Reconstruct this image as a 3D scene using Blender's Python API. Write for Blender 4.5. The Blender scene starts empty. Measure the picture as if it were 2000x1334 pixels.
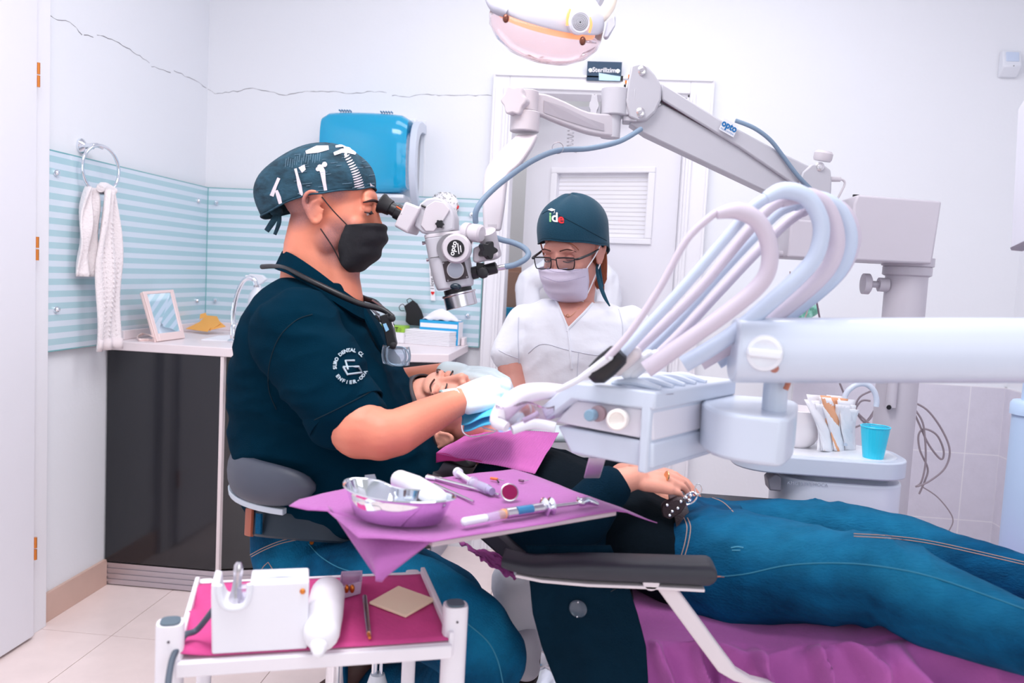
import bpy, bmesh, math, random
from mathutils import Vector as V, Matrix, noise
from mathutils.bvhtree import BVHTree
random.seed(4)
SC = bpy.context.scene; COL = SC.collection; PI = math.pi
rad = math.radians
# ------------------------------------------------------------------ camera
F = 1629.6; CAMZ = 1.2
def cam_axes(p, r, y):
    cy, sy = math.cos(y), math.sin(y)
    f = V((sy, cy, 0)); rt = V((cy, -sy, 0)); up = V((0, 0, 1))
    f2 = f*math.cos(p) - up*math.sin(p); u2 = rt.cross(f2)
    return rt*math.cos(r) + u2*math.sin(r), -rt*math.sin(r) + u2*math.cos(r), f2
CR, CU, CF = cam_axes(rad(4.541), rad(2.9636), rad(-5.1889))
CO = V((0, 0, CAMZ))
cam = bpy.data.cameras.new('camera'); camo = bpy.data.objects.new('camera', cam); COL.objects.link(camo)
m = Matrix.Identity(4)
for i in range(3): m[i][0] = CR[i]; m[i][1] = CU[i]; m[i][2] = -CF[i]; m[i][3] = CO[i]
camo.matrix_world = m
cam.sensor_width = 36; cam.lens = F*36/2000; cam.clip_start = .02
cam.dof.use_dof = True; cam.dof.focus_distance = 2.05; cam.dof.aperture_fstop = 4.5
SC.camera = camo
# ------------------------------------------------------------------ world, lights, exposure
W = bpy.data.worlds.new('world'); SC.world = W; W.use_nodes = True
W.node_tree.nodes['Background'].inputs[0].default_value = (.96, .965, 1.0, 1)
W.node_tree.nodes['Background'].inputs[1].default_value = .60
def area_light(name, loc, rot, sx, sy, power, col):
    l = bpy.data.lights.new(name, 'AREA'); l.shape = 'RECTANGLE'; l.size = sx; l.size_y = sy; l.energy = power; l.color = col
    o = bpy.data.objects.new(name, l); COL.objects.link(o); o.location = loc; o.rotation_euler = rot; return o
area_light('ceiling_light_front', (-.45, .95, 2.72), (0, 0, 0), 1.2, .9, 42, (1, .98, .99))
area_light('ceiling_light_rear', (.1, 2.5, 2.72), (0, 0, 0), 1.6, .6, 16, (1, .98, .99))
area_light('window_daylight', (1.2, -1.6, 1.7), (rad(80), 0, rad(25)), 2.4, 1.6, 27, (.93, .96, 1))
SC.view_settings.view_transform = 'Standard'; SC.view_settings.look = 'None'
SC.view_settings.exposure = -0.02; SC.view_settings.gamma = 1; SC.view_settings.use_curve_mapping = False
# ------------------------------------------------------------------ measuring helpers
def _ray(px, py): return CR*((px-1000)/F) - CU*((py-667)/F) + CF
def prj(p): d = V(p)-CO; z = d.dot(CF); return 1000+F*d.dot(CR)/z, 667-F*d.dot(CU)/z
def at(px, py, Y): d = _ray(px, py); return CO + d*(Y/d.y)
def atz(px, py, z): d = _ray(px, py); return CO + d*((z-CAMZ)/d.z)
def atx(px, py, x): d = _ray(px, py); return CO + d*(x/d.x)
# ------------------------------------------------------------------ materials
def lin(h):
    h = h.lstrip('#'); c = [int(h[i:i+2], 16)/255 for i in (0, 2, 4)]
    return [x/12.92 if x <= .04045 else ((x+.055)/1.055)**2.4 for x in c] + [1]
MATS = {}
def mat(name, col, rough=.5, metal=0, bump=0, bscale=60, var=0, vscale=8, emit=0, trans=0, alpha=1, coat=0, sheen=0, stretch=None, ior=1.45, sss=0, vcol=None, spec=None):
    if name in MATS: return MATS[name]
    M = bpy.data.materials.new(name); M.use_nodes = True; nt = M.node_tree; b = nt.nodes['Principled BSDF']; MATS[name] = M
    c = lin(col)
    b.inputs['Base Color'].default_value = c; b.inputs['Roughness'].default_value = rough; b.inputs['Metallic'].default_value = metal
    b.inputs['IOR'].default_value = ior
    if spec is not None: b.inputs['Specular IOR Level'].default_value = spec
    if trans: b.inputs['Transmission Weight'].default_value = trans
    if alpha < 1: b.inputs['Alpha'].default_value = alpha
    if coat: b.inputs['Coat Weight'].default_value = coat; b.inputs['Coat Roughness'].default_value = .08
    if sheen: b.inputs['Sheen Weight'].default_value = sheen
    if sss: b.inputs['Subsurface Weight'].default_value = sss; b.inputs['Subsurface Radius'].default_value = (.012, .005, .003); b.inputs['Subsurface Scale'].default_value = 1
    if emit: b.inputs['Emission Color'].default_value = c; b.inputs['Emission Strength'].default_value = emit
    if bump or var:
        tc = nt.nodes.new('ShaderNodeTexCoord'); mp = nt.nodes.new('ShaderNodeMapping'); nt.links.new(tc.outputs['Object'], mp.inputs[0])
        if stretch: mp.inputs['Scale'].default_value = stretch
    if bump:
        n = nt.nodes.new('ShaderNodeTexNoise'); n.inputs['Scale'].default_value = bscale; n.inputs['Detail'].default_value = 5
        nt.links.new(mp.outputs[0], n.inputs['Vector'])
        bp = nt.nodes.new('ShaderNodeBump'); bp.inputs['Strength'].default_value = bump; bp.inputs['Distance'].default_value = .004
        nt.links.new(n.outputs['Fac'], bp.inputs['Height']); nt.links.new(bp.outputs[0], b.inputs['Normal'])
    if var:
        n = nt.nodes.new('ShaderNodeTexNoise'); n.inputs['Scale'].default_value = vscale; n.inputs['Detail'].default_value = 6; n.inputs['Roughness'].default_value = .6
        nt.links.new(mp.outputs[0], n.inputs['Vector'])
        mx = nt.nodes.new('ShaderNodeMix'); mx.data_type = 'RGBA'
        c2 = lin(vcol) if vcol else [min(1, x*(1+var)) for x in c[:3]] + [1]
        mx.inputs[6].default_value = [x*(1-var*.5) for x in c[:3]] + [1]; mx.inputs[7].default_value = c2
        rp = nt.nodes.new('ShaderNodeMapRange'); rp.inputs[1].default_value = .3; rp.inputs[2].default_value = .7
        nt.links.new(n.outputs['Fac'], rp.inputs[0]); nt.links.new(rp.outputs[0], mx.inputs[0]); nt.links.new(mx.outputs[2], b.inputs['Base Color'])
    return M
# ------------------------------------------------------------------ geometry
def catmull(pts, res, closed=False):
    pts = [list(p) for p in pts]; n = len(pts); out = []; rng = range(n if closed else n-1)
    for i in rng:
        if closed: a, b, c, d = pts[(i-1) % n], pts[i], pts[(i+1) % n], pts[(i+2) % n]
        else: a, b, c, d = pts[max(i-1, 0)], pts[i], pts[i+1], pts[min(i+2, n-1)]
        for k in range(res):
            t = k/res
            out.append([.5*((2*q)+(-p+r)*t+(2*p-5*q+4*r-s)*t*t+(-p+3*q-3*r+s)*t**3) for p, q, r, s in zip(a, b, c, d)])
    if not closed: out.append(pts[-1])
    return out
def frame(d):
    d = d.normalized(); u = V((0, 0, 1)) if abs(d.z) < .9 else V((0, 1, 0)); s = d.cross(u).normalized(); return s, s.cross(d).normalized()
class G:
    def __init__(s): s.v = []; s.f = []
    def add(s, v, f):
        o = len(s.v); s.v += [V(p) for p in v]; s.f += [tuple(i+o for i in q) for q in f]; return s
    def rings(s, rs, cap=True, loop=False, open_ring=False):
        n = len(rs[0]); m = len(rs); v = [p for r in rs for p in r]; f = []
        for i in range(m if loop else m-1):
            j = (i+1) % m
            for k in range(n-1 if open_ring else n):
                l = (k+1) % n; f.append((i*n+k, i*n+l, j*n+l, j*n+k))
        if cap and not loop and not open_ring: f.append(tuple(range(n-1, -1, -1))); f.append(tuple((m-1)*n+k for k in range(n)))
        return s.add(v, f)
    def box(s, c, sz, R=None, taper=1):
        x, y, z = [q/2 for q in sz]; v = []
        for k in (-1, 1):
            t = taper if k > 0 else 1
            for a, b in ((-1, -1), (1, -1), (1, 1), (-1, 1)): v.append(V((a*x*t, b*y*t, k*z)))
        if R is not None: v = [R @ p for p in v]
        c = V(c)
        return s.add([c+p for p in v], [(3, 2, 1, 0), (4, 5, 6, 7), (0, 1, 5, 4), (1, 2, 6, 5), (2, 3, 7, 6), (3, 0, 4, 7)])
    def hexa(s, b, t): return s.add(list(b)+list(t), [(3, 2, 1, 0), (4, 5, 6, 7), (0, 1, 5, 4), (1, 2, 6, 5), (2, 3, 7, 6), (3, 0, 4, 7)])
    def cone(s, a, b, r1, r2=None, n=24, cap=True):
        a = V(a); b = V(b); r2 = r1 if r2 is None else r2; u, w = frame(b-a)
        R = lambda c, r: [c+(u*math.cos(2*PI*k/n)+w*math.sin(2*PI*k/n))*r for k in range(n)]
        return s.rings([R(a, r1), R(b, r2)], cap)
    def tube(s, pts, r, n=10, res=6, closed=False, flat=1, up=None):
        if not isinstance(r, (list, tuple)): r = [r]*len(pts)
        q = catmull([list(p)+[rr] for p, rr in zip(pts, r)], res, closed) if res > 1 else [list(p)+[rr] for p, rr in zip(pts, r)]
        P = [V(x[:3]) for x in q]; R_ = [x[3] for x in q]; m = len(P); rs = []; u = None
        for i in range(m):
            d = (P[(i+1) % m]-P[i-1]) if closed else (P[min(i+1, m-1)]-P[max(i-1, 0)])
            if d.length < 1e-9: d = V((0, 0, 1))
            d.normalize()
            if up is not None: w = V(up); u = d.cross(w).normalized()
            elif u is None: u, w = frame(d)
            else: u = (u-d*u.dot(d)).normalized()
            w = u.cross(d)
            rs.append([P[i]+(u*math.cos(2*PI*k/n)+w*math.sin(2*PI*k/n)*flat)*max(R_[i], 1e-5) for k in range(n)])
        return s.rings(rs, True, closed)
    def lathe(s, o, ax, prof, n=28, cap=True):
        o = V(o); ax = V(ax).normalized(); u, w = frame(ax)
        return s.rings([[o+ax*h+(u*math.cos(2*PI*k/n)+w*math.sin(2*PI*k/n))*max(r, 1e-5) for k in range(n)] for r, h in prof], cap)
    def ell(s, c, r, R=None, n=18, m=11):
        if not isinstance(r, (list, tuple)): r = (r, r, r)
        c = V(c); v = []; f = []
        for i in range(1, m):
            th = PI*i/m
            for k in range(n):
                p = V((r[0]*math.sin(th)*math.cos(2*PI*k/n), r[1]*math.sin(th)*math.sin(2*PI*k/n), r[2]*math.cos(th)))
                v.append(c+(R @ p if R is not None else p))
        for i in range(m-2):
            for k in range(n): l = (k+1) % n; f.append((i*n+k, (i+1)*n+k, (i+1)*n+l, i*n+l))
        t = len(v); zt = V((0, 0, r[2])); v += [c+(R @ zt if R is not None else zt), c-(R @ zt if R is not None else zt)]
        for k in range(n): l = (k+1) % n; f.append((t, k, l)); f.append((t+1, (m-2)*n+l, (m-2)*n+k))
        return s.add(v, f)
    def prism(s, poly, vec, vec0=None):
        vec = V(vec); n = len(poly); a = [V(p) for p in poly]
        if vec0 is not None: a = [p+V(vec0) for p in a]
        nrm = V((0, 0, 0))
        for i in range(n): nrm += a[i].cross(a[(i+1) % n])
        if nrm.dot(vec) < 0: a = a[::-1]
        return s.add(a+[p+vec for p in a], [tuple(range(n-1, -1, -1)), tuple(range(n, 2*n))]+[(i, (i+1) % n, n+(i+1) % n, n+i) for i in range(n)])
    def sheet(s, fn, nu, nv, wrap=False):
        v = [fn(i/(nu if wrap else nu-1), j/(nv-1)) for j in range(nv) for i in range(nu)]; f = []
        for j in range(nv-1):
            for i in range(nu if wrap else nu-1): k = (i+1) % nu; f.append((j*nu+i, j*nu+k, (j+1)*nu+k, (j+1)*nu+i))
        return s.add(v, f)
    def limb(s, pts, n=14):
        """tapered capsules through (point, radius) joints"""
        for p, r in pts: s.ell(p, r, n=n, m=9)
        for (a, r1), (b, r2) in zip(pts, pts[1:]): s.cone(a, b, r1, r2, n)
        return s
    def map(s, fn): s.v = [fn(p) for p in s.v]; return s
    def join(s, o): return s.add(o.v, o.f)
ORG = {}
def link(name, me, loc, parent, m_, kw):
    o = bpy.data.objects.new(name, me); COL.objects.link(o); o.location = loc
    if parent is not None: o.parent = parent; o.location = (0, 0, 0)
    if m_ is not None: me.materials.append(m_)
    for k, v in kw.items():
        if v is not None: o[k] = v
    return o
def obj(name, g, m_, parent=None, smooth=True, bevel=0, bseg=2, sub=0, solid=0, angle=38, **kw):
    """one mesh object out of world-space geometry; label/category/group/kind go in kw"""
    if parent is not None: org = ORG[parent]
    else:
        xs = [p.x for p in g.v]; ys = [p.y for p in g.v]; org = V(((min(xs)+max(xs))/2, (min(ys)+max(ys))/2, min(p.z for p in g.v)))
    me = bpy.data.meshes.new(name); me.from_pydata([p-org for p in g.v], [], g.f); me.validate()
    bm = bmesh.new(); bm.from_mesh(me); bmesh.ops.recalc_face_normals(bm, faces=bm.faces); bm.to_mesh(me); bm.free()
    o = link(name, me, org, parent, m_, kw); ORG[o] = org
    if smooth: me.shade_smooth(); me.set_sharp_from_angle(angle=rad(angle))
    if solid: md = o.modifiers.new('Solidify', 'SOLIDIFY'); md.thickness = solid; md.offset = 0
    if bevel: md = o.modifiers.new('Bevel', 'BEVEL'); md.width = bevel; md.segments = bseg; md.limit_method = 'ANGLE'; md.angle_limit = rad(32)
    if sub: md = o.modifiers.new('Subsurf', 'SUBSURF'); md.levels = sub; md.render_levels = sub
    return o
def thing(name, label, cat, loc, group=None):
    o = bpy.data.objects.new(name, None); COL.objects.link(o); o.location = loc; o.empty_display_size = .05
    o['label'] = label; o['category'] = cat
    if group: o['group'] = group
    ORG[o] = V(loc); return o
def blob(name, g, m_, parent=None, voxel=.005, smooth=6, fac=.5, disp=None, **kw):
    """union of overlapping closed pieces as one continuous surface"""
    me = bpy.data.meshes.new('t'); me.from_pydata(g.v, [], g.f)
    bm = bmesh.new(); bm.from_mesh(me); bmesh.ops.recalc_face_normals(bm, faces=bm.faces); bm.to_mesh(me); bm.free()
    t = bpy.data.objects.new('t', me); COL.objects.link(t)
    r = t.modifiers.new('r', 'REMESH'); r.mode = 'VOXEL'; r.voxel_size = voxel; r.adaptivity = 0
    if smooth: q = t.modifiers.new('s', 'SMOOTH'); q.iterations = smooth; q.factor = fac
    dg = bpy.context.evaluated_depsgraph_get(); me2 = bpy.data.meshes.new_from_object(t.evaluated_get(dg), depsgraph=dg)
    bpy.data.objects.remove(t); bpy.data.meshes.remove(me)
    me2.name = name; me2.materials.clear()
    if disp:
        nr = [v.normal.copy() for v in me2.vertices]
        for v, nn in zip(me2.vertices, nr): v.co = v.co + nn*disp(v.co, nn)
    if parent is not None: org = ORG[parent]
    else:
        zs = min(v.co.z for v in me2.vertices); c = sum((v.co for v in me2.vertices), V())/len(me2.vertices); org = V((c.x, c.y, zs))
    for v in me2.vertices: v.co -= org
    o = link(name, me2, org, parent, m_, kw); ORG[o] = org; me2.shade_smooth(); return o
def bvh(o):
    org = ORG[o]; return BVHTree.FromPolygons([v.co+org for v in o.data.vertices], [tuple(p.vertices) for p in o.data.polygons])
def hit(tree, px, py, off=.001):
    d = _ray(px, py).normalized(); l, n, i, t = tree.ray_cast(CO, d)
    if l is None: return None, None
    if n.dot(d) > 0: n = -n
    return l+n*off, n
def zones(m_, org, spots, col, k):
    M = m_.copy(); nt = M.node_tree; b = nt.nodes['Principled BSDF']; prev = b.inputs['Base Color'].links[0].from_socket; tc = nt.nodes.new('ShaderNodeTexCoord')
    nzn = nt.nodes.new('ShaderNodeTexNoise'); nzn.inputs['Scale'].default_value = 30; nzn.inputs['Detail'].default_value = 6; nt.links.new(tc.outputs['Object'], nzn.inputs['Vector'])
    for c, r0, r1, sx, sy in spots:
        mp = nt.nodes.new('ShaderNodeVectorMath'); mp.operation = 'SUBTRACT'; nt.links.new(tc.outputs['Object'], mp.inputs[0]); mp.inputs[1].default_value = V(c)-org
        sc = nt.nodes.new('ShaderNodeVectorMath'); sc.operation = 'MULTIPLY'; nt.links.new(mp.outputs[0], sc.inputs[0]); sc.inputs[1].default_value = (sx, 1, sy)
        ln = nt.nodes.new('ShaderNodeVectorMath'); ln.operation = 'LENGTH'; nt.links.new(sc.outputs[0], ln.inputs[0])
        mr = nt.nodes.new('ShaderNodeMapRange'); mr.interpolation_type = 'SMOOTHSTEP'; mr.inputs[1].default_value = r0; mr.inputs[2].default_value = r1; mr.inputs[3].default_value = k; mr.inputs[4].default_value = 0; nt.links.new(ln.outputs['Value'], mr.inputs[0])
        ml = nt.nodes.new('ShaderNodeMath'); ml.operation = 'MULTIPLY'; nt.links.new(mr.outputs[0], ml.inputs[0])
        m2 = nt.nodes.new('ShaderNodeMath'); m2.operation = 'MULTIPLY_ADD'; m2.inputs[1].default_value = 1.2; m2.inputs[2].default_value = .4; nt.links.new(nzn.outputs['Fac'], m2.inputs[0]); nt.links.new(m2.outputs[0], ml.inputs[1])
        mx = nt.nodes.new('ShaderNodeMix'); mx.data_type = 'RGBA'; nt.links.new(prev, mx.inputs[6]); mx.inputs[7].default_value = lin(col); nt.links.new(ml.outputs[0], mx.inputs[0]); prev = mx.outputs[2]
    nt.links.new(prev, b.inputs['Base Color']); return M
def seam(name, pts, r, tree, m_, parent, off=.0006, res=6, **kw):
    """a thin raised line lying on a surface"""
    q = catmull(pts, res); P = [hit(tree, x, y, off)[0] for x, y in q]; P = [p for p in P if p is not None]
    if len(P) < 3: return None
    g = G().tube(P, r, n=6, res=1); return obj(name, g, m_, parent, **kw)
def patch(name, verts, faces, tree, m_, parent, off=.0012, cuts=0, **kw):
    """a flat print laid onto a surface; verts are outline positions"""
    me = bpy.data.meshes.new('p'); me.from_pydata([(x, y, 0) for x, y in verts], [], faces)
    bm = bmesh.new(); bm.from_mesh(me); bmesh.ops.triangulate(bm, faces=bm.faces)
    for _ in range(cuts): bmesh.ops.subdivide_edges(bm, edges=[e for e in bm.edges if e.calc_length() > 3], cuts=1); bmesh.ops.triangulate(bm, faces=bm.faces)
    g = G(); bm.verts.ensure_lookup_table(); ok = {}
    for v in bm.verts:
        p, n = hit(tree, v.co.x, v.co.y, off)
        if p is not None: ok[v.index] = len(g.v); g.v.append(p)
    for f in bm.faces:
        if all(v.index in ok for v in f.verts):
            q = tuple(ok[v.index] for v in f.verts)
            if max((g.v[a]-g.v[b]).length for a in q for b in q) < .05: g.f.append(q)
    bm.free(); bpy.data.meshes.remove(me)
    if g.f: return obj(name, g, m_, parent, **kw)
def text2d(s, size=1, res=3, off=0, shear=0):
    c = bpy.data.curves.new('t', 'FONT'); c.body = s; c.size = size; c.resolution_u = res; c.offset = off; c.shear = shear; c.align_x = 'CENTER'; c.align_y = 'CENTER'; c.fill_mode = 'BOTH'
    o = bpy.data.objects.new('t', c); COL.objects.link(o); dg = bpy.context.evaluated_depsgraph_get()
    me = bpy.data.meshes.new_from_object(o.evaluated_get(dg), depsgraph=dg)
    v = [(p.co.x, p.co.y) for p in me.vertices]; f = [tuple(p.vertices) for p in me.polygons]
    bpy.data.objects.remove(o); bpy.data.curves.remove(c); bpy.data.meshes.remove(me); return v, f
def text_on(name, s, o, right, up, size, m_, parent, off=0, thick=.0006, **kw):
    v, f = text2d(s, size, off=off); right = V(right).normalized(); up = V(up).normalized(); n = right.cross(up); o = V(o)
    return obj(name, G().add([o+right*x+up*y+n*thick for x, y in v], f), m_, parent, smooth=False, **kw)
def nz(p, s, k=0): return noise.noise(V((p.x*s+k*7.3, p.y*s-k*3.1, p.z*s+k)))
def fold(p, s, k=0): return 1-2*abs(nz(p, s, k))
# ------------------------------------------------------------------ palette
WALL = mat('wall_paint', '#f0f2f8', .85, bump=.12, bscale=90)
TRIM = mat('trim_paint', '#f3f2f8', .5)
PVC = mat('door_leaf', '#eeedf5', .45)
TILE = mat('floor_tile', '#f4e2df', .22, var=.07, vscale=5, bump=.03, bscale=30)
GROUT = mat('grout', '#8f8380', .8)
SKIRT = mat('skirting_tile', '#d4b3a6', .3, var=.05)
WTILE = mat('wall_tile', '#dbd9e6', .45, var=.05, vscale=14, bump=.15, bscale=120)
WGROUT = mat('wall_grout', '#f1f0f6', .7)
DARK = mat('crack_dark', '#6b6670', .9)
CHROME = mat('chrome', '#e8ecf2', .08, 1)
STEEL = mat('steel', '#cfccd2', .25, 1)
ALU = mat('aluminium', '#c9c5cd', .35, .9)
BRASS = mat('brass', '#d9823a', .3, .6)
COUNTER = mat('laminate', '#f2e6ea', .3, var=.03, vscale=3)
BLACKGL = mat('black_lacquer', '#15171f', .12, coat=.6)
BLACK = mat('black_plastic', '#1b1b20', .4)
BLACKR = mat('black_rubber', '#17171c', .55)
WHITE = mat('white_plastic', '#e9ecf4', .3)
WHITEG = mat('white_gloss', '#cdd6e6', .3, coat=.25)
GREYP = mat('grey_paint', '#c6c1cb', .42)
GREYC = mat('grey_cable', '#7d93aa', .5)
SCREW = mat('screw_steel', '#a8a4ac', .3, .9)
PAPER = mat('tissue_paper', '#f6f5fb', .9)
# ------------------------------------------------------------------ setting
XL, XR, YB, CEIL = -1.703, 1.707, 3.55, 2.75
YF = -1.9
S = dict(kind='structure')
floor = obj('floor', G().box((0, (YF+5.4)/2, -.03), (4.2, 5.4-YF, .05)), GROUT, smooth=False, **S)
T = .568
tm = None
for i in range(-1, 7):
    for j in range(-8, 5):
        x0 = max(-1.442+(i-1)*T, XL); x1 = min(-1.442+i*T, XR); y0 = max(2.43+j*T, YF); y1 = min(2.43+(j+1)*T, 3.9 if j == 4 else 9)
        if x1-x0 < .03 or y0 > 3.6: continue
        w = .0022
        obj('tile', G().box(((x0+x1)/2, (y0+y1)/2, -.006), (x1-x0-w, y1-y0-w, .012)), TILE, floor, smooth=False)
DX0, DX1, DZ = -.385, .357, 1.975
wl = obj('wall_left', G().box((XL-.05, (YF+YB)/2, CEIL/2), (.1, YB-YF, CEIL)), WALL, smooth=False, **S)
wb = obj('wall_back', G().box(((XL+DX0)/2, YB+.06, CEIL/2), (DX0-XL, .12, CEIL)).box(((DX1+XR)/2, YB+.06, CEIL/2), (XR-DX1, .12, CEIL)).box(((DX0+DX1)/2, YB+.06, (DZ+CEIL)/2), (DX1-DX0, .12, CEIL-DZ)), WALL, smooth=False, **S)
wr = obj('wall_right', G().box((XR+.06, (.6+YB)/2, CEIL/2), (.12, YB-.6, CEIL)), WALL, smooth=False, **S)
ceil = obj('ceiling', G().box((0, (YF+5.4)/2, CEIL+.03), (4.2, 5.4-YF, .06)), WALL, smooth=False, **S)
# the room beyond the open door
obj('wall_far', G().box((-.4, 5.35, CEIL/2), (2.8, .1, CEIL)).box((-1.8, 4.5, CEIL/2), (.1, 1.7, CEIL)).box((1.0, 4.5, CEIL/2), (.1, 1.7, CEIL)), WALL, smooth=False, **S)
area_light('sterilising_room_light', (-.5, 4.4, 2.7), (0, 0, 0), .8, .6, 10, (1, .97, .95))
# wall tiles, right
zt = [.846, .568, .290, .012]
for k in range(3):
    z1, z0 = zt[k], zt[k+1]
    for x0, x1 in ((.86, 1.205), (1.205, 1.565), (1.565, XR)):
        obj('tile', G().box(((x0+x1)/2, YB-.004, (z0+z1)/2), (x1-x0-.004, .012, z1-z0-.004)), WTILE, wb, smooth=False)
    for y0, y1 in ((YB-.012, 3.3), (3.3, 2.94), (2.94, 2.58), (2.58, 2.2), (2.2, 1.84), (1.84, 1.48)):
        obj('tile', G().box((XR-.004, (y0+y1)/2, (z0+z1)/2), (.012, y0-y1-.004, z1-z0-.004)), WTILE, wr, smooth=False)
obj('tile_bed', G().box(((.86+XR)/2, YB-.004, .43), (XR-.86, .011, .836)), WGROUT, wb, smooth=False)
obj('tile_bed', G().box((XR-.004, (1.48+YB)/2, .43), (.011, YB-1.48, .836)), WGROUT, wr, smooth=False)
# plaster cracks
def crack(pts, fn, parent, r=.0011):
    random.seed(len(pts)); q = []
    for (a, b), (c, d) in zip(pts, pts[1:]):
        n = max(2, int(math.hypot(c-a, d-b)/7))
        for k in range(n): t = k/n; q.append((a+(c-a)*t+random.uniform(-1, 1), b+(d-b)*t+random.uniform(-1.6, 1.6)))
    q.append(pts[-1]); rr = [r*random.uniform(.35, 1.3) for _ in q]
    obj('crack', G().tube([fn(*p) for p in q], rr, n=5, res=1), DARK, parent, smooth=False)
crack([(84, 20), (112, 40), (137, 42), (160, 68)], lambda x, y: atx(x, y, XL), wl)
crack([(163, 67), (182, 73)], lambda x, y: atx(x, y, XL), wl)
crack([(190, 70), (203, 71), (240, 88), (292, 123)], lambda x, y: atx(x, y, XL), wl)
crack([(295, 129), (333, 142)], lambda x, y: atx(x, y, XL), wl)
crack([(340, 138), (384, 159), (403, 172)], lambda x, y: atx(x, y, XL), wl)
crack([(406, 174), (420, 183), (455, 179), (495, 173), (520, 177), (560, 187), (590, 179), (640, 179), (690, 183), (725, 178), (755, 181)], lambda x, y: at(x, y, YB), wb)
crack([(765, 186), (800, 189), (820, 184), (880, 187), (905, 185), (960, 187)], lambda x, y: at(x, y, YB), wb)
crack([(402, 118), (403, 133)], lambda x, y: at(x, y, YB), wb, .0006)
# baseboard
obj('baseboard_left', G().box((XL+.006, (2.455+2.815)/2, .048), (.012, .36, .096)), SKIRT, smooth=False, bevel=.001, **S)
obj('baseboard_back', G().box(((.453+.86)/2, YB-.006, .048), (.407, .012, .096)), SKIRT, smooth=False, bevel=.001, **S)
# left door (closed leaf in the left wall) with frame and three hinges
trim = obj('trim_1', G().box((XL+.012, 2.41, 1.05), (.03, .085, 2.1)).box((XL+.022, 2.378, 1.05), (.022, .02, 2.1)), TRIM, bevel=.002, smooth=False, **S)
d1 = obj('door_1', G().box((XL+.03, 1.94, 1.02), (.04, .84, 2.02)), PVC, bevel=.003, smooth=False, **S)
for px, py in ((47, 136), (45, 484), (43, 1084)):
    p = atx(px, py, XL+.05); g = G()
    g.cone((p.x, 2.364, p.z-.035), (p.x, 2.364, p.z-.002), .005, n=12).cone((p.x, 2.364, p.z+.002), (p.x, 2.364, p.z+.035), .005, n=12)
    obj('hinge', g, BRASS, d1)
# back door frame
g = G().box(((-.455+DX0)/2, YB-.012, DZ/2+.03), (DX0+.455, .03, DZ+.06)).box(((DX1+.453)/2, YB-.012, DZ/2+.03), (.453-DX1, .03, DZ+.06)).box(((DX0+DX1)/2, YB-.012, DZ+.03), (DX1-DX0, .03, .06))
g.box((DX0+.008, YB+.06, DZ/2), (.02, .14, DZ)).box((DX1-.004, YB+.06, DZ/2), (.012, .14, DZ)).box((0, YB+.06, DZ-.006), (.74, .14, .016))
obj('trim_2', g, TRIM, bevel=.003, smooth=False, **S)
g = G().box((-.448, YB-.02, DZ/2), (.01, .034, DZ)).box((-.402, YB-.022, DZ/2), (.012, .03, DZ)).box((.374, YB-.022, DZ/2), (.012, .03, DZ)).box((.446, YB-.02, DZ/2), (.01, .034, DZ)).box((0, YB-.02, DZ+.054), (.89, .034, .01))
obj('trim_3', g, TRIM, bevel=.002, smooth=False, **S)
# leaf, hinged right, opened 20 degrees into the far room
th = rad(20); H0 = V((.345, 3.6, 0)); dl = V((-math.cos(th), math.sin(th), 0)); dn = V((-math.sin(th), -math.cos(th), 0))
def leafp(u, z, n=0): return H0+dl*u+V((0, 0, z))+dn*n
def lbox(g, u0, u1, z0, z1, n0, n1):
    return g.hexa([leafp(u0, z0, n0), leafp(u1, z0, n0), leafp(u1, z0, n1), leafp(u0, z0, n1)], [leafp(u0, z1, n0), leafp(u1, z1, n0), leafp(u1, z1, n1), leafp(u0, z1, n1)])
WU0, WU1, WZ0, WZ1 = .135, .555, 1.385, 1.665
g = G(); lbox(g, 0, .71, .01, WZ0, -.035, 0); lbox(g, 0, .71, WZ1, 1.955, -.035, 0); lbox(g, 0, WU0, WZ0, WZ1, -.035, 0); lbox(g, WU1, .71, WZ0, WZ1, -.035, 0)
d2 = obj('door_2', g, PVC, smooth=False, **S)
g = G()
for a, b, c, d in ((WU0-.03, WU1+.03, WZ1, WZ1+.025), (WU0-.03, WU1+.03, WZ0-.025, WZ0), (WU0-.03, WU0, WZ0, WZ1), (WU1, WU1+.03, WZ0, WZ1)): lbox(g, a, b, c, d, 0, .012)
obj('window_frame', g, TRIM, d2, smooth=False, bevel=.004)
GLAZE = mat('blind_glass', '#f7f4f4', .1, coat=.5)
obj('pane', lbox(G(), WU0, WU1, WZ0, WZ1, -.03, -.026), GLAZE, d2, smooth=False)
for k in range(15): z = WZ0+.004+k*.0186; obj('slat', lbox(G(), WU0, WU1, z, z+.0155, -.0255, -.0225), PAPER, d2, smooth=False)
p = leafp(0, 0); obj('hinge_gap_strip', G().box((.352, YB+.03, .98), (.006, .02, 1.95)), mat('hinge_gap_brown', '#9c6f66', .6), d2, smooth=False)  # brown strip paints in the dark gap along the hinge side
# door hook items
p = at(1115, 252, 3.68)
obj('coil_cord', G().tube([p+V((.014*math.cos(k*PI/5), .014*math.sin(k*PI/5)*.5, -.0016*k)) for k in range(58)]+[p+V((.03, 0, -.1))], .0013, n=5, res=1), SCREW, label='thin grey coiled cord hanging on the white door behind the microscope arm', category='cord')
p = at(1091, 289, 3.3)
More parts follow.
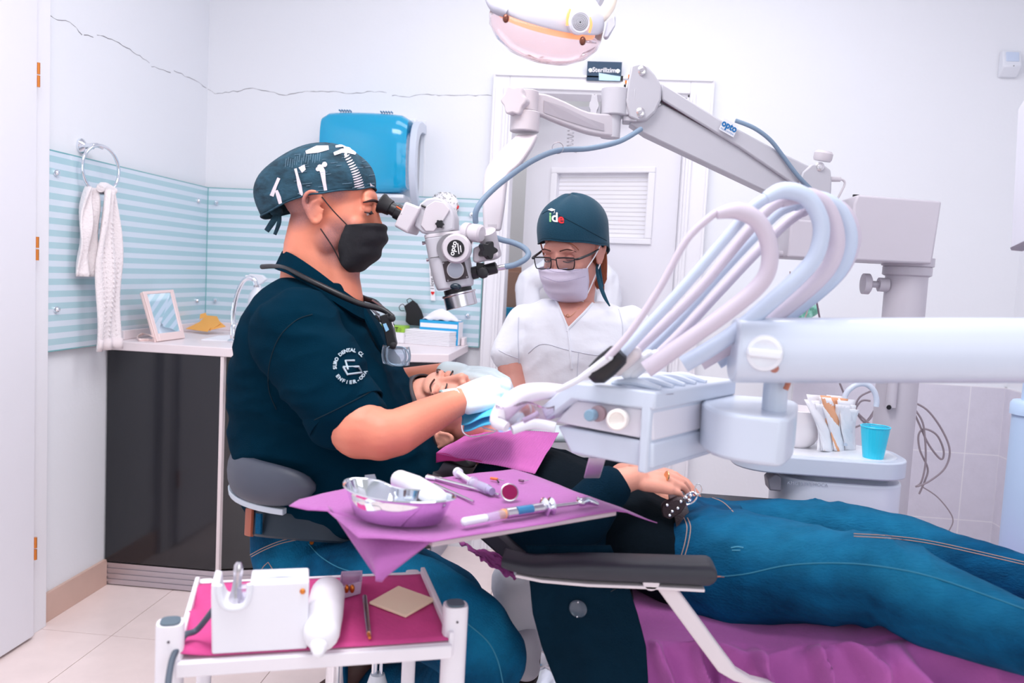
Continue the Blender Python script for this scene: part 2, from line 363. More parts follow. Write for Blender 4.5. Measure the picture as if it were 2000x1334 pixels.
# brown cupboard and blue box seen through the door gap
q = at(1002, 521, 4.3)
t = thing('brown_cupboard', 'brown wooden cupboard seen through the gap of the open door', 'cupboard', (q.x-.1, 4.45, 0))
BROWN = mat('brown_board', '#c39a88', .5, var=.05)
obj('body', G().box((q.x-.12, 4.5, q.z/2), (.62, .35, q.z)), BROWN, t, smooth=False, bevel=.003)
obj('door_panel', G().box((q.x-.12, 4.318, q.z/2), (.58, .016, q.z-.05)), BROWN, t, smooth=False, bevel=.002)
p = at(990, 620, 4.22); obj('blue_box', G().box((p.x+.02, 4.25, p.z), (.1, .08, .1)), mat('blue_card', '#22a8dc', .5), smooth=False, bevel=.003, label='bright blue box edge showing behind the nurse at the door gap', category='box')
# door sign
t = thing('door_sign', 'dark blue door sign reading Sterilizim above the white door', 'sign', (0, YB-.034, 2.013))
a = V((-.068, YB-.012, 2.09)); SW, SH = .141, .077
obj('plate', G().box((-.068+SW/2, YB-.034, 2.09-SH/2), (SW, .006, SH)), mat('sign_blue', '#2c4864', .5), t, smooth=False)
obj('lower_strip', G().prism([(-.017, YB-.038, 2.014), (.07, YB-.038, 2.014), (.072, YB-.038, 2.032), (.03, YB-.038, 2.037), (-.019, YB-.038, 2.044)], (0, -.0012, 0)), mat('sign_pale', '#b9dff6', .15), t, smooth=False)
text_on('lettering', 'Sterilizim', (.002, YB-.0392, 2.055), (1, 0, 0), (0, 0, 1), .026, PAPER, t, off=.0006)
for x in (-.054, .058): obj('stud', G().lathe((x, YB-.037, 2.053), (0, -1, 0), [(.009, 0), (.009, .004), (.006, .007)]), CHROME, t)
# motion sensor
c = at(1968, 125, YB); t = thing('motion_sensor', 'small white motion sensor high on the back wall at the right', 'sensor', (c.x, YB, c.z-.06))
x0 = c.x
obj('housing', G().prism([(x0, YB, c.z+.045), (x0, YB-.028, c.z+.045), (x0, YB-.045, c.z-.02), (x0, YB-.012, c.z-.055), (x0, YB, c.z-.055)], (.07, 0, 0), (-.035, 0, 0)), WHITE, t, bevel=.005)
obj('lens', G().hexa([(x0-.024, YB-.036, c.z-.0), (x0+.024, YB-.036, c.z-.0), (x0+.024, YB-.043, c.z-.0), (x0-.024, YB-.043, c.z-.0)], [(x0-.024, YB-.028, c.z+.036), (x0+.024, YB-.028, c.z+.036), (x0+.024, YB-.035, c.z+.038), (x0-.024, YB-.035, c.z+.038)]), mat('sensor_lens', '#cfdcf2', .4), t, bevel=.002)
obj('led', G().ell((x0+.004, YB-.0445, c.z-.018), .0018), BLACK, t)
# ------------------------------------------------------------------ glass splashbacks with printed stripes
def stripe_mat():
    M = bpy.data.materials.new('striped_glass'); M.use_nodes = True; nt = M.node_tree; b = nt.nodes['Principled BSDF']
    tc = nt.nodes.new('ShaderNodeTexCoord'); sp = nt.nodes.new('ShaderNodeSeparateXYZ'); nt.links.new(tc.outputs['Object'], sp.inputs[0])
    a = nt.nodes.new('ShaderNodeMath'); a.operation = 'DIVIDE'; a.inputs[1].default_value = .0381; nt.links.new(sp.outputs['Z'], a.inputs[0])
    f = nt.nodes.new('ShaderNodeMath'); f.operation = 'FRACT'; nt.links.new(a.outputs[0], f.inputs[0])
    g_ = nt.nodes.new('ShaderNodeMath'); g_.operation = 'GREATER_THAN'; g_.inputs[1].default_value = .48; nt.links.new(f.outputs[0], g_.inputs[0])
    mx = nt.nodes.new('ShaderNodeMix'); mx.data_type = 'RGBA'; mx.inputs[6].default_value = lin('#dde9f5'); mx.inputs[7].default_value = lin('#b4d6df')
    nt.links.new(g_.outputs[0], mx.inputs[0]); nt.links.new(mx.outputs[2], b.inputs['Base Color'])
    b.inputs['Roughness'].default_value = .35; b.inputs['Coat Weight'].default_value = .5; b.inputs['Coat Roughness'].default_value = .03; return M
STR = stripe_mat(); GEDGE = mat('glass_edge', '#7fb9be', .15, coat=.5)
def splash(a, b, nrm, label, fix):
    t = thing('splashback', label, 'splashback', (a+b)/2*1+V((0, 0, 0)), 'striped glass splashbacks'); n = V(nrm)
    z0, z1 = .886, 1.511; d = (b-a).normalized()
    obj('glass_sheet', G().hexa([a+n*.014, b+n*.014, b+n*.02, a+n*.02], [p+V((0, 0, z1-z0)) for p in (a+n*.014, b+n*.014, b+n*.02, a+n*.02)]), STR, t, smooth=False)
    g = G()
    for s, e in ((V((0, 0, 0)), V((0, 0, z1-z0))),):
        for q in (a, b): g.hexa([q-d*.002+n*.0135, q+d*.002+n*.0135, q+d*.002+n*.0205, q-d*.002+n*.0205], [p+e for p in (q-d*.002+n*.0135, q+d*.002+n*.0135, q+d*.002+n*.0205, q-d*.002+n*.0205)])
    for e in (0, z1-z0): g.hexa([p+V((0, 0, e-.002)) for p in (a+n*.0135, b+n*.0135, b+n*.0205, a+n*.0205)], [p+V((0, 0, e+.002)) for p in (a+n*.0135, b+n*.0135, b+n*.0205, a+n*.0205)])
    obj('polished_edge', g, GEDGE, t, smooth=False)
    for q in fix: obj('standoff', G().cone(q+n*.001, q+n*.014, .006, n=14).lathe(q+n*.02, n, [(.0105, 0), (.0105, .007), (.007, .012), (.002, .0135)], 18), CHROME, t)
splash(V((XL, 2.452, .886)), V((XL, YB-.016, .886)), (1, 0, 0), 'pale teal striped glass splashback on the left wall under the towel ring', [V((XL, atx(x, y, XL+.02).y, atx(x, y, XL+.02).z)) for x, y in ((108, 337), (108, 604), (386, 392), (383, 587))])
splash(V((XL+.022, YB, .886)), V((-.462, YB, .886)), (0, -1, 0), 'pale teal striped glass splashback on the back wall behind the doctor', [V((at(x, y, YB-.02).x, YB, at(x, y, YB-.02).z)) for x, y in ((424, 396), (421, 587), (921, 419), (914, 616))])
# towel ring and towel
c = atx(178, 300, XL+.05); c0 = atx(157, 285, XL)
t = thing('towel_ring', 'chrome towel ring on the left wall above the striped glass', 'towel ring', (XL, c0.y, c0.z-.03))
obj('wall_rose', G().lathe(c0, (1, 0, 0), [(.024, 0), (.024, .008), (.018, .014), (.01, .02), (.009, .045)]), CHROME, t)
obj('arm', G().tube([c0+V((.03, 0, 0)), c0+V((.05, .012, .006)), c0+V((.06, .03, .0))], [.009, .008, .006]), CHROME, t)
rc = V((XL+.06, c0.y+.02, c0.z-.072)); A = V((.30, .95, 0)).normalized()
obj('ring', G().tube([rc+A*.072*math.cos(k*PI/12)+V((0, 0, .078*math.sin(k*PI/12))) for k in range(24)], .0055, n=10, res=2, closed=True), CHROME, t)
TOWEL = mat('white_terry', '#f4ecef', .95, bump=.9, bscale=140, sheen=.3)
zt_, base = rc.z-.03, rc
def towel(u0, u1, ztop, zbot, xo, k, slant=0):
    def fn(u, v):
        z = ztop+(zbot-ztop)*v; w = .35+.65*min(1, v*2.2)**.7
        y = (u0+u1)/2+(u-.5)*(u1-u0)*w+slant*v
        x = xo+.012*math.sin(u*14+k)*(1-.4*v)+.006*math.sin(v*9+u*5+k)
        return V((rc.x+x, rc.y+y, z))
    return fn
tw = thing('hand_towel', 'white waffle hand towel hanging from the chrome ring', 'towel', (rc.x, rc.y, .86))
zb = atx(190, 685, XL+.07).z; zs = atx(140, 540, XL+.05).z
obj('front_fold', G().sheet(towel(-.052, .078, rc.z-.064, zb, .022, 0), 28, 34), TOWEL, tw, solid=.008)
obj('back_fold', G().sheet(towel(-.098, .01, rc.z-.064, zs, -.008, 2, -.015), 20, 26), TOWEL, tw, solid=.006)
obj('top_roll', G().tube([rc+V((.02, -.035, -.066)), rc+V((.008, .005, -.058)), rc+V((.02, .05, -.066))], [.012, .018, .012]), TOWEL, tw)
g = G()
for i in range(7):
    for j in range(24): 
        p = V((rc.x+.03, rc.y-.03+i*.0155, zb+.05+j*.0165)); f = towel(-.052, .078, rc.z-.064, zb, .022, 0)((p.y-rc.y+.052)/.13, (rc.z-.064-p.z)/(rc.z-.064-zb)); g.ell((f.x+.005, p.y, p.z), (.003, .0045, .0045), n=6, m=4)
obj('waffle_pile', g, TOWEL, tw, kind='stuff')
obj('hem', G().sheet(lambda u, v: towel(-.052, .078, rc.z-.064, zb, .0265, 0)(u, 1-.07*v), 20, 3), mat('towel_hem', '#efe3e6', .9), tw, solid=.006)
# ------------------------------------------------------------------ corner counter
ZC = .8955
k1 = atz(877, 692, ZC); k2 = atz(916, 672, ZC)
P = [(XL+.004, 2.80), (-1.262, 2.80), (-.98, 2.86), (k1.x, k1.y), (k2.x, YB-.024), (XL+.004, YB-.024)]
ct = thing('corner_cabinet', 'glossy black corner cabinet with white edging and ribbed aluminium plinth', 'cabinet', (-1.2, 3.1, 0))
ins = [(XL+.004, 2.815), (-1.268, 2.815), (-.98, 2.92), (-.57, 3.25), (-.56, YB-.004), (XL+.004, YB-.004)]
obj('carcass', G().prism([(x, y, .09) for x, y in [(XL+.004, 2.83), (-1.29, 2.83), (-.99, 2.94), (-.59, 3.26), (-.575, YB-.004), (XL+.004, YB-.004)]], (0, 0, .773)), mat('white_carcass', '#e9e6ee', .5), ct, smooth=False)
obj('end_panel', G().box(((XL-1.275)/2+.004, 2.82, .476), (-1.275-XL-.004, .018, .772)), BLACKGL, ct, smooth=False, bevel=.001)
obj('edge_strip', G().box((-1.27, 2.816, .476), (.012, .026, .772)), mat('pinkish_white_edge', '#efe2e4', .4), ct, smooth=False)
def vpanel(name, a, b, z0, z1, th_, m_, parent, gap=.002):
    a = V((a[0], a[1], 0)); b = V((b[0], b[1], 0)); d = (b-a).normalized(); n = V((d.y, -d.x, 0)); a = a+d*gap; b = b-d*gap
    q = [a, b, b+n*th_, a+n*th_]; return obj(name, G().hexa([p+V((0, 0, z0)) for p in q], [p+V((0, 0, z1)) for p in q]), m_, parent, smooth=False, bevel=.001)
dd = vpanel('door', (-1.28, 2.835), (-.985, 2.94), .092, .861, .016, BLACKGL, ct)
vpanel('door', (-.985, 2.94), (-.785, 3.1), .092, .861, .016, BLACKGL, ct)
vpanel('door', (-.785, 3.1), (-.59, 3.258), .092, .861, .016, BLACKGL, ct)
vpanel('side_panel', (-.585, 3.262), (-.57, YB-.006), .0, .861, .012, mat('grey_side', '#a9a7b6', .4), ct)
obj('handle', G().tube([(-1.235, 2.825, .80), (-1.238, 2.80, .79), (-1.238, 2.80, .74), (-1.235, 2.825, .73)], .006), mat('bluegrey_handle', '#5b7890', .3), ct)
g = G()
def ribs(a, b):
    a = V((a[0], a[1], 0)); b = V((b[0], b[1], 0)); d = (b-a).normalized(); n = V((d.y, -d.x, 0))
    for k in range(8):
        z0 = .004+k*.0101; q = [a, b, b+n*(.008 if k % 2 else .0045), a+n*(.008 if k % 2 else .0045)]
        g.hexa([p+V((0, 0, z0)) for p in q], [p+V((0, 0, z0+.0095)) for p in q])
ribs((XL+.004, 2.822), (-1.275, 2.822)); ribs((-1.272, 2.83), (-.985, 2.935)); ribs((-.985, 2.935), (-.59, 3.258))
obj('plinth', g, ALU, ct, smooth=False)
top = thing('worktop', 'pinkish white worktop of the corner counter', 'worktop', (-1.1, 3.1, .863))
obj('slab', G().prism([(x, y, .863) for x, y in P], (0, 0, .032)), COUNTER, top, smooth=False, bevel=.003)
g = G().box((XL+.032, (2.86+YB)/2-.02, .912), (.012, YB-2.9, .034)).box(((XL+k2.x)/2+.01, YB-.032, .912), (k2.x-XL-.06, .012, .034)).box((k2.x-.012, YB-.075, .912), (.014, .07, .034))
obj('upstand', g, COUNTER, top, smooth=False, bevel=.003)
# make-up mirror
bl = atz(305, 668, ZC); br = atz(360, 661, ZC); Ym = (bl.y+br.y)/2
tl = at(277, 570, bl.y+.05); tr = at(337, 566, br.y+.06)
ux = (br-bl).normalized(); uz = ((tl-bl)+(tr-br)).normalized(); un = ux.cross(uz).normalized()
if un.y > 0: un = -un
PINK = mat('pink_plastic', '#f3d9d6', .3, coat=.3)
t = thing('table_mirror', 'pink framed rectangular mirror leaning on the left of the counter', 'mirror', bl)
def bil(u, v, n=0): return bl*(1-u)*(1-v)+br*u*(1-v)+tl*(1-u)*v+tr*u*v+un*n
def slab4(g, u0, u1, v0, v1, n0, n1): return g.hexa([bil(u0, v0, n0), bil(u1, v0, n0), bil(u1, v1, n0), bil(u0, v1, n0)], [bil(u0, v0, n1), bil(u1, v0, n1), bil(u1, v1, n1), bil(u0, v1, n1)])
obj('back_shell', slab4(G(), 0, 1, 0, 1, -.012, 0), PINK, t, bevel=.004, bseg=3)
g = G(); slab4(g, 0, .11, 0, 1, 0, .005); slab4(g, .89, 1, 0, 1, 0, .005); slab4(g, .1, .9, .94, 1, 0, .005); slab4(g, .1, .9, 0, .15, 0, .006)
obj('frame', g, PINK, t, bevel=.002)
obj('mirror_glass', slab4(G(), .1, .9, .14, .95, .001, .002), mat('mirror', '#dfeaf2', .02, 1), t, smooth=False)
obj('strap', G().tube([atz(308, 664, ZC+.006), atz(295, 656, ZC+.02), atz(280, 652, ZC+.018), atz(269, 658, ZC+.01), atz(272, 664, ZC+.004), atz(290, 664, ZC+.003), atz(303, 666, ZC+.004)], .0055, n=8, flat=.5), PINK, t)
# orange crumpled paper
OR = mat('orange_paper', '#f9b45e', .8, bump=.2, bscale=30)
c = at(400, 645, 3.3)
t = thing('crumpled_paper', 'crumpled orange paper napkin by the mirror on the counter', 'paper', c)
pp = [[at(363, 642, 3.3), at(405, 648, 3.24), at(412, 640, 3.27), at(390, 629, 3.35)], [at(388, 631, 3.35), at(410, 646, 3.26), at(431, 632, 3.32), at(424, 618, 3.4), at(402, 616, 3.42)], [at(404, 617, 3.42), at(390, 624, 3.38), at(391, 614, 3.42), at(402, 611, 3.44)], [at(413, 644, 3.27), at(441, 638, 3.3), at(428, 627, 3.36)]]
for q in pp:
    g = G(); g.add(q, [tuple(range(len(q)))]); obj('fold', g, OR, t, smooth=False, solid=.0015)
# white tray/sheet
q = [atz(393, 665, ZC), atz(460, 668, ZC), atz(462, 655, ZC), atz(425, 658, ZC)]
obj('paper_sheet', G().prism(q, (0, 0, .004)), PAPER, smooth=False, label='thin white paper sheet lying on the counter behind the doctor\'s back', category='paper')
# tap
b = atz(456, 668, ZC)
t = thing('sink_tap', 'chrome swan neck tap on the corner counter', 'tap', b)
top_ = [b+V((0, 0, .0)), b+V((0, 0, .05)), b+V((.002, 0, .09))]
s = b.y; pts = [b+V((0, 0, .06)), at(456, 610, s), at(463, 575, s), at(474, 551, s), at(486, 543, s), at(496, 546, s), at(501, 558, s)]
obj('spout', G().tube(pts, [.0085, .0085, .0085, .0085, .0085, .0085, .009], n=14), CHROME, t)
obj('body', G().lathe(b, (0, 0, 1), [(.022, 0), (.022, .006), (.012, .012), (.012, .06), (.0095, .065)]), CHROME, t)
e = at(501, 558, s); obj('aerator', G().cone(e+V((0, 0, .002)), e-V((0, 0, .006)), .0105), STEEL, t)
# spray bottle
b = V((at(503, 560, 3.3).x, 3.3, ZC)); zt2 = at(500, 545, 3.3).z
t = thing('spray_bottle', 'white spray bottle standing behind the tap', 'bottle', b)
obj('bottle', G().lathe(b, (0, 0, 1), [(.034, 0), (.037, .01), (.037, zt2-ZC-.09), (.03, zt2-ZC-.06), (.014, zt2-ZC-.035), (.013, zt2-ZC-.02)]), WHITE, t)
zz = zt2-.01
obj('trigger_head', G().prism([(b.x-.04, b.y, zz+.02), (b.x-.03, b.y, zz+.03), (b.x+.02, b.y, zz+.028), (b.x+.04, b.y, zz+.012), (b.x+.016, b.y, zz-.01), (b.x-.014, b.y, zz-.012), (b.x-.016, b.y, zz+.012), (b.x-.04, b.y, zz+.01)], (0, .024, 0), (0, -.012, 0)), WHITE, t, bevel=.003)
obj('nozzle', G().cone((b.x-.04, b.y, zz+.016), (b.x-.05, b.y, zz+.016), .008), PAPER, t)
# objects right of the doctor
nb0 = V((at(790, 671, 3.4).x, 3.40, ZC)); nb1 = V((at(876, 678, 3.36).x, 3.365, ZC))
t = thing('napkin_stack', 'stack of folded white paper towels in front of the blue box', 'paper towels', (nb0+nb1)/2)
dxx = (nb1-nb0).normalized(); dyy = V((-dxx.y, dxx.x, 0)); L = (nb1-nb0).length; hgt = .06; 
for k in range(9):
    z = ZC+k*hgt/9; j = [random.uniform(-.0015, .0015) for _ in range(2)]
    q = [nb0+dxx*j[0], nb0+dxx*(L+j[1]), nb0+dxx*(L+j[1]+.012)+dyy*.05, nb0+dxx*(L+j[1])+dyy*.1, nb0+dyy*.1]
    obj('towel_fold', G().prism([(p.x, p.y, z) for p in q], (0, 0, hgt/9-.0008)), PAPER, t, smooth=False, bevel=.0015)
g0 = atz(745, 684, ZC)
t = thing('green_book', 'bright green booklet lettered DENT beside the paper towels', 'book', (at(765, 643, 3.32).x, 3.3, ZC))
a = at(733, 634, 3.40); b = at(789, 637, 3.38); zlow = at(789, 650, 3.38).z
obj('packet', G().prism([(a.x, 3.4, ZC), (b.x, 3.38, ZC), (b.x+.005, 3.47, ZC), (a.x+.01, 3.48, ZC)], (0, 0, zlow-ZC)), mat('booklet_white', '#f2f1f6', .4), t, smooth=False, bevel=.002)
obj('cover', G().prism([(a.x, 3.4, zlow), (b.x, 3.38, zlow), (b.x+.005, 3.47, zlow), (a.x+.01, 3.48, zlow)], (0, 0, a.z-zlow)), mat('lime_cover', '#9acb3e', .4), t, smooth=False, bevel=.002)
r_ = V((b.x-a.x, -.02, 0)).normalized(); mid = V(((a.x+b.x)/2-.002, 3.386, (a.z+zlow)/2-.001))
text_on('lettering', '& DENT', mid, r_, (0, 0, 1), .024, BLACK, t, off=.0005)
mid2 = mid+r_*.05; obj('leaf_mark', G().tube([mid2+V((.004*math.cos(k), -.0008, .006*math.sin(k))) for k in range(6)], .0006, n=5, res=3, closed=True), BLACK, t)
# black gloves crumpled
random.seed(3); bg = thing('black_gloves', 'crumpled black gloves lying on the green booklet', 'gloves', (at(745, 630, 3.43).x, 3.43, a.z))
g = G()
for k in range(26):
    c = at(random.uniform(726, 770), random.uniform(618, 634), random.uniform(3.41, 3.46)); q = c+V((random.uniform(-.03, .03), random.uniform(-.02, .02), random.uniform(-.012, .008))); g.limb([(c, .006), ((c+q)/2+V((0, 0, .006)), .005), (q, .003)], 7)
obj('rubber', g, BLACKR, bg)
# blue box with tissues
c0 = at(820, 624, 3.445); c1 = at(896, 631, 3.42); d_ = (V((c1.x, c1.y, 0))-V((c0.x, c0.y, 0))); 
t = thing('glove_box', 'bright blue and white cardboard box with tissues sticking out', 'box', V((c0.x, c0.y, ZC)))
u_ = d_.normalized(); w_ = V((-u_.y, u_.x, 0)); h_ = c0.z-ZC; o_ = V((c0.x, c0.y, ZC)); L = d_.length
obj('carton', G().prism([o_, o_+u_*L, o_+u_*L+w_*.06, o_+w_*.06], (0, 0, h_)), mat('cyan_card', '#27a9e0', .4), t, smooth=False, bevel=.001)
def onf(a0, a1, z0, z1): return G().hexa([o_+u_*a0*L-w_*.0012+V((0, 0, z0*h_)), o_+u_*a1*L-w_*.0012+V((0, 0, z0*h_)), o_+u_*a1*L+V((0, 0, z0*h_)), o_+u_*a0*L+V((0, 0, z0*h_))], [o_+u_*a0*L-w_*.0012+V((0, 0, z1*h_)), o_+u_*a1*L-w_*.0012+V((0, 0, z1*h_)), o_+u_*a1*L+V((0, 0, z1*h_)), o_+u_*a0*L+V((0, 0, z1*h_))])
obj('white_band', onf(.02, .97, .7, .88), PAPER, t, smooth=False)
obj('white_band', onf(.0, .8, .1, .42), PAPER, t, smooth=False)
obj('side_label', G().hexa([o_+u_*(L+e)+w_*y+V((0, 0, .002)) for e, y in ((0, .0), (.001, .0), (.001, .06), (0, .06))], [o_+u_*(L+e)+w_*y+V((0, 0, h_-.002)) for e, y in ((0, .0), (.001, .0), (.001, .06), (0, .06))]), PAPER, t, smooth=False)
def tis(u, v):
    p = o_+u_*(L*(.05+.92*u))+w_*(.005+.05*v)+V((0, 0, h_+.002+.045*math.sin(PI*min(1, u*1.05))*math.sin(PI*v)**.6+.008*nz(V((u*3, v*3, 0)), 2.2))); return p
obj('tissue', G().sheet(tis, 22, 14), PAPER, t, solid=.001)
# black folded mask against the splashback
mk = thing('folded_mask', 'black folded face mask standing against the striped glass', 'face mask', (at(808, 635, 3.49).x, 3.49, .93))
def mp(x, y, d=0): return at(x, y, 3.495+d)
g = G()
out = [(789, 598), (806, 586), (815, 593), (823, 607), (828, 622), (826, 637), (800, 635), (792, 628), (793, 612)]
obj('mask_cloth', G().prism([mp(x, y) for x, y in out], (0, .006, 0)), BLACKR, mk, bevel=.002)
for q in ([(791, 598), (786, 594), (780, 599), (782, 606), (790, 607)], [(797, 592), (795, 586), (801, 583), (806, 587)]): obj('ear_loop', G().tube([mp(*p) for p in q], .0016, n=6), BLACK, mk)
# spotted cap on hook and lanyard
capc = at(868, 402, YB-.05)
t = thing('scrub_hat', 'white round hat with small black and red print hanging on the back wall', 'hat', capc-V((0, 0, .05)))
g = G()
for i in range(60):
    pass
WC = mat('cap_white_print', '#f3f1f5', .9, bump=.2, bscale=40)
cg = G().ell(capc, (.062, .035, .058), n=24, m=14)
cb = obj('cloth', cg, WC, t)
random.seed(8)
def sp(th_, ph): return capc+V((.0625*math.sin(ph)*math.cos(th_), -.0355*math.sin(ph)*math.sin(th_), .0585*math.cos(ph)))
for i in range(70):
    a_, b_ = random.uniform(.1, PI-.1), random.uniform(.3, 1.9); m_ = BLACK
    q = [sp(a_+random.uniform(-.09, .09), b_+random.uniform(-.09, .09)) for _ in range(3)]
    obj('print_mark', G().tube(q, .0009, n=4, res=2), m_, t)
for a_, b_ in ((.3, 1.6), (.35, 1.7), (1.9, 1.5)): obj('print_mark', G().ell(sp(a_, b_), .005, n=8, m=6), mat('red_print', '#d8242c', .6), t)
l0 = at(841, 500, YB-.03); l1 = at(846, 587, YB-.03)
t = thing('lanyard', 'white lanyard strap with black writing and a red heart hanging on the splashback', 'lanyard', l1)
sx = V((.011, 0, 0)); LU = (l0-l1).normalized()
obj('strap', G().hexa([l1-sx*.9, l1+sx*.9, l1+sx*.9+V((0, .002, 0)), l1-sx*.9+V((0, .002, 0))], [l0-sx*.7, l0+sx*.7, l0+sx*.7+V((0, .002, 0)), l0-sx*.7+V((0, .002, 0))]), PAPER, t, smooth=False)
text_on('lettering', 'I love my smile', l1+LU*.115+V((0, -.001, 0)), LU, (-1, 0, 0), .022, BLACK, t)
h = l1+LU*.032+V((0, -.001, 0)); s_ = .009
obj('heart', G().prism([h+V((s_*.06*16*math.sin(a)**3/1.0*.9, 0, s_*.065*(13*math.cos(a)-5*math.cos(2*a)-2*math.cos(3*a)-math.cos(4*a)))) for a in [k*PI/10 for k in range(20)]], (0, -.001, 0)), mat('red_heart', '#e0121c', .5), t, smooth=False)
# ------------------------------------------------------------------ paper towel dispenser
Yd = 3.33; p0 = at(627, 290, Yd+.04); p1 = at(791, 290, Yd); zt_ = at(705, 213, Yd).z; zb_ = at(705, 372, Yd).z
x0, x1 = p0.x, p1.x
t = thing('towel_dispenser', 'blue translucent paper towel dispenser on the back wall above the doctor', 'dispenser', ((x0+x1)/2, YB, zb_-.02))
BLUE = mat('blue_cover', '#27bdf0', .08, trans=.3, coat=.6, ior=1.3)
h = zt_-zb_
def cov(u, v, e=0):  # profile in YZ swept along X with rounded side
    prof = [(YB-.03, zt_-.012), (YB-.12, zt_), (Yd+.03, zt_-.012), (Yd+.004, zt_-.06), (Yd, zt_-.16), (Yd+.02, zb_+.03), (Yd+.05, zb_), (YB-.1, zb_)]
    return prof
g = G(); rs = []
for k in range(13):
    u = k/12; s_ = math.sin(PI*u)**.22 if 0 < u < 1 else 0; x = x0+(x1-x0)*u; cy, cz = YB-.1, (zt_+zb_)/2; sc = .86+.14*s_
    rs.append([V((x, cy+(y-cy)*sc, cz+(z-cz)*sc)) for y, z in catmull(cov(0, 0), 4)])
g.rings(rs, True)
obj('blue_cover', g, BLUE, t)
obj('back_plate', G().box(((x0+x1)/2+.005, YB-.03, (zt_+zb_)/2-.012), (x1-x0+.0, .05, h+.03)), WHITE, t, bevel=.01)
obj('roller', G().cone((x0+.03, YB-.12, zb_+h*.48), (x1-.035, YB-.12, zb_+h*.48), .042, n=28), mat('roller_grey', '#5aa0bd', .3), t)
obj('inner_box', G().box(((x0+x1)/2, YB-.05, zb_+h*.75), (x1-x0-.06, .03, h*.4)), mat('inner_blue', '#1a8fc8', .4), t)
obj('paper_slot', G().box(((x0+x1)/2, YB-.1, zb_-.012), (x1-x0-.02, .14, .016)), WHITE, t, bevel=.004)
for xa in (.2, .68):
    for k in range(5): obj('ridge', G().box((x0+(x1-x0)*(xa+.03*k), Yd+.05, zt_+.0), (.003, .03, .006)), mat('ridge_blue', '#1578a4', .3), t, smooth=False)
# white arc side cover
sy = [at(826, 243, YB-.02), at(800, 243, YB-.17), at(793, 300, YB-.2), at(800, 345, YB-.18), at(812, 380, YB-.14), at(820, 384, YB-.1)]
t2 = thing('dispenser_cheek', 'white curved plastic holder at the right side of the blue dispenser', 'holder', (x1+.02, YB, zb_-.03))
xs = x1+.012
outer = [(YB-.004, zt_-.02), (YB-.10, zt_-.02), (YB-.17, zt_-.05), (YB-.2, zt_-.12), (YB-.2, zb_+.1), (YB-.17, zb_+.02), (YB-.11, zb_-.035), (YB-.07, zb_-.04)]
inner = [(YB-.004, zt_-.058), (YB-.08, zt_-.062), (YB-.13, zt_-.09), (YB-.155, zt_-.14), (YB-.155, zb_+.1), (YB-.13, zb_+.03), (YB-.09, zb_-.015), (YB-.07, zb_-.02)]
g = G(); O = catmull(outer, 4); I = catmull(inner, 4)
g.rings([[V((xs, a[0], a[1])), V((xs+.028, a[0], a[1])), V((xs+.028, b[0], b[1])), V((xs, b[0], b[1]))] for a, b in zip(O, I)], True)
obj('arc_frame', g, WHITEG, t2, bevel=.004)
obj('wall_bracket', G().box((xs+.014, YB-.04, zb_-.028), (.02, .07, .012)).box((xs+.014, YB-.006, (zt_+zb_)/2), (.02, .01, h)), WHITE, t2, bevel=.002)
# ------------------------------------------------------------------ microscope stand
CREAM = mat('microscope_paint', '#c2c1c9', .42)
CREAM2 = mat('microscope_arm_paint', '#cec8cf', .4)
Yc = 2.35
def dk(g, m_, *a, **k): return obj(*a, **k)
MROOT = t = thing('surgical_microscope', 'grey floor standing microscope on a long sloping arm, eyepieces at the masked man', 'microscope', (at(1765, 800, Yc).x, Yc, .02))
c = at(1769, 560, Yc); r = .0535; cx, cz = c.x, c.z
obj('column', G().cone((cx, Yc, .06), (cx, Yc, at(1772, 520, Yc).z), r, n=36), GREYP, t)
z = at(1772, 530, Yc).z; obj('collar', G().lathe((cx, Yc, z-.014), (0, 0, 1), [(.055, 0), (.062, .004), (.062, .024), (.06, .026), (.066, .028), (.066, .05)], 36), GREYP, t)
obj('foot_plate', G().lathe((cx, Yc, .0), (0, 0, 1), [(.15, 0), (.15, .03), (.12, .05), (.06, .06)], 40), GREYP, t)
kz = at(1720, 556, Yc).z; 
obj('clamp_knob', G().cone((cx-.05, Yc-.01, kz), (cx-.075, Yc-.01, kz), .019, n=18).cone((cx-.075, Yc-.01, kz), (cx-.098, Yc-.01, kz), .009, n=12).lathe((cx-.118, Yc-.01, kz), (1, 0, 0), [(.02, 0), (.028, .002), (.028, .018), (.022, .022)], 20), GREYP, t)
# box head
bx0 = at(1540, 470, Yc-.1).x; bx1 = at(1833, 470, Yc-.1).x; zt1 = at(1700, 384, Yc-.1).z; zt2 = at(1600, 432, Yc-.1).z; zb1 = at(1690, 510, Yc-.1).z
xm = at(1672, 420, Yc-.1).x
obj('box_head', G().prism([(bx0, Yc-.1, zb1+.0), (bx1-.01, Yc-.1, zb1), (bx1, Yc-.1, zt1-.004), (xm, Yc-.1, zt1+.004), (xm-.008, Yc-.1, zt1-.02), (xm-.006, Yc-.1, zt2-.004), (bx0+.002, Yc-.1, zt2+.004)], (0, .17, 0)), GREYP, t, bevel=.006, bseg=3)
obj('step_block', G().box((at(1575, 440, Yc-.06).x+.012, Yc-.03, zt2+.012), (.085, .09, .028)), GREYP, t, bevel=.003)
p = at(1574, 439, Yc-.1); obj('screw', G().cone((p.x, Yc-.078, p.z), (p.x, Yc-.073, p.z), .005, n=12), SCREW, t)
p = at(1664, 410, Yc-.1); obj('pivot_bolt', G().lathe((p.x-.012, Yc-.03, p.z), (1, 0, 0), [(.006, 0), (.006, .016), (.015, .016), (.015, .024)], 20), mat('copper', '#c06a2c', .3, .8), t)
p = at(1516, 494, Yc-.1); q = at(1540, 494, Yc-.1)
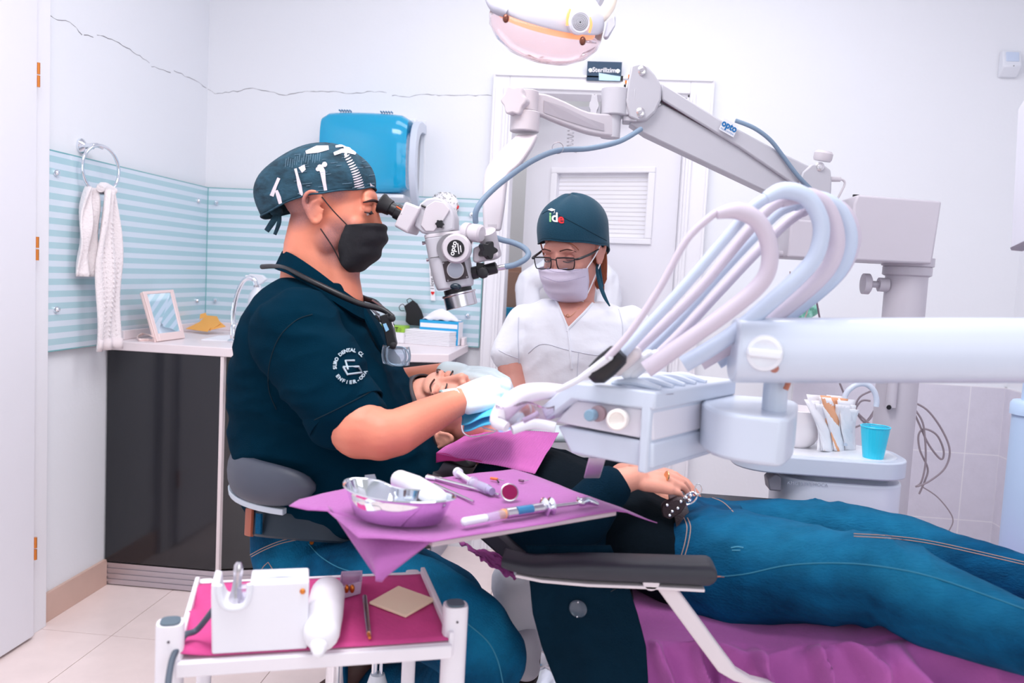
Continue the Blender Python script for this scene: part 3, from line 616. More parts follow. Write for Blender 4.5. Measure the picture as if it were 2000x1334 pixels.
obj('side_knob', G().lathe((p.x-.01, Yc-.04, p.z), (1, 0, 0), [(.018, 0), (.024, .002), (.024, .02), (.009, .022), (.009, .05)], 20), GREYP, t)
p = at(1683, 384, Yc-.1); obj('lug', G().box((p.x, Yc-.05, p.z+.004), (.014, .01, .012)), BLACK, t, smooth=False)
obj('wall_bracket_tube', G().cone((at(1742, 780, Yc-.06).x, Yc-.055, at(1742, 745, Yc-.06).z+.03), (at(1742, 780, Yc-.06).x, Yc-.055, at(1742, 796, Yc-.06).z), .0135, n=18), GREYP, t)
p = at(1738, 795, Yc-.07); obj('socket', G().cone((p.x-.002, Yc-.07, p.z-.0), (p.x-.004, Yc-.074, p.z-.001), .006, n=12), BLACK, t)
# ------------------------------------------------------------------ parallelogram arm
Ya, Yb = 2.08, 2.32   # left end, right end
def A(px, py, f=None):
    f = (px-1215)/(1600-1215) if f is None else f; return at(px, py, Ya+(Yb-Ya)*f)
am = MROOT
dv = V((0, .06, 0))
obj('lower_beam', G().prism([A(1228, 240), A(1262, 220), A(1295, 202), A(1420, 268), A(1552, 345), A(1552, 402), A(1500, 376), A(1260, 262)], dv), CREAM, am, bevel=.004)
obj('upper_beam', G().prism([A(1290, 163), A(1400, 232), A(1530, 302), A(1600, 336), A(1588, 372), A(1560, 370), A(1440, 288), A(1292, 198)], dv*.96+V((0, 0, 0)), V((0, -.014, 0))), CREAM, am, bevel=.005)
obj('beam_gap', G().tube([A(1292, 199)-V((0, .006, 0)), A(1440, 285)-V((0, .006, 0)), A(1550, 360)-V((0, .006, 0))], .0022, n=6, res=1), mat('shadow_gap', '#4c3744', .8), am)
obj('underside_slot', G().prism([A(1448, 346), A(1462, 343), A(1525, 376), A(1508, 376)], V((0, .03, 0)), V((0, .012, -.002))), mat('slot_dark', '#6f6672', .6), am, smooth=False)
def cheek(cx_, cy_, pts, name): return obj(name, G().prism([A(*p) for p in pts], dv+V((0, .03, 0)), V((0, -.024, 0))), CREAM, am, bevel=.005)
cheek(0, 0, [(1226, 164), (1232, 132), (1247, 128), (1262, 132), (1278, 150), (1291, 172), (1290, 198), (1279, 222), (1262, 238), (1246, 240), (1228, 232), (1222, 200)], 'left_cheek')
cheek(0, 0, [(1555, 365), (1563, 338), (1582, 322), (1602, 322), (1618, 334), (1620, 356), (1618, 400), (1560, 400)], 'right_cheek')
for px, py in ((1252, 143), (1249, 224), (1596, 328)):
    p = A(px, py)-V((0, .024, 0)); s = am
    obj('bolt_ring', G().lathe(p, (0, -1, 0), [(.012, 0), (.012, .003), (.008, .005)], 20), STEEL, s); obj('bolt', G().lathe(p-V((0, .004, 0)), (0, -1, 0), [(.0055, 0), (.005, .003)], 6), SCREW, s)
p = A(1550, 325)-V((0, .004, 0))
for px, py, w in ((1214, 156, .006), (1222, 163, .004), (1228, 152, .004), (1220, 172, .005)): p = A(px, py); obj('end_screw', G().box(p-V((0, .01, 0)), (w, .014, w*1.8)), BLACK if w > .004 else BRASS, am, smooth=False)
# brand plate
a, b = A(1407, 232), A(1440, 250); n = V((0, -1, 0)); dr = (A(1440, 252)-A(1404, 232)).normalized(); du = V((-dr.z, 0, dr.x)).normalized()
if du.z < 0: du = -du
pc = A(1420, 253); pc.y = min(A(1404, 232).y, A(1440, 252).y)-.017; hw, hh = .023, .0155
dr.y = (Yb-Ya)/(A(1600, 330).x-A(1215, 200).x)*dr.x
pl = [pc-dr*hw-du*hh, pc+dr*hw-du*hh, pc+dr*hw+du*hh, pc-dr*hw+du*hh]
obj('badge', G().prism([q+V((0, .004, 0)) for q in pl], (0, -.0045, 0)), mat('badge_white', '#eef0f6', .3), am, smooth=False)
OB = mat('badge_blue', '#1272b4', .4)
text_on('lettering', 'opto', pc+du*.0035-V((0, .001, 0)), dr, du, .0235, OB, am, off=.0009)
text_on('lettering', 'MICRO SYSTEMS', pc-du*.0105-V((0, .001, 0)), dr, du, .0056, OB, am)
# cable over the arm
obj('cable', G().tube([A(1436, 240)-V((0, .0, -.006)), A(1470, 252)-V((0, .016, 0)), A(1500, 276)-V((0, .024, 0)), A(1525, 308)-V((0, .026, 0)), A(1552, 345)-V((0, .03, 0)), A(1580, 374)-V((0, .03, 0))], .0055, n=10), GREYC, MROOT, label='grey-blue cable')
# spring clip by the warm light on the joint
p = A(1606, 306); q = A(1618, 322)
obj('tension_knob', G().lathe(A(1608, 306)+V((0, .01, -.01)), (.15, -.1, 1), [(.022, 0), (.025, .006), (.025, .02), (.02, .026)], 14), CREAM2, am)
obj('lever', G().cone(A(1618, 350), A(1640, 350), .007).tube([A(1640, 350), A(1648, 353), A(1649, 362), A(1636, 388)], .003), CREAM2, am)
# vertical joint and first link
p = at(1196, 175, 2.08); j = MROOT
zA = at(1196, 172, 2.08).z; zB = at(1196, 226, 2.08).z; px_ = at(1196, 200, 2.08).x
obj('joint_block', G().cone((px_+.005, 2.085, zA), (px_+.005, 2.085, zB), .033, n=30).box((px_+.032, 2.1, (zA+zB)/2), (.045, .06, zA-zB-.002)), CREAM, j, bevel=.003)
obj('joint_stub', G().cone((px_, 2.085, zB), (px_, 2.085, zB-.053), .0235, n=26), CREAM, j)
obj('under_plate', G().box((px_+.045, 2.1, zB-.006), (.035, .05, .014)), CREAM, j, bevel=.003)
k = at(1160, 208, 2.08)
obj('lobe_knob', G().prism([k+V((.019*(1+.12*math.cos(6*a))*math.cos(a)*.55, 0, .026*(1+.12*math.cos(6*a))*math.sin(a))) for a in [q*PI/24 for q in range(48)]], (0, .03, 0), (0, -.015, 0)), CREAM, j, bevel=.003)
def ylk(px): return 2.08-.16*(1196-px)/(1196-1025)
L1 = [(1198, 224), (1198, 270), (1180, 270), (1150, 262), (1105, 245), (1058, 228), (1054, 182), (1070, 184), (1108, 200), (1150, 222), (1175, 226)]
g = G(); TP = [(1205, 222), (1150, 218), (1100, 196), (1070, 184), (1052, 181), (1026, 180)]; BT = [(1205, 268), (1150, 260), (1100, 243), (1070, 231), (1052, 224), (1026, 222)]
rs = []
for (a, b), (c_, d_) in zip(catmull(TP, 4), catmull(BT, 4)):
    y = ylk(a); P0 = at(a, b, y-.018); P1 = at(c_, d_, y-.018); w = V((0, .036, 0))
    rs.append([P0, P0+w, P1+w, P1])
obj('link_arm', G().rings(rs), CREAM2, j, bevel=.006, bseg=3)
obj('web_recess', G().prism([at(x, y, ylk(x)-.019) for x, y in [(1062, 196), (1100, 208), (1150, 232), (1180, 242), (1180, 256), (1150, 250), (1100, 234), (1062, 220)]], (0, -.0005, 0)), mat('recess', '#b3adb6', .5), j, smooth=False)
# hanging bracket: boss, knob, down arm
Yh = 1.92
h = MROOT
bx = at(1027, 200, Yh).x
obj('boss', G().cone((bx, Yh, at(1027, 178, Yh).z), (bx, Yh, at(1027, 218, Yh).z), .028, n=28).cone((bx, Yh, at(1027, 219, Yh).z), (bx, Yh, at(1027, 258, Yh).z), .0335, n=28), CREAM2, h, bevel=.002)
k = at(1003, 198, Yh-.03)
obj('lobe_knob', G().prism([k+V((.026*(1+.1*math.cos(6*a))*math.cos(a), 0, .031*(1+.1*math.cos(6*a))*math.sin(a))) for a in [q*PI/30 for q in range(60)]], V((.012, .03, 0)), V((0, -.015, 0))), CREAM2, h, bevel=.004, bseg=3)
LE = [(1010, 262), (985, 285), (962, 310), (948, 332), (943, 360), (942, 400), (944, 450)]
RE = [(1050, 262), (1040, 285), (1018, 318), (994, 340), (988, 362), (984, 400), (976, 450)]
rs = []
for i, ((a, b), (c_, d_)) in enumerate(zip(catmull(LE, 4), catmull(RE, 4))):
    y = Yh-.09*i/24; P0 = at(a, b, y-.016); P1 = at(c_, d_, y-.016); w = V((0, .032, 0)); rs.append([P0, P0+w, P1+w, P1])
obj('down_arm', G().rings(rs), CREAM2, h, bevel=.006, bseg=3)
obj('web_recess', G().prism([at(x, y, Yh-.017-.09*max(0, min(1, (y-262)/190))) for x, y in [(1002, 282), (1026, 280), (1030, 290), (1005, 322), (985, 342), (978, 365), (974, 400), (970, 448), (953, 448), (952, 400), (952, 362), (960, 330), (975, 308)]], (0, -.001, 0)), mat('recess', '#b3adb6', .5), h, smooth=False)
# light guide cable from arm to microscope
pc_ = [at(1252, 252, 2.05), at(1210, 276, 2.0), at(1150, 290, 1.93), at(1090, 294, 1.88), at(1040, 314, 1.85), at(985, 352, 1.8), at(948, 385, 1.77), at(930, 412, 1.76), at(929, 435, 1.77)]
obj('light_guide', G().tube(pc_, .0062, n=12), GREYC, MROOT, label='grey-blue light guide')
kr = at(1091, 291, 1.88); obj('cable_ring', G().tube([kr+V((.0125*math.cos(a*PI/6)-.002, 0, .0125*math.sin(a*PI/6)+.002)) for a in range(12)], .0008, n=5, res=2, closed=True), SCREW, label='thin wire ring looped around the light guide cable', category='ring')
# ------------------------------------------------------------------ microscope head
Ym = 1.77
ms = MROOT
def M_(x, y, d=0): return at(x, y, Ym+d)
ax = (M_(896, 600)-M_(868, 455)).normalized(); ar = V((0, 1, 0)); as_ = ar.cross(ax).normalized()
if as_.x < 0: as_ = -as_
# body: rounded rectangle sections
rs = []
for (l, r_, a, b) in (((832, 466), (908, 457), 0, 0), ((833, 472), (910, 463), 0, 0), ((842, 520), (918, 508), 0, 0), ((850, 552), (924, 545), 0, 0), ((857, 568), (923, 558), 0, 0)):
    p = M_(*l); q = M_(*r_); c = (p+q)/2; hw = (q-p)/2; n = 28; w = .04
    rs.append([c+hw*(abs(math.cos(t_))**.55*(1 if math.cos(t_) > 0 else -1))+ar*w*(abs(math.sin(t_))**.55*(1 if math.sin(t_) > 0 else -1)) for t_ in [2*PI*k/n for k in range(n)]])
obj('body', G().rings(rs), CREAM, ms, bevel=.004, bseg=3, angle=50)
obj('seam_line', G().tube([M_(840, 504, -.041), M_(868, 500, -.041)], .0008, n=5, res=1), BLACK, ms)
obj('top_cap', G().rings([[M_(870, 459)+(p-M_(870, 459))*s+ax*d for p in rs[0]] for s, d in ((.98, -.006), (1.0, -.004), (1.0, .001))]), CREAM2, ms)
# prism housing
H = [(815, 444), (819, 418), (827, 400), (839, 391), (854, 388), (868, 391), (880, 402), (888, 414), (892, 426), (892, 450), (870, 457), (845, 460), (830, 457)]
obj('prism_housing', G().prism([M_(*p) for p in H], (0, .07, 0), (0, -.035, 0)), CREAM, ms, bevel=.004)
obj('housing_plate', G().prism([M_(x, y, -.035) for x, y in [(832, 404), (850, 392), (868, 396), (879, 410), (866, 432), (848, 452), (832, 452), (822, 440)]], (0, -.004, 0)), CREAM2, ms, bevel=.0015)
p = M_(860, 438, -.04); obj('small_knob', G().prism([p+V((.008*(1+.15*math.cos(6*a))*math.cos(a), 0, .008*(1+.15*math.cos(6*a))*math.sin(a))) for a in [k*PI/18 for k in range(36)]], (0, -.012, 0)), BLACK, ms, bevel=.001)
p = M_(866, 445, -.04); obj('screw', G().cone(p, p-V((0, .004, 0)), .0022, n=10), SCREW, ms)
obj('lever', G().tube([M_(823, 401, -.037), M_(832, 405, -.037)], .0025, n=6, res=1), BLACK, ms)
# binocular block and eyepieces
tl_, tr_, br_, bl_ = (801, 397), (831, 409), (806, 459), (779, 444)
obj('binocular_block', G().prism([M_(*p) for p in (tl_, tr_, br_, bl_)], (0, .098, 0), (0, -.049, 0)), CREAM2, ms, bevel=.005, bseg=3)
ea = (M_(818, 436)-M_(790, 420)).normalized()
for k, dy in enumerate((-.031, .031)):
    e0 = M_(745, 397, dy); e1 = M_(790, 421, dy); d = (e1-e0); L = d.length; d.normalize()
    ep = obj('eyepiece', G().lathe(e0, d, [(.012, .012), (.0155, .016), (.0155, .02), (.0135, .022), (.0135, .034), (.0165, .036), (.0165, .05), (.018, .052), (.018, .058)], 28), BLACK, ms)
    obj('eyecup', G().lathe(e0, d, [(.021, -.002), (.022, .001), (.018, .01), (.0165, .022), (.013, .022), (.015, .008), (.018, 0)], 28), BLACKR, ep)
    obj('orange_scale', G().box(e0+d*.043+V((.006, -.0145, .007)), (.02, .003, .0025), Matrix.Rotation(rad(28), 3, 'Y')), mat('orange_scale', '#e0683a', .5), ep, smooth=False)
# zoom wheel with emblem
c = M_(893, 486, -.04)
obj('wheel_housing', G().lathe(c, (0, -1, 0), [(.03, -.01), (.031, .002), (.031, .012), (.027, .018)], 32), CREAM2, ms)
obj('wheel_flange', G().lathe(c+V((-.012, 0, .0)), (0, -1, 0), [(.031, -.005), (.031, .004)], 32), SCREW, ms)
obj('emblem_disc', G().lathe(c, (0, -1, 0), [(.018, .017), (.018, .0195)], 32), BLACK, ms)
tu = V((math.cos(rad(80)), 0, math.sin(rad(80)))); tp = V((tu.z, 0, -tu.x))*-1
text_on('lettering', 'opto', c+V((-.005, -.0198, 0)), tu, V((-tu.z, 0, tu.x)), .0155, PAPER, ms, off=.0003)
for d in (.0055, .0105): obj('emblem_line', G().box(c+V((d, -.0198, 0)), (.0018, .0006, .022 if d < .008 else .014), Matrix.Rotation(rad(-10), 3, 'Y')), PAPER, ms, smooth=False)
p = M_(868, 491, -.045); obj('ball_stop', G().ell(p, .0055), STEEL, ms)
# black plate with grey disc
cs = [(864, 511), (906, 506), (916, 543), (872, 551)]
obj('black_plate', G().prism([M_(x, y, -.04) for x, y in cs], (0, -.005, 0)), mat('dark_bronze', '#3a3136', .4), ms, bevel=.0015)
c = M_(890, 527, -.045); obj('plate_ring', G().lathe(c, (0, -1, 0), [(.018, 0), (.018, .004), (.016, .004)], 30), ALU, ms); obj('grey_disc', G().lathe(c, (0, -1, 0), [(.016, .0), (.016, .005), (.012, .0055)], 30), mat('disc_grey', '#8e93a0', .4), ms)
for x, y in ((866, 514), (903, 510), (912, 541), (875, 548)): p = M_(x, y, -.045); obj('screw', G().cone(p, p-V((0, .0018, 0)), .0018, n=8), SCREW, ms)
for a, b in (((825, 475), (834, 474)), ((833, 508), (842, 506))): obj('set_screw', G().cone(M_(*a), M_(*b), .0038, .0025, n=12), SCREW, ms)
# objective
o0 = M_(894, 566); o1 = M_(902, 599); od = (o1-o0).normalized()
obj('objective_neck', G().lathe(o0-od*.004, od, [(.03, 0), (.03, .012), (.028, .014)], 28), BLACK, ms)
obj('objective_ring', G().lathe(o0+od*.007, od, [(.037, 0), (.037, .003), (.0345, .005), (.0345, .03), (.033, .031), (.03, .031), (.03, .02)], 36), STEEL, ms)
p = M_(890, 560, -.045); obj('focus_ball', G().ell(p, (.012, .006, .007)), mat('dark_glass', '#20303c', .1), ms)
# right-hand joints
obj('white_knob', G().lathe(M_(905, 452, -.01), M_(950, 458, -.03)-M_(905, 452, -.01), [(.017, 0), (.0195, .004), (.0195, .016), (.016, .017), (.016, .02), (.019, .022), (.019, .042), (.015, .046)], 28), CREAM2, ms)
obj('chrome_ring', G().lathe(M_(910, 478), M_(945, 490)-M_(910, 478), [(.018, 0), (.02, .003), (.02, .009), (.016, .012)], 26), CHROME, ms)
obj('side_arm', G().prism([M_(x, y) for x, y in [(925, 485), (940, 478), (972, 492), (975, 502), (962, 506), (930, 514), (924, 510)]], (0, .03, 0), (0, -.01, 0)), CREAM2, ms, bevel=.004)
obj('rear_boss', G().cone(M_(950, 452, .0), M_(962, 500, .03), .02, n=20), CREAM2, ms)
p = M_(957, 489, -.03)
obj('star_knob', G().prism([p+V((.0165*(1+.2*math.cos(5*a))*math.cos(a)*.9, 0, .0165*(1+.2*math.cos(5*a))*math.sin(a))) for a in [k*PI/30 for k in range(60)]], V((-.012, .026, 0)), V((0, -.008, 0))), BLACK, ms, bevel=.003)
obj('lamp_clamp', G().lathe(M_(922, 534), M_(951, 527)-M_(922, 534), [(.0135, 0), (.0135, .012), (.008, .012), (.008, .03)], 20).lathe(M_(944, 533, -.01), (0, -1, 0), [(.0125, 0), (.0125, .012), (.008, .014)], 8).box(M_(938, 520), (.016, .012, .014)), BLACK, ms, bevel=.001)
obj('guide_socket', G().lathe(M_(948, 528), M_(972, 522)-M_(948, 528), [(.0125, 0), (.0125, .024), (.009, .026)], 18), BLACK, ms)
obj('guide_ferrule', G().cone(M_(970, 524), M_(988, 521), .006, n=14), STEEL, ms)
obj('guide_loop', G().tube([M_(986, 521), M_(1006, 517), M_(1026, 506), M_(1032, 495, .01), M_(1022, 483, .02), M_(1002, 474, .03), M_(982, 469, .03), M_(962, 462, .03)], .0062, n=12), GREYC, ms)
# ------------------------------------------------------------------ operating lamp above
Yl = 1.62
ol = thing('operating_lamp', 'white operating lamp with clear shield and warm bulb glow above the doctor', 'lamp', at(1075, 110, Yl))
def L_(x, y, d=0): return at(x, y, Yl+d)
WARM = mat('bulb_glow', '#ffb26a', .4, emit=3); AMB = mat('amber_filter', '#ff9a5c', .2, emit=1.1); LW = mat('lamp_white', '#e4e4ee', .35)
# housing: tilted lens-shaped shell
cx1 = L_(1072, 22); Rl = Matrix.Rotation(rad(13.5), 3, 'Y') @ Matrix.Rotation(rad(27), 3, 'X')
g = G().ell((0, 0, 0), (.108, .085, .068), n=36, m=18)
g.v = [V((p.x, p.y, p.z if p.z > -.004 else -.004-(abs(p.z)-.004)*.12)) for p in g.v]
g.map(lambda p: cx1+Rl @ p+V((0, 0, -.008)))
obj('housing', g, LW, ol, angle=60)
g = G().rings([[cx1+Rl @ V((rx*math.cos(a), rx*.8*math.sin(a), z)) for a in [2*PI*k/40 for k in range(40)]] for rx, z in ((.102, -.014), (.101, -.024))])
obj('amber_band', g, AMB, ol)
ACR = mat('clear_acrylic', '#fdf6fa', .05, trans=.9, ior=1.06, coat=.3)
g = G(); prof = [(.108, -.012), (.109, -.03), (.106, -.045), (.09, -.065), (.062, -.082), (.03, -.09), (.0, -.092)]
g.rings([[cx1+Rl @ V((r_*math.cos(a), r_*.8*math.sin(a), z)) for a in [2*PI*k/48 for k in range(48)]] for r_, z in prof], cap=False)
obj('clear_shield', g, ACR, ol, solid=.003)
for (x, y) in ((988, 36), (1138, 80)): obj('clip_screw', G().ell(L_(x, y, -.07), (.006, .006, .008)), mat('dark_copper', '#7a4a3c', .3, .6), ol)
c = L_(1132, 44, -.078)
g = G().lathe(c, V((.28, -1, -.2)), [(.021, -.012), (.021, .003), (.017, .006), (.0155, .0045)], 30); obj('vent_housing', g, LW, ol)
vd = V((.28, -1, -.2)).normalized()
for r_ in (.0135, .0105, .0075, .0045):
    u, w = frame(vd); obj('vent_ring', G().tube([c+vd*.005+(u*math.cos(a*PI/9)+w*math.sin(a*PI/9))*r_ for a in range(18)], .0007, n=5, res=1, closed=True), SCREW, ol)
obj('vent_hub', G().lathe(c, vd, [(.0015, .0), (.0015, .0065)], 10), BLACK, ol)
obj('amber_slot', G().tube([L_(1113, 18, -.082), L_(1109, 32, -.084), L_(1108, 50, -.082)], .0028, n=8), AMB, ol)
obj('amber_slot', G().tube([L_(1152, 34, -.078), L_(1155, 48, -.078), L_(1151, 64, -.076)], .002, n=8), AMB, ol)
obj('maker_plate', G().hexa([L_(1030, 33, -.074), L_(1046, 36, -.076), L_(1046, 36, -.07), L_(1030, 33, -.068)], [L_(1030, 31, -.075), L_(1046, 34, -.077), L_(1046, 34, -.07), L_(1030, 31, -.068)]), SCREW, ol, smooth=False)
obj('handle', G().tube([L_(952, -6, -.04), L_(960, 6, -.05), L_(972, 17, -.055), L_(990, 26, -.055)], [.006, .009, .011, .009], n=12), mat('lamp_grey', '#b9b9c6', .4), ol)
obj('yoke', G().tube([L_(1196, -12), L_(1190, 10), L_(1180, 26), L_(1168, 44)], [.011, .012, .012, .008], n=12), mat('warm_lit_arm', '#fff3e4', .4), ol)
obj('handle', G().rings([[L_(1200, 28, -.03), L_(1203, 32, .0), L_(1192, 40, .01), L_(1186, 36, -.02)], [L_(1203, 48, -.03), L_(1202, 50, 0), L_(1188, 60, .01), L_(1182, 56, -.02)], [L_(1186, 74, -.03), L_(1187, 78, 0), L_(1180, 79, .01), L_(1177, 75, -.02)]]), mat('lamp_grey', '#b9b9c6', .4), ol, bevel=.005, bseg=3)
obj('bulb', G().cone(L_(1040, 45, .0), L_(1100, 62, .0), .006, n=12), WARM, ol)
obj('upper_arm', G().tube([L_(1180, -4, .05), L_(1130, -40, .06), L_(1090, -90, .08)], .018, n=14), LW, ol)
obj('ceiling_pole', G().cone(L_(1090, -88, .08), V((L_(1090, -88, .08).x, L_(1090, -88, .08).y, CEIL)), .02), LW, ol)
l = bpy.data.lights.new('lamp_beam', 'SPOT'); l.energy = 13; l.color = (1, .95, .9); l.spot_size = rad(26); l.spot_blend = .6; l.shadow_soft_size = .05
lo = bpy.data.objects.new('lamp_beam', l); COL.objects.link(lo); s0 = L_(1060, 122, -.0); tg = at(950, 760, 1.68)
lo.location = s0; lo.rotation_euler = (tg-s0).to_track_quat('-Z', 'Y').to_euler()
# ------------------------------------------------------------------ delivery unit (foreground)
Yu = 1.15
def U(x, y, z): return atz(x, y, z)
ZT = at(1281, 766, Yu).z
du_ = thing('dental_unit', 'white foreground dental unit with arched hoses, horizontal arm and pale blue pole', 'dental unit', U(1281, 766, ZT)-V((0, 0, .15)))
fl = U(1113, 746, ZT); fr = U(1281, 766, ZT); brr = U(1439, 741, ZT); bll = U(1218, 729, ZT)
dirx = (fr-fl).normalized(); diry = (brr-fr).normalized()
zlid = .026; back = diry*((brr-fr).length)
def dn_(p, z): return p-V((0, 0, z))
Yl0 = Yu*1.075
lip = at(1054, 796, Yl0); lipb = at(1066, 822, Yl0-.002)
# lid: top plate plus sloping nose, extruded along diry
prof = [fr, fl, lip, lipb, dn_(fl, zlid)+dirx*.006, dn_(fr, zlid)]
obj('lid', G().prism(prof, back), WHITEG, du_, bevel=.004, bseg=3)
obj('lid_seam', G().tube([fr+V((.0005, .004, -.006)), fr+diry*.05+V((.0008, 0, -.006))], .0006, n=5, res=1), ALU, du_)
bot = [at(1122, 781, Yu*1.06), at(1271, 800, Yu+.004), at(1274, 862, Yu+.004), at(1080, 825, Yu*1.07)]
ins = diry*.004
obj('side_face', G().prism([p+ins for p in bot], back-ins*2), mat('unit_grey', '#e2e1ec', .35), du_, bevel=.003)
low = [at(1086, 832, Yu*1.07), at(1274, 866, Yu+.003), at(1274, 917, Yu+.003), at(1113, 886, Yu*1.06)]
obj('lower_shell', G().prism([p+ins*.5 for p in low], back*1.0), WHITEG, du_, bevel=.004, bseg=3)
obj('end_shell', G().prism([fr-dirx*.006+V((0, 0, -.003)), dn_(fr, .115)-dirx*.006, dn_(fr, .115)-dirx*.02, fr-dirx*.02-V((0, 0, .003))], back*1.02), WHITEG, du_, bevel=.003)
# rim ribs between hose slots
for k in range(5):
    p = fr*(1-.0)+diry*(.03+.036*k)-dirx*.008; e = p-dirx*(.075+.0*k)
    obj('rest_rib', G().tube([p+V((0, 0, .001)), (p+e)/2+V((0, 0, .007)), e+V((0, 0, .002))], [.004, .006, .003], n=8), WHITEG, du_)
    obj('slot_pin', G().ell(e+diry*.018+V((0, 0, .002)), (.003, .003, .004)), BLACK, du_)
# knobs
k0 = at(1183, 808, Yu+.03); nrm = dirx.cross(V((0, 0, 1))).normalized()
if nrm.y > 0: nrm = -nrm
k1 = at(1145, 812, Yu+.02)
obj('blue_knob', G().lathe(at(1170, 808, Yu+.07), at(1148, 812, Yu-.0)-at(1170, 808, Yu+.07), [(.0085, 0), (.0085, .06), (.007, .066)], 20), mat('blue_grey_knob', '#7f9db4', .35), du_)
obj('knob_ring', G().lathe(at(1171, 807, Yu+.035), nrm, [(.0115, 0), (.0115, .008)], 20), mat('dusty_ring', '#a98f97', .5), du_)
obj('white_knob', G().lathe(at(1210, 818, Yu+.03), at(1203, 821, Yu-.02)-at(1210, 818, Yu+.03), [(.013, 0), (.015, .006), (.015, .038), (.013, .042), (.011, .042), (.010, .038), (.004, .036)], 26), mat('ivory_knob', '#f3ece8', .3), du_)
# swivel block, post
sw = [(1385, 800), (1375, 888)]
a0 = at(1380, 800, 1.32); zt_s = at(1470, 800, 1.22).z; zb_s = at(1470, 890, 1.22).z
q = [at(1378, 800, 1.36), at(1395, 800, 1.2), at(1520, 800, 1.15), at(1548, 800, 1.19), at(1556, 800, 1.26), at(1540, 800, 1.36)]
Q = catmull([(p.x, p.y) for p in q], 5, closed=True)
obj('swivel_block', G().rings([[V((x, y, z)) for x, y in Q] for z in (zb_s, zt_s)]), WHITEG, du_, bevel=.006, bseg=3)
nk = [fr*.4+brr*.6, brr, V((q[5].x-.02, q[5].y, ZT)), V((q[1].x+.02, q[1].y+.02, ZT))]
obj('neck_block', G().prism([V((p.x, p.y, zb_s+.004)) for p in nk], (0, 0, zt_s-zb_s-.008)), WHITEG, du_, bevel=.004)
pc = at(1512, 795, 1.23)
obj('post', G().cone((pc.x, pc.y, zt_s-.01), (pc.x, pc.y, at(1512, 735, 1.23).z), .0175, n=28), WHITEG, du_)
# spring arm: rounded beam
ar_ = du_
g = G(); rs = []
for k, (x, s_) in enumerate(((1430, .93), (1436, .99), (1600, 1), (1800, 1), (2000, 1), (2150, 1))):
    t0 = at(x, 620, 1.2); b0 = at(x, 747, 1.2); c = (t0+b0)/2; h = (t0-b0).length/2*s_; ring = []
    for a in range(32):
        th_ = 2*PI*a/32; cc, ss = math.cos(th_), math.sin(th_)
        ring.append(c+V((0, .045*(abs(cc)**.75)*(1 if cc > 0 else -1)*s_, h*(abs(ss)**.75)*(1 if ss > 0 else -1))))
    rs.append(ring)
obj('beam', g.rings(rs), WHITEG, ar_, bevel=.004, bseg=3, angle=50)
c = at(1493, 690, 1.155); kd = V((-.12, -1, -.03)).normalized()
obj('knob', G().lathe(c, kd, [(.025, -.01), (.0255, -.002), (.0235, .004), (.019, .005), (.015, .003)], 32), WHITE, ar_)
obj('knob_grip', G().box(c+kd*.005, (.046, .012, .012), Matrix.Rotation(rad(3), 3, 'Y')), WHITE, ar_, bevel=.003)
p = at(1512, 719, 1.16); obj('lock_screw', G().cone(p, p+kd*.004, .006, n=14), mat('rusty_screw', '#b07468', .5), ar_)
obj('lever_tip', G().tube([at(1541, 742, 1.2), at(1538, 752, 1.2), at(1534, 761, 1.2)], .004, n=8), mat('rust_lever', '#b5705a', .5), ar_)
# arched hoses
HOSE = mat('hose_blue_white', '#c3cfe4', .4); HOSE2 = mat('hose_mauve', '#cdc3d2', .4)
hoses = [
 ('thin_hose', [(1185, 700), (1230, 650), (1290, 560), (1340, 470), (1392, 420), (1410, 415)], [(1400, 418), (1440, 412), (1478, 430), (1500, 470), (1502, 520), (1480, 560), (1420, 610), (1350, 660), (1262, 722)], 1.13, HOSE2, 'front short hose loop'),
 ('hose', [(1212, 695), (1262, 640), (1340, 555), (1430, 450), (1470, 405), (1500, 385)], [(1495, 387), (1530, 372), (1575, 385), (1602, 430), (1600, 480), (1575, 525), (1500, 595), (1420, 660), (1335, 712)], 1.16, HOSE, ''),
 ('hose', [(1225, 700), (1290, 640), (1370, 560), (1450, 465), (1500, 410), (1530, 392)], [(1525, 394), (1570, 382), (1608, 398), (1630, 440), (1632, 490), (1605, 540), (1530, 605), (1450, 660), (1368, 708)], 1.19, HOSE2, ''),
 ('hose', [(1260, 690), (1320, 630), (1400, 540), (1470, 465), (1520, 415), (1555, 400)], [(1550, 402), (1590, 388), (1632, 404), (1656, 445), (1656, 490), (1630, 540), (1560, 600), (1480, 655), (1400, 706)], 1.22, HOSE, ''),
 ('hose', [(1275, 700), (1330, 650), (1400, 575), (1470, 500), (1530, 440), (1568, 412)], [(1563, 415), (1600, 396), (1640, 408), (1662, 440), (1664, 480), (1640, 530), (1580, 585), (1500, 640), (1430, 690)], 1.25, HOSE2, '')]
labs = ['thin grey hose looping in front of the others', 'leftmost of the four tall arching hoses, with the black coupling', 'second tall arching hose behind the black coupled one', 'third tall arching hose, reaching farther right', 'rearmost tall arching hose next to the stand box']
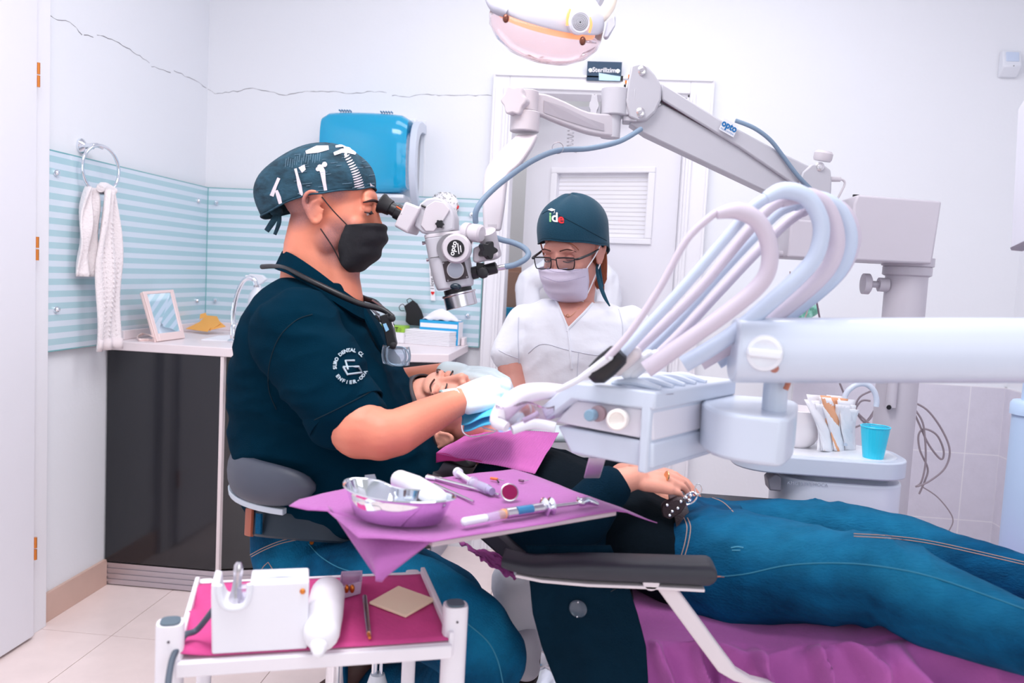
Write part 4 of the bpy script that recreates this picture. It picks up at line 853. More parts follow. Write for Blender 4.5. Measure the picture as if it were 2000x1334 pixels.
for i, (nm, A1, A2, y, m_, _) in enumerate(hoses):
    y2 = y+.01
    def dep(k, n): return y-.01+.05*k/n
    g = G().tube([at(a, b, y+.02*(1-k/5)-.0) for k, (a, b) in enumerate(A1)], [.0075 if i else .005]*6, n=12, res=5)
    t = obj('supply_hose', g, m_, du_)
    n = len(A2)-1
    obj('rest_arc', G().tube([at(a, b, y+.0+.035*k/n) for k, (a, b) in enumerate(A2)], [.0085 if i else .007]+[.0115]*(n-2)+[.0115, .0125], n=14, res=5), m_, t)
    if i == 1:
        obj('coupling', G().lathe(at(1156, 740, 1.18), at(1205, 695, 1.17)-at(1156, 740, 1.18), [(.008, 0), (.0165, .01), (.018, .03), (.0165, .052), (.011, .058)], 24), BLACK, t)
    if i == 0: obj('handpiece', G().limb([(at(1190, 697, 1.15), .0055), (at(1130, 742, 1.18), .0045), (at(1090, 762, 1.2), .004)]), WHITE, t)
    if i == 2: obj('ivory_sleeve', G().limb([(at(1240, 690, 1.19), .01), (at(1208, 722, 1.2), .0095)]), mat('ivory_sleeve', '#e6dcdf', .35), t)
    if i in (3, 4): obj('clear_handpiece', G().limb([(at(1268 if i == 3 else 1280, 694, 1.2), .0085), (at(1224 if i == 3 else 1238, 728, 1.2), .009)]), WHITE, t)
# plastic-wrapped grip of the unit
t = du_
t = obj('grip', G().tube([at(1105, 765, 1.24), at(1060, 764, 1.24), at(1020, 772, 1.23), at(990, 795, 1.22), at(972, 822, 1.21), at(990, 834, 1.2)], [.010, .013, .0155, .016, .012, .007], n=16), mat('wrapped_white', '#ebe6f0', .35), t)
obj('hand_rail', G().tube([at(1085, 835, 1.22), at(1040, 828, 1.22), at(1000, 840, 1.21)], [.008, .008, .007], n=12), WHITE, t)
obj('film', G().sheet(lambda u, v: at(968+u*115, 790+v*(52-28*u)+6*math.sin(u*9), 1.19+.05*v+.01*math.sin(u*12+v*5)), 18, 8), mat('clear_film', '#f1e8f4', .1, trans=.9, ior=1.05), t, solid=.0006)
obj('slot', G().tube([at(1022, 822, 1.195), at(1043, 812, 1.195), at(1052, 806, 1.195)], .004, n=8), mat('slot_purple', '#a896b4', .4), t)
obj('tray_bracket', G().prism([at(1150, 895, 1.24), at(1184, 895, 1.24), at(1172, 934, 1.5), at(1140, 934, 1.5)], (0, .012, 0)), mat('bracket_grey', '#d8d6de', .5), du_, bevel=.003)
# ------------------------------------------------------------------ pole at right edge
c = at(2003, 900, 1.9); PB = mat('pale_blue_paint', '#bcd3ee', .35)
t = du_
zc = at(1998, 798, 1.9)
obj('lower_tube', G().cone((c.x+.012, 1.9, .02), (c.x+.012, 1.9, zc.z), .046, n=32), PB, t)
obj('collar', G().lathe((c.x+.012, 1.9, zc.z-.014), (0, 0, 1), [(.046, 0), (.051, .001), (.051, .024), (.046, .031), (.036, .032)], 32), PB, t)
obj('upper_tube', G().cone((c.x+.018, 1.9, zc.z), (c.x+.018, 1.9, 1.19), .036, n=28), PB, t)
obj('pole_base', G().lathe((c.x+.012, 1.9, 0), (0, 0, 1), [(.13, 0), (.13, .02), (.04, .03)], 32), PB, t)
# monitor at the right edge
t = thing('white_monitor', 'white flat monitor casing cut off by the right edge of the photo', 'monitor', at(1990, 485, 1.5))
q = [at(1988, 212, 1.62), at(1974, 487, 1.62), at(2060, 446, 1.35), at(2075, 150, 1.35), at(2000, 193, 1.58)]
obj('casing', G().prism(q, (.03, .02, 0)), mat('monitor_grey', '#dcdde8', .4), t, bevel=.004)
obj('lower_rim', G().prism([at(1974, 484, 1.617), at(1976, 489, 1.617), at(2062, 452, 1.35), at(2060, 444, 1.35)], (.028, .018, 0), (-.002, -.002, 0)), mat('rim_mauve', '#8d8493', .4), t, smooth=False)
obj('support', G().tube([at(2050, 330, 1.5), at(2090, 420, 1.55), (c.x+.05, 1.9, 1.16)], .015, n=12), WHITE, t)
# ------------------------------------------------------------------ cuspidor unit
Yk = 1.98
def K(x, y, d=0): return at(x, y, Yk+d)
t = thing('cuspidor_unit', 'white cuspidor cabinet with a rounded shelf behind the patient\'s legs', 'cuspidor', (K(1650, 1000).x, Yk+.1, 0))
zs = at(1690, 895, Yk).z
def rr(x0, x1, y0, y1, r, z, n=8):
    out = []
    for cx_, cy_, a0 in ((x1-r, y1-r, 0), (x0+r, y1-r, 90), (x0+r, y0+r, 180), (x1-r, y0+r, 270)):
        for k in range(n+1): a = rad(a0+90*k/n); out.append(V((cx_+r*math.cos(a), cy_+r*math.sin(a), z)))
    return out
sx0 = K(1440, 890).x; sx1 = K(1789, 890).x
zt3 = at(1700, 900, Yk).z
obj('shelf', G().rings([rr(sx0, sx1, Yk-.02, Yk+.2, .085, z) for z in (zt3-.042, zt3)]), WHITEG, t, bevel=.004, bseg=3)
obj('shelf_recess', G().rings([rr(sx0+.02, sx1-.02, Yk, Yk+.18, .07, z) for z in (zt3, zt3+.002)]), WHITE, t)
bx0_ = K(1526, 960).x
obj('cabinet_body', G().rings([rr(bx0_, sx1-.004, Yk-.005, Yk+.2, .08, z) for z in (.02, at(1700, 948, Yk).z)]), mat('cuspidor_white', '#dfe6f3', .3, coat=.2), t, bevel=.005, bseg=3)
obj('neck', G().rings([rr(bx0_+.03, sx1-.03, Yk+.02, Yk+.18, .06, z) for z in (at(1700, 949, Yk).z-.01, zt3-.04)]), mat('neck_grey', '#9aa0b0', .4), t)
p = K(1567, 944, -.006); text_on('lettering', 'KMG SYSTEMOCA', (p.x+.012, Yk-.0065, p.z-.001), (1, 0, 0), (0, 0, 1), .0115, mat('faint_print', '#b3b9c8', .6), t)
obj('bracket_shade', G().prism([K(1490, 905, .02), K(1522, 912, .02), K(1522, 922, .02), K(1500, 918, .02), K(1478, 905, .02)], (0, .08, 0)), mat('grey_bracket', '#85848f', .4), t)
obj('handle_block', G().prism([K(1500, 936, .0), K(1514, 926, 0), K(1526, 932, 0), K(1526, 960, 0), K(1503, 958, 0)], (0, .05, 0)), mat('grey_bracket', '#85848f', .4), t, bevel=.003)
b = V((K(1580, 850).x, Yk+.12, zt3)); zb_t = K(1580, 790).z
bowl = obj('bowl', G().lathe(b, (0, 0, 1), [(.03, 0), (.045, .012), (.062, .04), (.066, .07), (.068, .095), (.062, .096), (.058, .07), (.04, .03), (.001, .02)], 36), mat('bowl_white', '#f3eef2', .15, coat=.5), t)
f = [K(1650, 870, .1), K(1648, 800, .1), K(1652, 770, .1), K(1670, 753, .1), K(1690, 750, .1), K(1706, 762, .1), K(1712, 780, .1), K(1711, 794, .1)]
obj('filler_spout', G().tube(f, .0068, n=12), WHITEG, t)
tp_ = V((K(1630, 880).x, Yk+.07, zt3+.002))
ti = thing('paper_tissues', 'fan of white and peach paper tissues standing on the cuspidor shelf', 'tissues', tp_)
for k in range(15):
    pe = k in (5, 9); a0 = 1606+k*3.6; yy = Yk+.045+.0035*k
    def fn(u, v, k=k, yy=yy, a0=a0):
        fan = (k-9)*3.0*max(0, v-.35)**1.2; return at(a0+fan+4*math.sin(v*4+k)+(u-.5)*(20+12*v), 880-v*(100+10*math.sin(k*1.7)-(8 if k > 11 else 0))+u*3, yy+.03*u-.02*v+.008*math.sin(v*6+k+u*4))
    obj('tissue_sheet', G().sheet(fn, 6, 14), mat('peach_paper', '#f6b48c', .8) if pe else PAPER, ti, solid=.002)
c0 = at(1705, 893, Yk+.03); c0.z = zt3+.002; rt_ = .5*(at(1735, 832, Yk+.03)-at(1678, 832, Yk+.03)).length; zc_ = at(1706, 833, Yk+.03).z
cu = thing('plastic_cup', 'turquoise ribbed plastic cup on the cuspidor shelf', 'cup', c0)
g = G(); hh = zc_-c0.z
g.rings([[c0+V((r_*(1+.012*math.cos(24*a))*math.cos(a), r_*(1+.012*math.cos(24*a))*math.sin(a), z)) for a in [2*PI*k/96 for k in range(96)]] for r_, z in ((rt_*.68, 0), (rt_*.70, .003), (rt_*.92, hh*.8), (rt_*.96, hh*.97), (rt_*.93, hh*.97), (rt_*.66, .006))])
obj('cup_wall', g, mat('turquoise_cup', '#35d0ee', .3), cu)
obj('rim', G().tube([c0+V((rt_*.98*math.cos(a*PI/12), rt_*.98*math.sin(a*PI/12), hh)) for a in range(24)], .0018, n=6, res=2, closed=True), mat('turquoise_cup', '#35d0ee', .3), cu)
# loose cables behind
CAB = mat('mauve_cable', '#9d929b', .5)
cabs = [[(1773, 781), (1810, 800), (1840, 840), (1855, 880), (1845, 915), (1815, 940), (1792, 950)], [(1781, 792), (1800, 820), (1806, 850), (1808, 900), (1800, 940), (1788, 951)], [(1781, 795), (1796, 830), (1815, 870), (1838, 897), (1843, 880), (1830, 850), (1806, 838), (1794, 850), (1797, 880), (1812, 915), (1806, 940), (1795, 965)], [(1800, 950), (1830, 970), (1855, 1000), (1861, 1020), (1850, 1045), (1838, 1090), (1836, 1230)],
 [(1640, 748), (1660, 790), (1700, 830)], [(1712, 760), (1680, 775), (1672, 800), (1690, 825), (1712, 800)], [(1660, 838), (1690, 825), (1712, 795)], [(1700, 783), (1680, 785), (1660, 820)]]
t = thing('loose_cables', 'tangle of thin mauve cables hanging by the grey column', 'cables', (at(1800, 950, 2.7).x, 2.75, at(1800, 1045, 2.75).z))
for k, c in enumerate(cabs): obj('cable', G().tube([at(x, y, 2.72+.01*k) for x, y in c]+([V((at(1836, 1230, 2.75).x, 2.75, .012))] if k == 3 else []), .0032 if k != 3 else .002, n=8), CAB, t)
# green bag behind the hoses, hanging wires
gb = at(1560, 607, 3.1)
obj('green_bag', G().sheet(lambda u, v: gb+V(((u-.5)*.13*math.sin(PI*v)**.4, -.02-.03*math.sin(u*PI)-.008*math.sin(u*23+v*9), (v-.5)*.07+.01*math.sin(u*7))), 30, 10), mat('mint_plastic', '#6fcfb2', .2, var=.5, vscale=30, vcol='#bdf0e4'), smooth=True, solid=.002, label='crumpled mint green plastic bag behind the arched hoses', category='bag')
t = thing('wall_shelf', 'small white wall shelf behind the arched hoses under the green bag', 'shelf', (gb.x, 3.4, gb.z-.06)); 
obj('board', G().box((gb.x, YB-.225, gb.z-.048), (.2, .44, .018)), WHITE, t, bevel=.003); obj('bracket', G().prism([(gb.x-.01, YB, gb.z-.057), (gb.x-.01, YB-.2, gb.z-.057), (gb.x-.01, YB, gb.z-.16)], (.02, 0, 0)), WHITE, t, smooth=False)
t = thing('stand_wires', 'three thin wires with a black plug hanging under the stand box', 'wires', at(1580, 620, 2.42))
obj('wire', G().tube([at(1543, 530, 2.42), at(1544, 560, 2.42), at(1544, 622, 2.42)], .0017, n=6), mat('beige_wire', '#c9aeb0', .5), t)
obj('wire', G().tube([at(1590, 562, 2.42), at(1601, 622, 2.42)], .0026, n=6, res=1), mat('dark_mauve_wire', '#8a7887', .5), t)
obj('wire', G().tube([at(1579, 592, 2.42), at(1577, 607, 2.42), at(1572, 622, 2.42)], .0019, n=6), mat('beige_wire', '#c9aeb0', .5), t)
obj('plug', G().cone(at(1579, 575, 2.42), at(1578, 592, 2.42), .0055, .0028, n=12), BLACK, t)
obj('plug_head', G().box(at(1582, 567, 2.42), (.018, .014, .014)).cone(at(1587, 520, 2.42), at(1585, 566, 2.42), .006), GREYP, t, bevel=.001)
# ------------------------------------------------------------------ instrument tray with purple cloth
ZI = .84
tA = [atz(845, 1058, ZI), atz(1205, 998, ZI)]
d1_ = (tA[1]-tA[0]).normalized(); n1_ = V((-d1_.y, d1_.x, 0))
Lt = (tA[1]-tA[0]).length
PURP = mat('purple_cloth', '#a85ea4', .75, bump=.25, bscale=220, var=.06, vscale=12, sheen=.2)
t = thing('instrument_tray', 'pale metal instrument tray under the purple cloth', 'tray', (tA[0]+tA[1])/2-V((0, 0, .01)))
c4 = [tA[0], tA[1], tA[1]+n1_*.27, tA[0]+n1_*.27]
obj('plate', G().prism(c4, (0, 0, -.008)), mat('tray_metal', '#cdbfc6', .35, .3), t, bevel=.002)
# cloth: outline in tray space, hanging front corner
outl = [(565, 975), (640, 937), (700, 931), (760, 925), (930, 905), (1000, 907), (1090, 915), (1130, 940), (1215, 968), (1285, 1000), (1205, 999), (1040, 1026), (845, 1058), (800, 1052), (700, 1040), (640, 990), (600, 985)]
pts3 = [atz(x, y, ZI+.004) for x, y in outl]
cl = thing('purple_tray_cloth', 'bright purple cloth spread over the instrument tray with one corner hanging', 'cloth', (tA[0]+tA[1])/2)
def fill(outline, zf, name, m_, parent, cuts=3, **kw):
    me = bpy.data.meshes.new('f'); me.from_pydata([(p[0], p[1], 0) for p in outline], [], [tuple(range(len(outline)))])
    bm = bmesh.new(); bm.from_mesh(me); bmesh.ops.triangulate(bm, faces=bm.faces)
    for _ in range(cuts): bmesh.ops.subdivide_edges(bm, edges=[e for e in bm.edges if e.calc_length() > kw.get('lim', .025)], cuts=1); bmesh.ops.triangulate(bm, faces=[f for f in bm.faces if len(f.verts) > 3])
    kw.pop('lim', None)
    bm.verts.ensure_lookup_table(); g = G(); g.v = [V((v.co.x, v.co.y, zf(v.co.x, v.co.y))) for v in bm.verts]; g.f = [tuple(v.index for v in f.verts) for f in bm.faces]
    bm.free(); bpy.data.meshes.remove(me); return obj(name, g, m_, parent, **kw)
def cz(x, y):
    p = V((x, y, 0)); q = p-V((tA[0].x, tA[0].y, 0)); u = q.dot(d1_); v = q.dot(n1_)
    over = max(0, u-Lt)+max(0, -u)*.3+max(0, v-.28)
    return ZI+.004+.003*nz(V((x, y, 0)), 14)*1-over*.35
fill([(p.x, p.y) for p in pts3], cz, 'flat_cloth', PURP, cl, 6, solid=.0012, lim=.02)
# hanging corner
def hang(u, v):
    # u along the tray front edge from left to right, v downward
    a = at(640+u*205, 990+u*68, (1-u)*1.3+u*tA[0].y); a = atz(640+u*205, 988+u*68, ZI+.004)
    tip = at(740, 1136, 1.07)
    e = a*(1-v)+tip*v+V((0, -.012*math.sin(PI*v)*math.sin(PI*u), .0)); return e+V((.004*math.sin(u*9)*v, 0, 0))
obj('hanging_corner', G().sheet(hang, 20, 16), PURP, cl, solid=.0012)
Zc = ZI+.007
# kidney dish
kd_ = thing('kidney_dish', 'shiny steel kidney dish on the purple cloth', 'dish', atz(770, 1000, Zc))
kc = atz(768, 1012, Zc); ex = (atz(890, 1030, Zc)-atz(665, 985, Zc)).normalized(); ey = V((-ex.y, ex.x, 0)); hl = .098*.36/.4
def kid(a, s=1):
    x = hl*math.cos(a); y = .044*math.sin(a)-.018*math.cos(a)**2*(1 if True else 0)*-1
    if math.sin(a) > 0: y -= .024*math.exp(-(math.cos(a)/.42)**2)
    return (x*s, y*s-.006*s)
zr = at(775, 975, kc.y).z-kc.z
def kring(s, z): return [kc+ex*p[0]+ey*p[1]+V((0, 0, z)) for p in [kid(2*PI*k/56, s) for k in range(56)]]
KH = .04
obj('bowl_wall', G().rings([kring(.74, 0), kring(.8, .002), kring(.95, KH*.8), kring(.98, KH), kring(1.03, KH+.001), kring(1.035, KH-.001), kring(.99, KH-.002), kring(.96, KH-.001), kring(.925, KH*.78), kring(.78, .004), kring(.4, .0035), kring(.02, .0035)][::1]), CHROME, kd_, angle=70)
def stick(g, a, b, r1, r2=None, za=0, zb=0): pa = atz(*a, Zc+r1+za); pb = atz(*b, Zc+(r2 or r1)+zb); return g.cone(pa, pb, r1, r2 or r1, 14)
def tth(name, lab, cat, a, **k): return thing(name, lab, cat, atz(*a, Zc), **k)
t = tth('curing_handpiece', 'white and black cordless handpiece leaning over the kidney dish', 'handpiece', (815, 960))
pa, pb, pm = atz(782, 938, Zc+.02), atz(850, 975, Zc+.032), atz(812, 952, Zc+.027)
obj('shell', G().limb([(pa, .016), (pm, .018), (pb, .017), (atz(862, 982, Zc+.02), .01)]), WHITE, t)
obj('black_grip', G().limb([(pa+V((-.002, -.012, -.005)), .006), (pm+V((-.002, -.014, -.006)), .009), (pb+V((-.01, -.015, -.01)), .006)]), BLACK, t)
t = tth('small_syringe', 'clear plastic syringe with white plunger on the purple cloth', 'syringe', (930, 950))
a, b, c = atz(893, 922, Zc+.008), atz(925, 944, Zc+.008), atz(968, 963, Zc+.008)
obj('plunger', G().cone(a, a+(b-a)*.1, .0085, n=16).cone(a, b, .0045, n=12), WHITE, t)
obj('barrel', G().lathe(b, c-b, [(.011, -.004), (.011, -.001), (.0082, 0), (.0082, .044), (.003, .05), (.002, .056)], 20), mat('clear_plastic', '#e8e4f4', .1, trans=.7, ior=1.1), t)
obj('liquid', G().cone(b+(c-b)*.3, b+(c-b)*.85, .0062, n=14), mat('grey_liquid', '#a9a2c4', .2), t)
t = tth('dental_mirror', 'round steel mouth mirror with a long handle', 'mouth mirror', (995, 962))
hd = atz(995, 962, Zc+.012)
obj('handle', stick(G(), (835, 930), (975, 967), .0036, .0028), STEEL, t); obj('mirror_head', G().lathe(hd, V((.25, -.8, .5)), [(.0135, -.002), (.0145, 0), (.0145, .0015), (.0125, .0022)], 26), STEEL, t)
obj('glass', G().lathe(hd+V((.25, -.8, .5)).normalized()*.0023, V((.25, -.8, .5)), [(.0125, 0), (.0125, .0004)], 26), mat('mirror_magenta', '#9a1f58', .1, .7), t)
t = tth('steel_probe', 'long thin steel probe lying beside the kidney dish', 'probe', (880, 960)); obj('shaft', stick(G(), (848, 946), (925, 980), .0032, .002), STEEL, t); obj('tip', stick(G(), (862, 936), (832, 932), .0035, .003), WHITE, t)
t = tth('carpule_syringe', 'metal anaesthetic syringe with blue cartridge and white capped needle', 'syringe', (1030, 1000))
P_ = lambda x, y, z=.009: atz(x, y, Zc+z)
n0 = P_(908, 1019); n1 = P_(948, 1012); n2 = P_(988, 1003); n3 = P_(1072, 990); n4 = P_(1128, 983); n5 = P_(1150, 978)
obj('needle_cap', G().limb([(n0, .0062), (n1, .0058)]), WHITE, t)
obj('clear_hub', G().cone(n1, n2, .0058, .0068), mat('clear_plastic', '#e8e4f4', .1, trans=.7, ior=1.1), t)
obj('amber_stop', G().lathe(n2, n3-n2, [(.0066, -.008), (.0075, -.004), (.0066, 0)], 16), mat('amber_stop', '#e39a5e', .4), t)
obj('cartridge_barrel', G().cone(n2, n3, .0078), STEEL, t); obj('blue_window', G().cone(n2+(n3-n2)*.25+V((0, -.003, .002)), n2+(n3-n2)*.6+V((0, -.003, .002)), .0066), mat('blue_cartridge', '#3b7fae', .2), t)
obj('finger_grip', G().lathe(n3, n4-n3, [(.009, -.012), (.015, -.008), (.009, -.004), (.009, 0), (.014, .004), (.009, .008)], 18), CHROME, t)
obj('plunger_rod', G().cone(n3, n4, .0028), STEEL, t); obj('thumb_rest', G().tube([P_(1128, 972, .012), n4+V((.004, 0, .002)), P_(1148, 978, .010), P_(1168, 985, .004)], [.002, .006, .006, .003], n=10), CHROME, t)
t = tth('orange_file', 'tiny orange handled root file on the purple cloth', 'file', (966, 936)); obj('handle', stick(G(), (958, 934), (972, 936), .0024), mat('orange_handle', '#e8733a', .5), t); obj('needle', stick(G(), (972, 936), (984, 939), .0008), STEEL, t); obj('stop', stick(G(), (970, 936), (974, 942), .0014), BLACK, t)
t = tth('grey_file', 'tiny grey root file at the right of the purple cloth', 'file', (1020, 940)); obj('handle', stick(G(), (1014, 938), (1022, 940), .0024), mat('mauve_handle', '#7a5470', .5), t); obj('needle', stick(G(), (1022, 940), (1032, 938), .0008), STEEL, t)
t = thing('grey_clip', 'small grey strap clip at the back edge of the purple cloth', 'clip', atz(724, 936, Zc)); obj('band', G().hexa([atz(713, 941, Zc), atz(735, 939, Zc), atz(732, 930, Zc), atz(712, 932, Zc)], [atz(713, 941, Zc)+V((0, 0, .004)), atz(735, 939, Zc)+V((0, 0, .004)), atz(732, 930, Zc)+V((0, 0, .004)), atz(712, 932, Zc)+V((0, 0, .004))]), mat('clip_grey', '#64707e', .5), t, bevel=.001)
# ------------------------------------------------------------------ trolley
ZS = .667
fl_ = atz(345, 1292, ZS); fr_ = atz(882, 1256, ZS); bl2 = atz(392, 1148, ZS); br2 = atz(828, 1122, ZS)
e1 = (fr_-fl_).normalized(); e2 = V((-e1.y, e1.x, 0)); Wt = (fr_-fl_).length; Dt = .27
tr_ = thing('side_trolley', 'white metal side trolley with grey post caps and magenta mat', 'trolley', V(((fl_.x+fr_.x)/2, (fl_.y+fr_.y)/2+.1, 0)))
MET = mat('trolley_white', '#efebf2', .35)
def tp3(u, v, z): return fl_+e1*u+e2*v+V((0, 0, z-ZS))
def tbox(g, u0, u1, v0, v1, z0, z1): return g.hexa([tp3(u0, v0, z0), tp3(u1, v0, z0), tp3(u1, v1, z0), tp3(u0, v1, z0)], [tp3(u0, v0, z1), tp3(u1, v0, z1), tp3(u1, v1, z1), tp3(u0, v1, z1)])
obj('shelf', tbox(G(), 0, Wt, 0, Dt, ZS-.006, ZS), MET, tr_, bevel=.002)
obj('front_rail', tbox(G(), 0, Wt, -.008, 0, ZS-.02, ZS), MET, tr_, bevel=.002)
obj('side_rail', tbox(G(), Wt-.004, Wt+.004, .0, Dt, ZS-.02, ZS+.016), MET, tr_, bevel=.002)
obj('side_rail', tbox(G(), -.004, .004, .0, Dt, ZS-.02, ZS+.016), MET, tr_, bevel=.002)
obj('rear_rail', tbox(G(), 0, Wt, Dt, Dt+.006, ZS-.02, ZS+.006), MET, tr_, bevel=.002)
CAPG = mat('cap_grey', '#5c6b78', .5)
def oval(c, r1, r2, z): return [V((c.x, c.y, z))+e1*r1*(abs(math.cos(a))**.7*(1 if math.cos(a) > 0 else -1))+e2*r2*(abs(math.sin(a))**.7*(1 if math.sin(a) > 0 else -1)) for a in [2*PI*k/32 for k in range(32)]]
for k, (cc, zz) in enumerate(((atz(333, 1215, .715), .715), (atz(890, 1180, .715), .715), (tp3(.012, Dt+.01, ZS), ZS+.004), (tp3(Wt-.016, Dt+.01, ZS), ZS+.004))):
    r1, r2 = (.018, .017) if k < 2 else (.012, .012)
    obj('post', G().rings([oval(cc, r1*.92, r2, .07), oval(cc, r1, r2, zz-.004), oval(cc, r1*.96, r2*.96, zz)]), MET, tr_)
    if k < 2:
        obj('post_cap', G().rings([oval(cc, r1*.72, r2*.82, zz), oval(cc, r1*.72, r2*.82, zz+.003)]), CAPG, tr_, bevel=.001)
        p = V((cc.x, cc.y, zz-.02))-e2*r2; obj('rivet', G().cone(p+e2*.002, p-e2*.001, .0018, n=10), mat('rivet_dark', '#5c5560', .5), tr_)
    obj('castor', G().cone((cc.x-.01, cc.y, .03), (cc.x+.01, cc.y, .03), .03, n=20).cone((cc.x, cc.y, .03), (cc.x, cc.y, .075), .008), CAPG, tr_)
obj('lower_shelf', tbox(G(), 0, Wt, 0, Dt, .25, .262), MET, tr_, bevel=.002)
MAG = mat('magenta_mat', '#d0498c', .8, var=.12, vscale=9, bump=.25, bscale=90)
def magz(u, v): p = tp3(u*Wt, v*Dt, ZS+.0035); w = max(0, .12-u)/.12; p.z += w*(.006+.006*math.sin(v*17))+.001*nz(p, 25); return p
mg = obj('magenta_mat', G().sheet(lambda u, v: magz(.003+u*.992, .01+v*.98), 30, 18), MAG, smooth=True, solid=.0015, label='crumpled magenta mat lining the top of the white trolley', category='mat')
ZM = ZS+.006
def T_(x, y, z=0): return atz(x, y, ZM+z)
# white box device with curved notch
dv_ = thing('heating_unit', 'white plastic heating device with a semicircular notch on the magenta mat', 'device', T_(510, 1275))
a = T_(413, 1279); b = T_(600, 1268); aw = (b-a); an = V((-aw.y, aw.x, 0)).normalized(); zt4 = at(500, 1150, (a.y+b.y)/2).z-ZM
H_ = at(505, 1200, (a.y+b.y)/2).z-ZM
def D_(u, v, z): return a+aw*u+an*v+V((0, 0, z))
front = [(0, 0), (1, 0), (1.0, .098), (.40, .098), (.375, .098), (.37, .082), (.33, .068), (.22, .064), (.12, .068), (.07, .082), (.06, .098), (-.02, .1), (-.02, .085)]
Hh = at(600, 1135, b.y).z-ZM
fr2 = [(u, z/.098*Hh) for u, z in front]
obj('casing', G().prism([D_(u, 0, z) for u, z in fr2], an*.055), mat('device_white', '#eeeef6', .35), dv_, bevel=.004, bseg=3)
obj('notch_rim', G().tube([D_(u, -.001, z) for u, z in fr2[4:11]], .0045, n=10, res=3), WHITE, dv_)
obj('top_ridge', G().tube([D_(.45, .02, Hh+.001), D_(.7, .02, Hh+.003), D_(.95, .02, Hh+.001)], .003, n=8), WHITE, dv_)
obj('side_button', G().ell(D_(.93, -.001, Hh*.86), (.004, .003, .004)), BRASS, dv_)
obj('cord', G().tube([D_(.0, .02, .055), T_(385, 1230, .02), T_(362, 1240, .02), T_(350, 1262, .01), T_(344, 1290, 0)+V((-.0, -.014, .0)), T_(340, 1334, 0)+V((0, -.02, -.04)), T_(340, 1334, 0)+V((0, -.02, -.2))], .0042, n=10), mat('device_cord', '#4f5a68', .5), dv_)
t = thing('steel_tip', 'slim steel tip standing in the notch of the white device', 'instrument', D_(.2, .02, Hh*.7))
obj('holder', G().lathe(D_(.22, .022, Hh*.62), (D_(.26, .022, Hh*1.5)-D_(.22, .022, Hh*.62)), [(.009, 0), (.01, .008), (.007, .02), (.0055, .035), (.0065, .045), (.0062, .055), (.003, .06)], 20), STEEL, t)
obj('glass_sleeve', G().lathe(D_(.3, .02, Hh*.66), (0, 0, 1), [(.009, 0), (.01, .01), (.009, .022)], 18), mat('clear_plastic', '#e8e4f4', .1, trans=.7, ior=1.1), t)
# white bottle lying
t = thing('white_bottle', 'white soft plastic bottle lying with its tip over the trolley edge', 'bottle', T_(630, 1240))
obj('bottle_body', G().limb([(T_(640, 1160, .026), .026), (T_(632, 1205, .027), .027), (T_(628, 1235, .026), .025)], n=24), mat('bottle_white', '#f0f0f6', .4), t)
obj('nozzle', G().limb([(T_(626, 1240, .022), .021), (T_(623, 1262, .016), .012), (T_(622, 1274, .012), .008)], n=20), mat('bottle_white', '#f0f0f6', .4), t)
# small clear cup
t = thing('tip_holder', 'clear plastic cup holding two copper tips behind the white bottle', 'cup', T_(680, 1160))
q = [T_(662, 1172), T_(704, 1160), T_(705, 1140), T_(668, 1142)]
obj('cup_wall', G().rings([[V((p.x, p.y, ZM)) for p in q], [(p-sum(q, V())/4)*1.12+sum(q, V())/4+V((0, 0, .022)) for p in q], [(p-sum(q, V())/4)*1.0+sum(q, V())/4+V((0, 0, .022)) for p in q], [(p-sum(q, V())/4)*.85+sum(q, V())/4+V((0, 0, .004)) for p in q]]), mat('cup_clear', '#dcc4de', .15, trans=.4, ior=1.1), t, bevel=.003)
for x in (677, 688): obj('copper_tip', G().ell(T_(x, 1150, .016), (.004, .004, .007)), mat('copper', '#c06a2c', .3, .8), t)
# pen
t = thing('diamond_bur_holder', 'short grey steel pen-like instrument lying on the magenta mat', 'instrument', T_(716, 1205))
obj('shaft', G().cone(T_(712, 1166, .004), T_(720, 1238, .004), .0042, .004, 16), STEEL, t); obj('tip', G().cone(T_(720, 1238, .004), T_(722, 1246, .004), .003, .002, 12), BRASS, t)
# orange pad
q = [T_(721, 1180), T_(778, 1148), T_(850, 1174), T_(792, 1207)]
obj('paper_pad', G().prism(q, (0, 0, .004)), mat('peach_pad', '#ffe8c8', .8, var=.04), smooth=False, bevel=.001, label='square peach coloured sponge pad lying on the magenta mat', category='pad')
obj('washer', G().lathe(T_(349, 1262, .004), (-.2, -1, .6), [(.004, -.002), (.004, .002)], 14), CHROME, label='tiny chrome clip at the left edge of the magenta mat', category='clip')
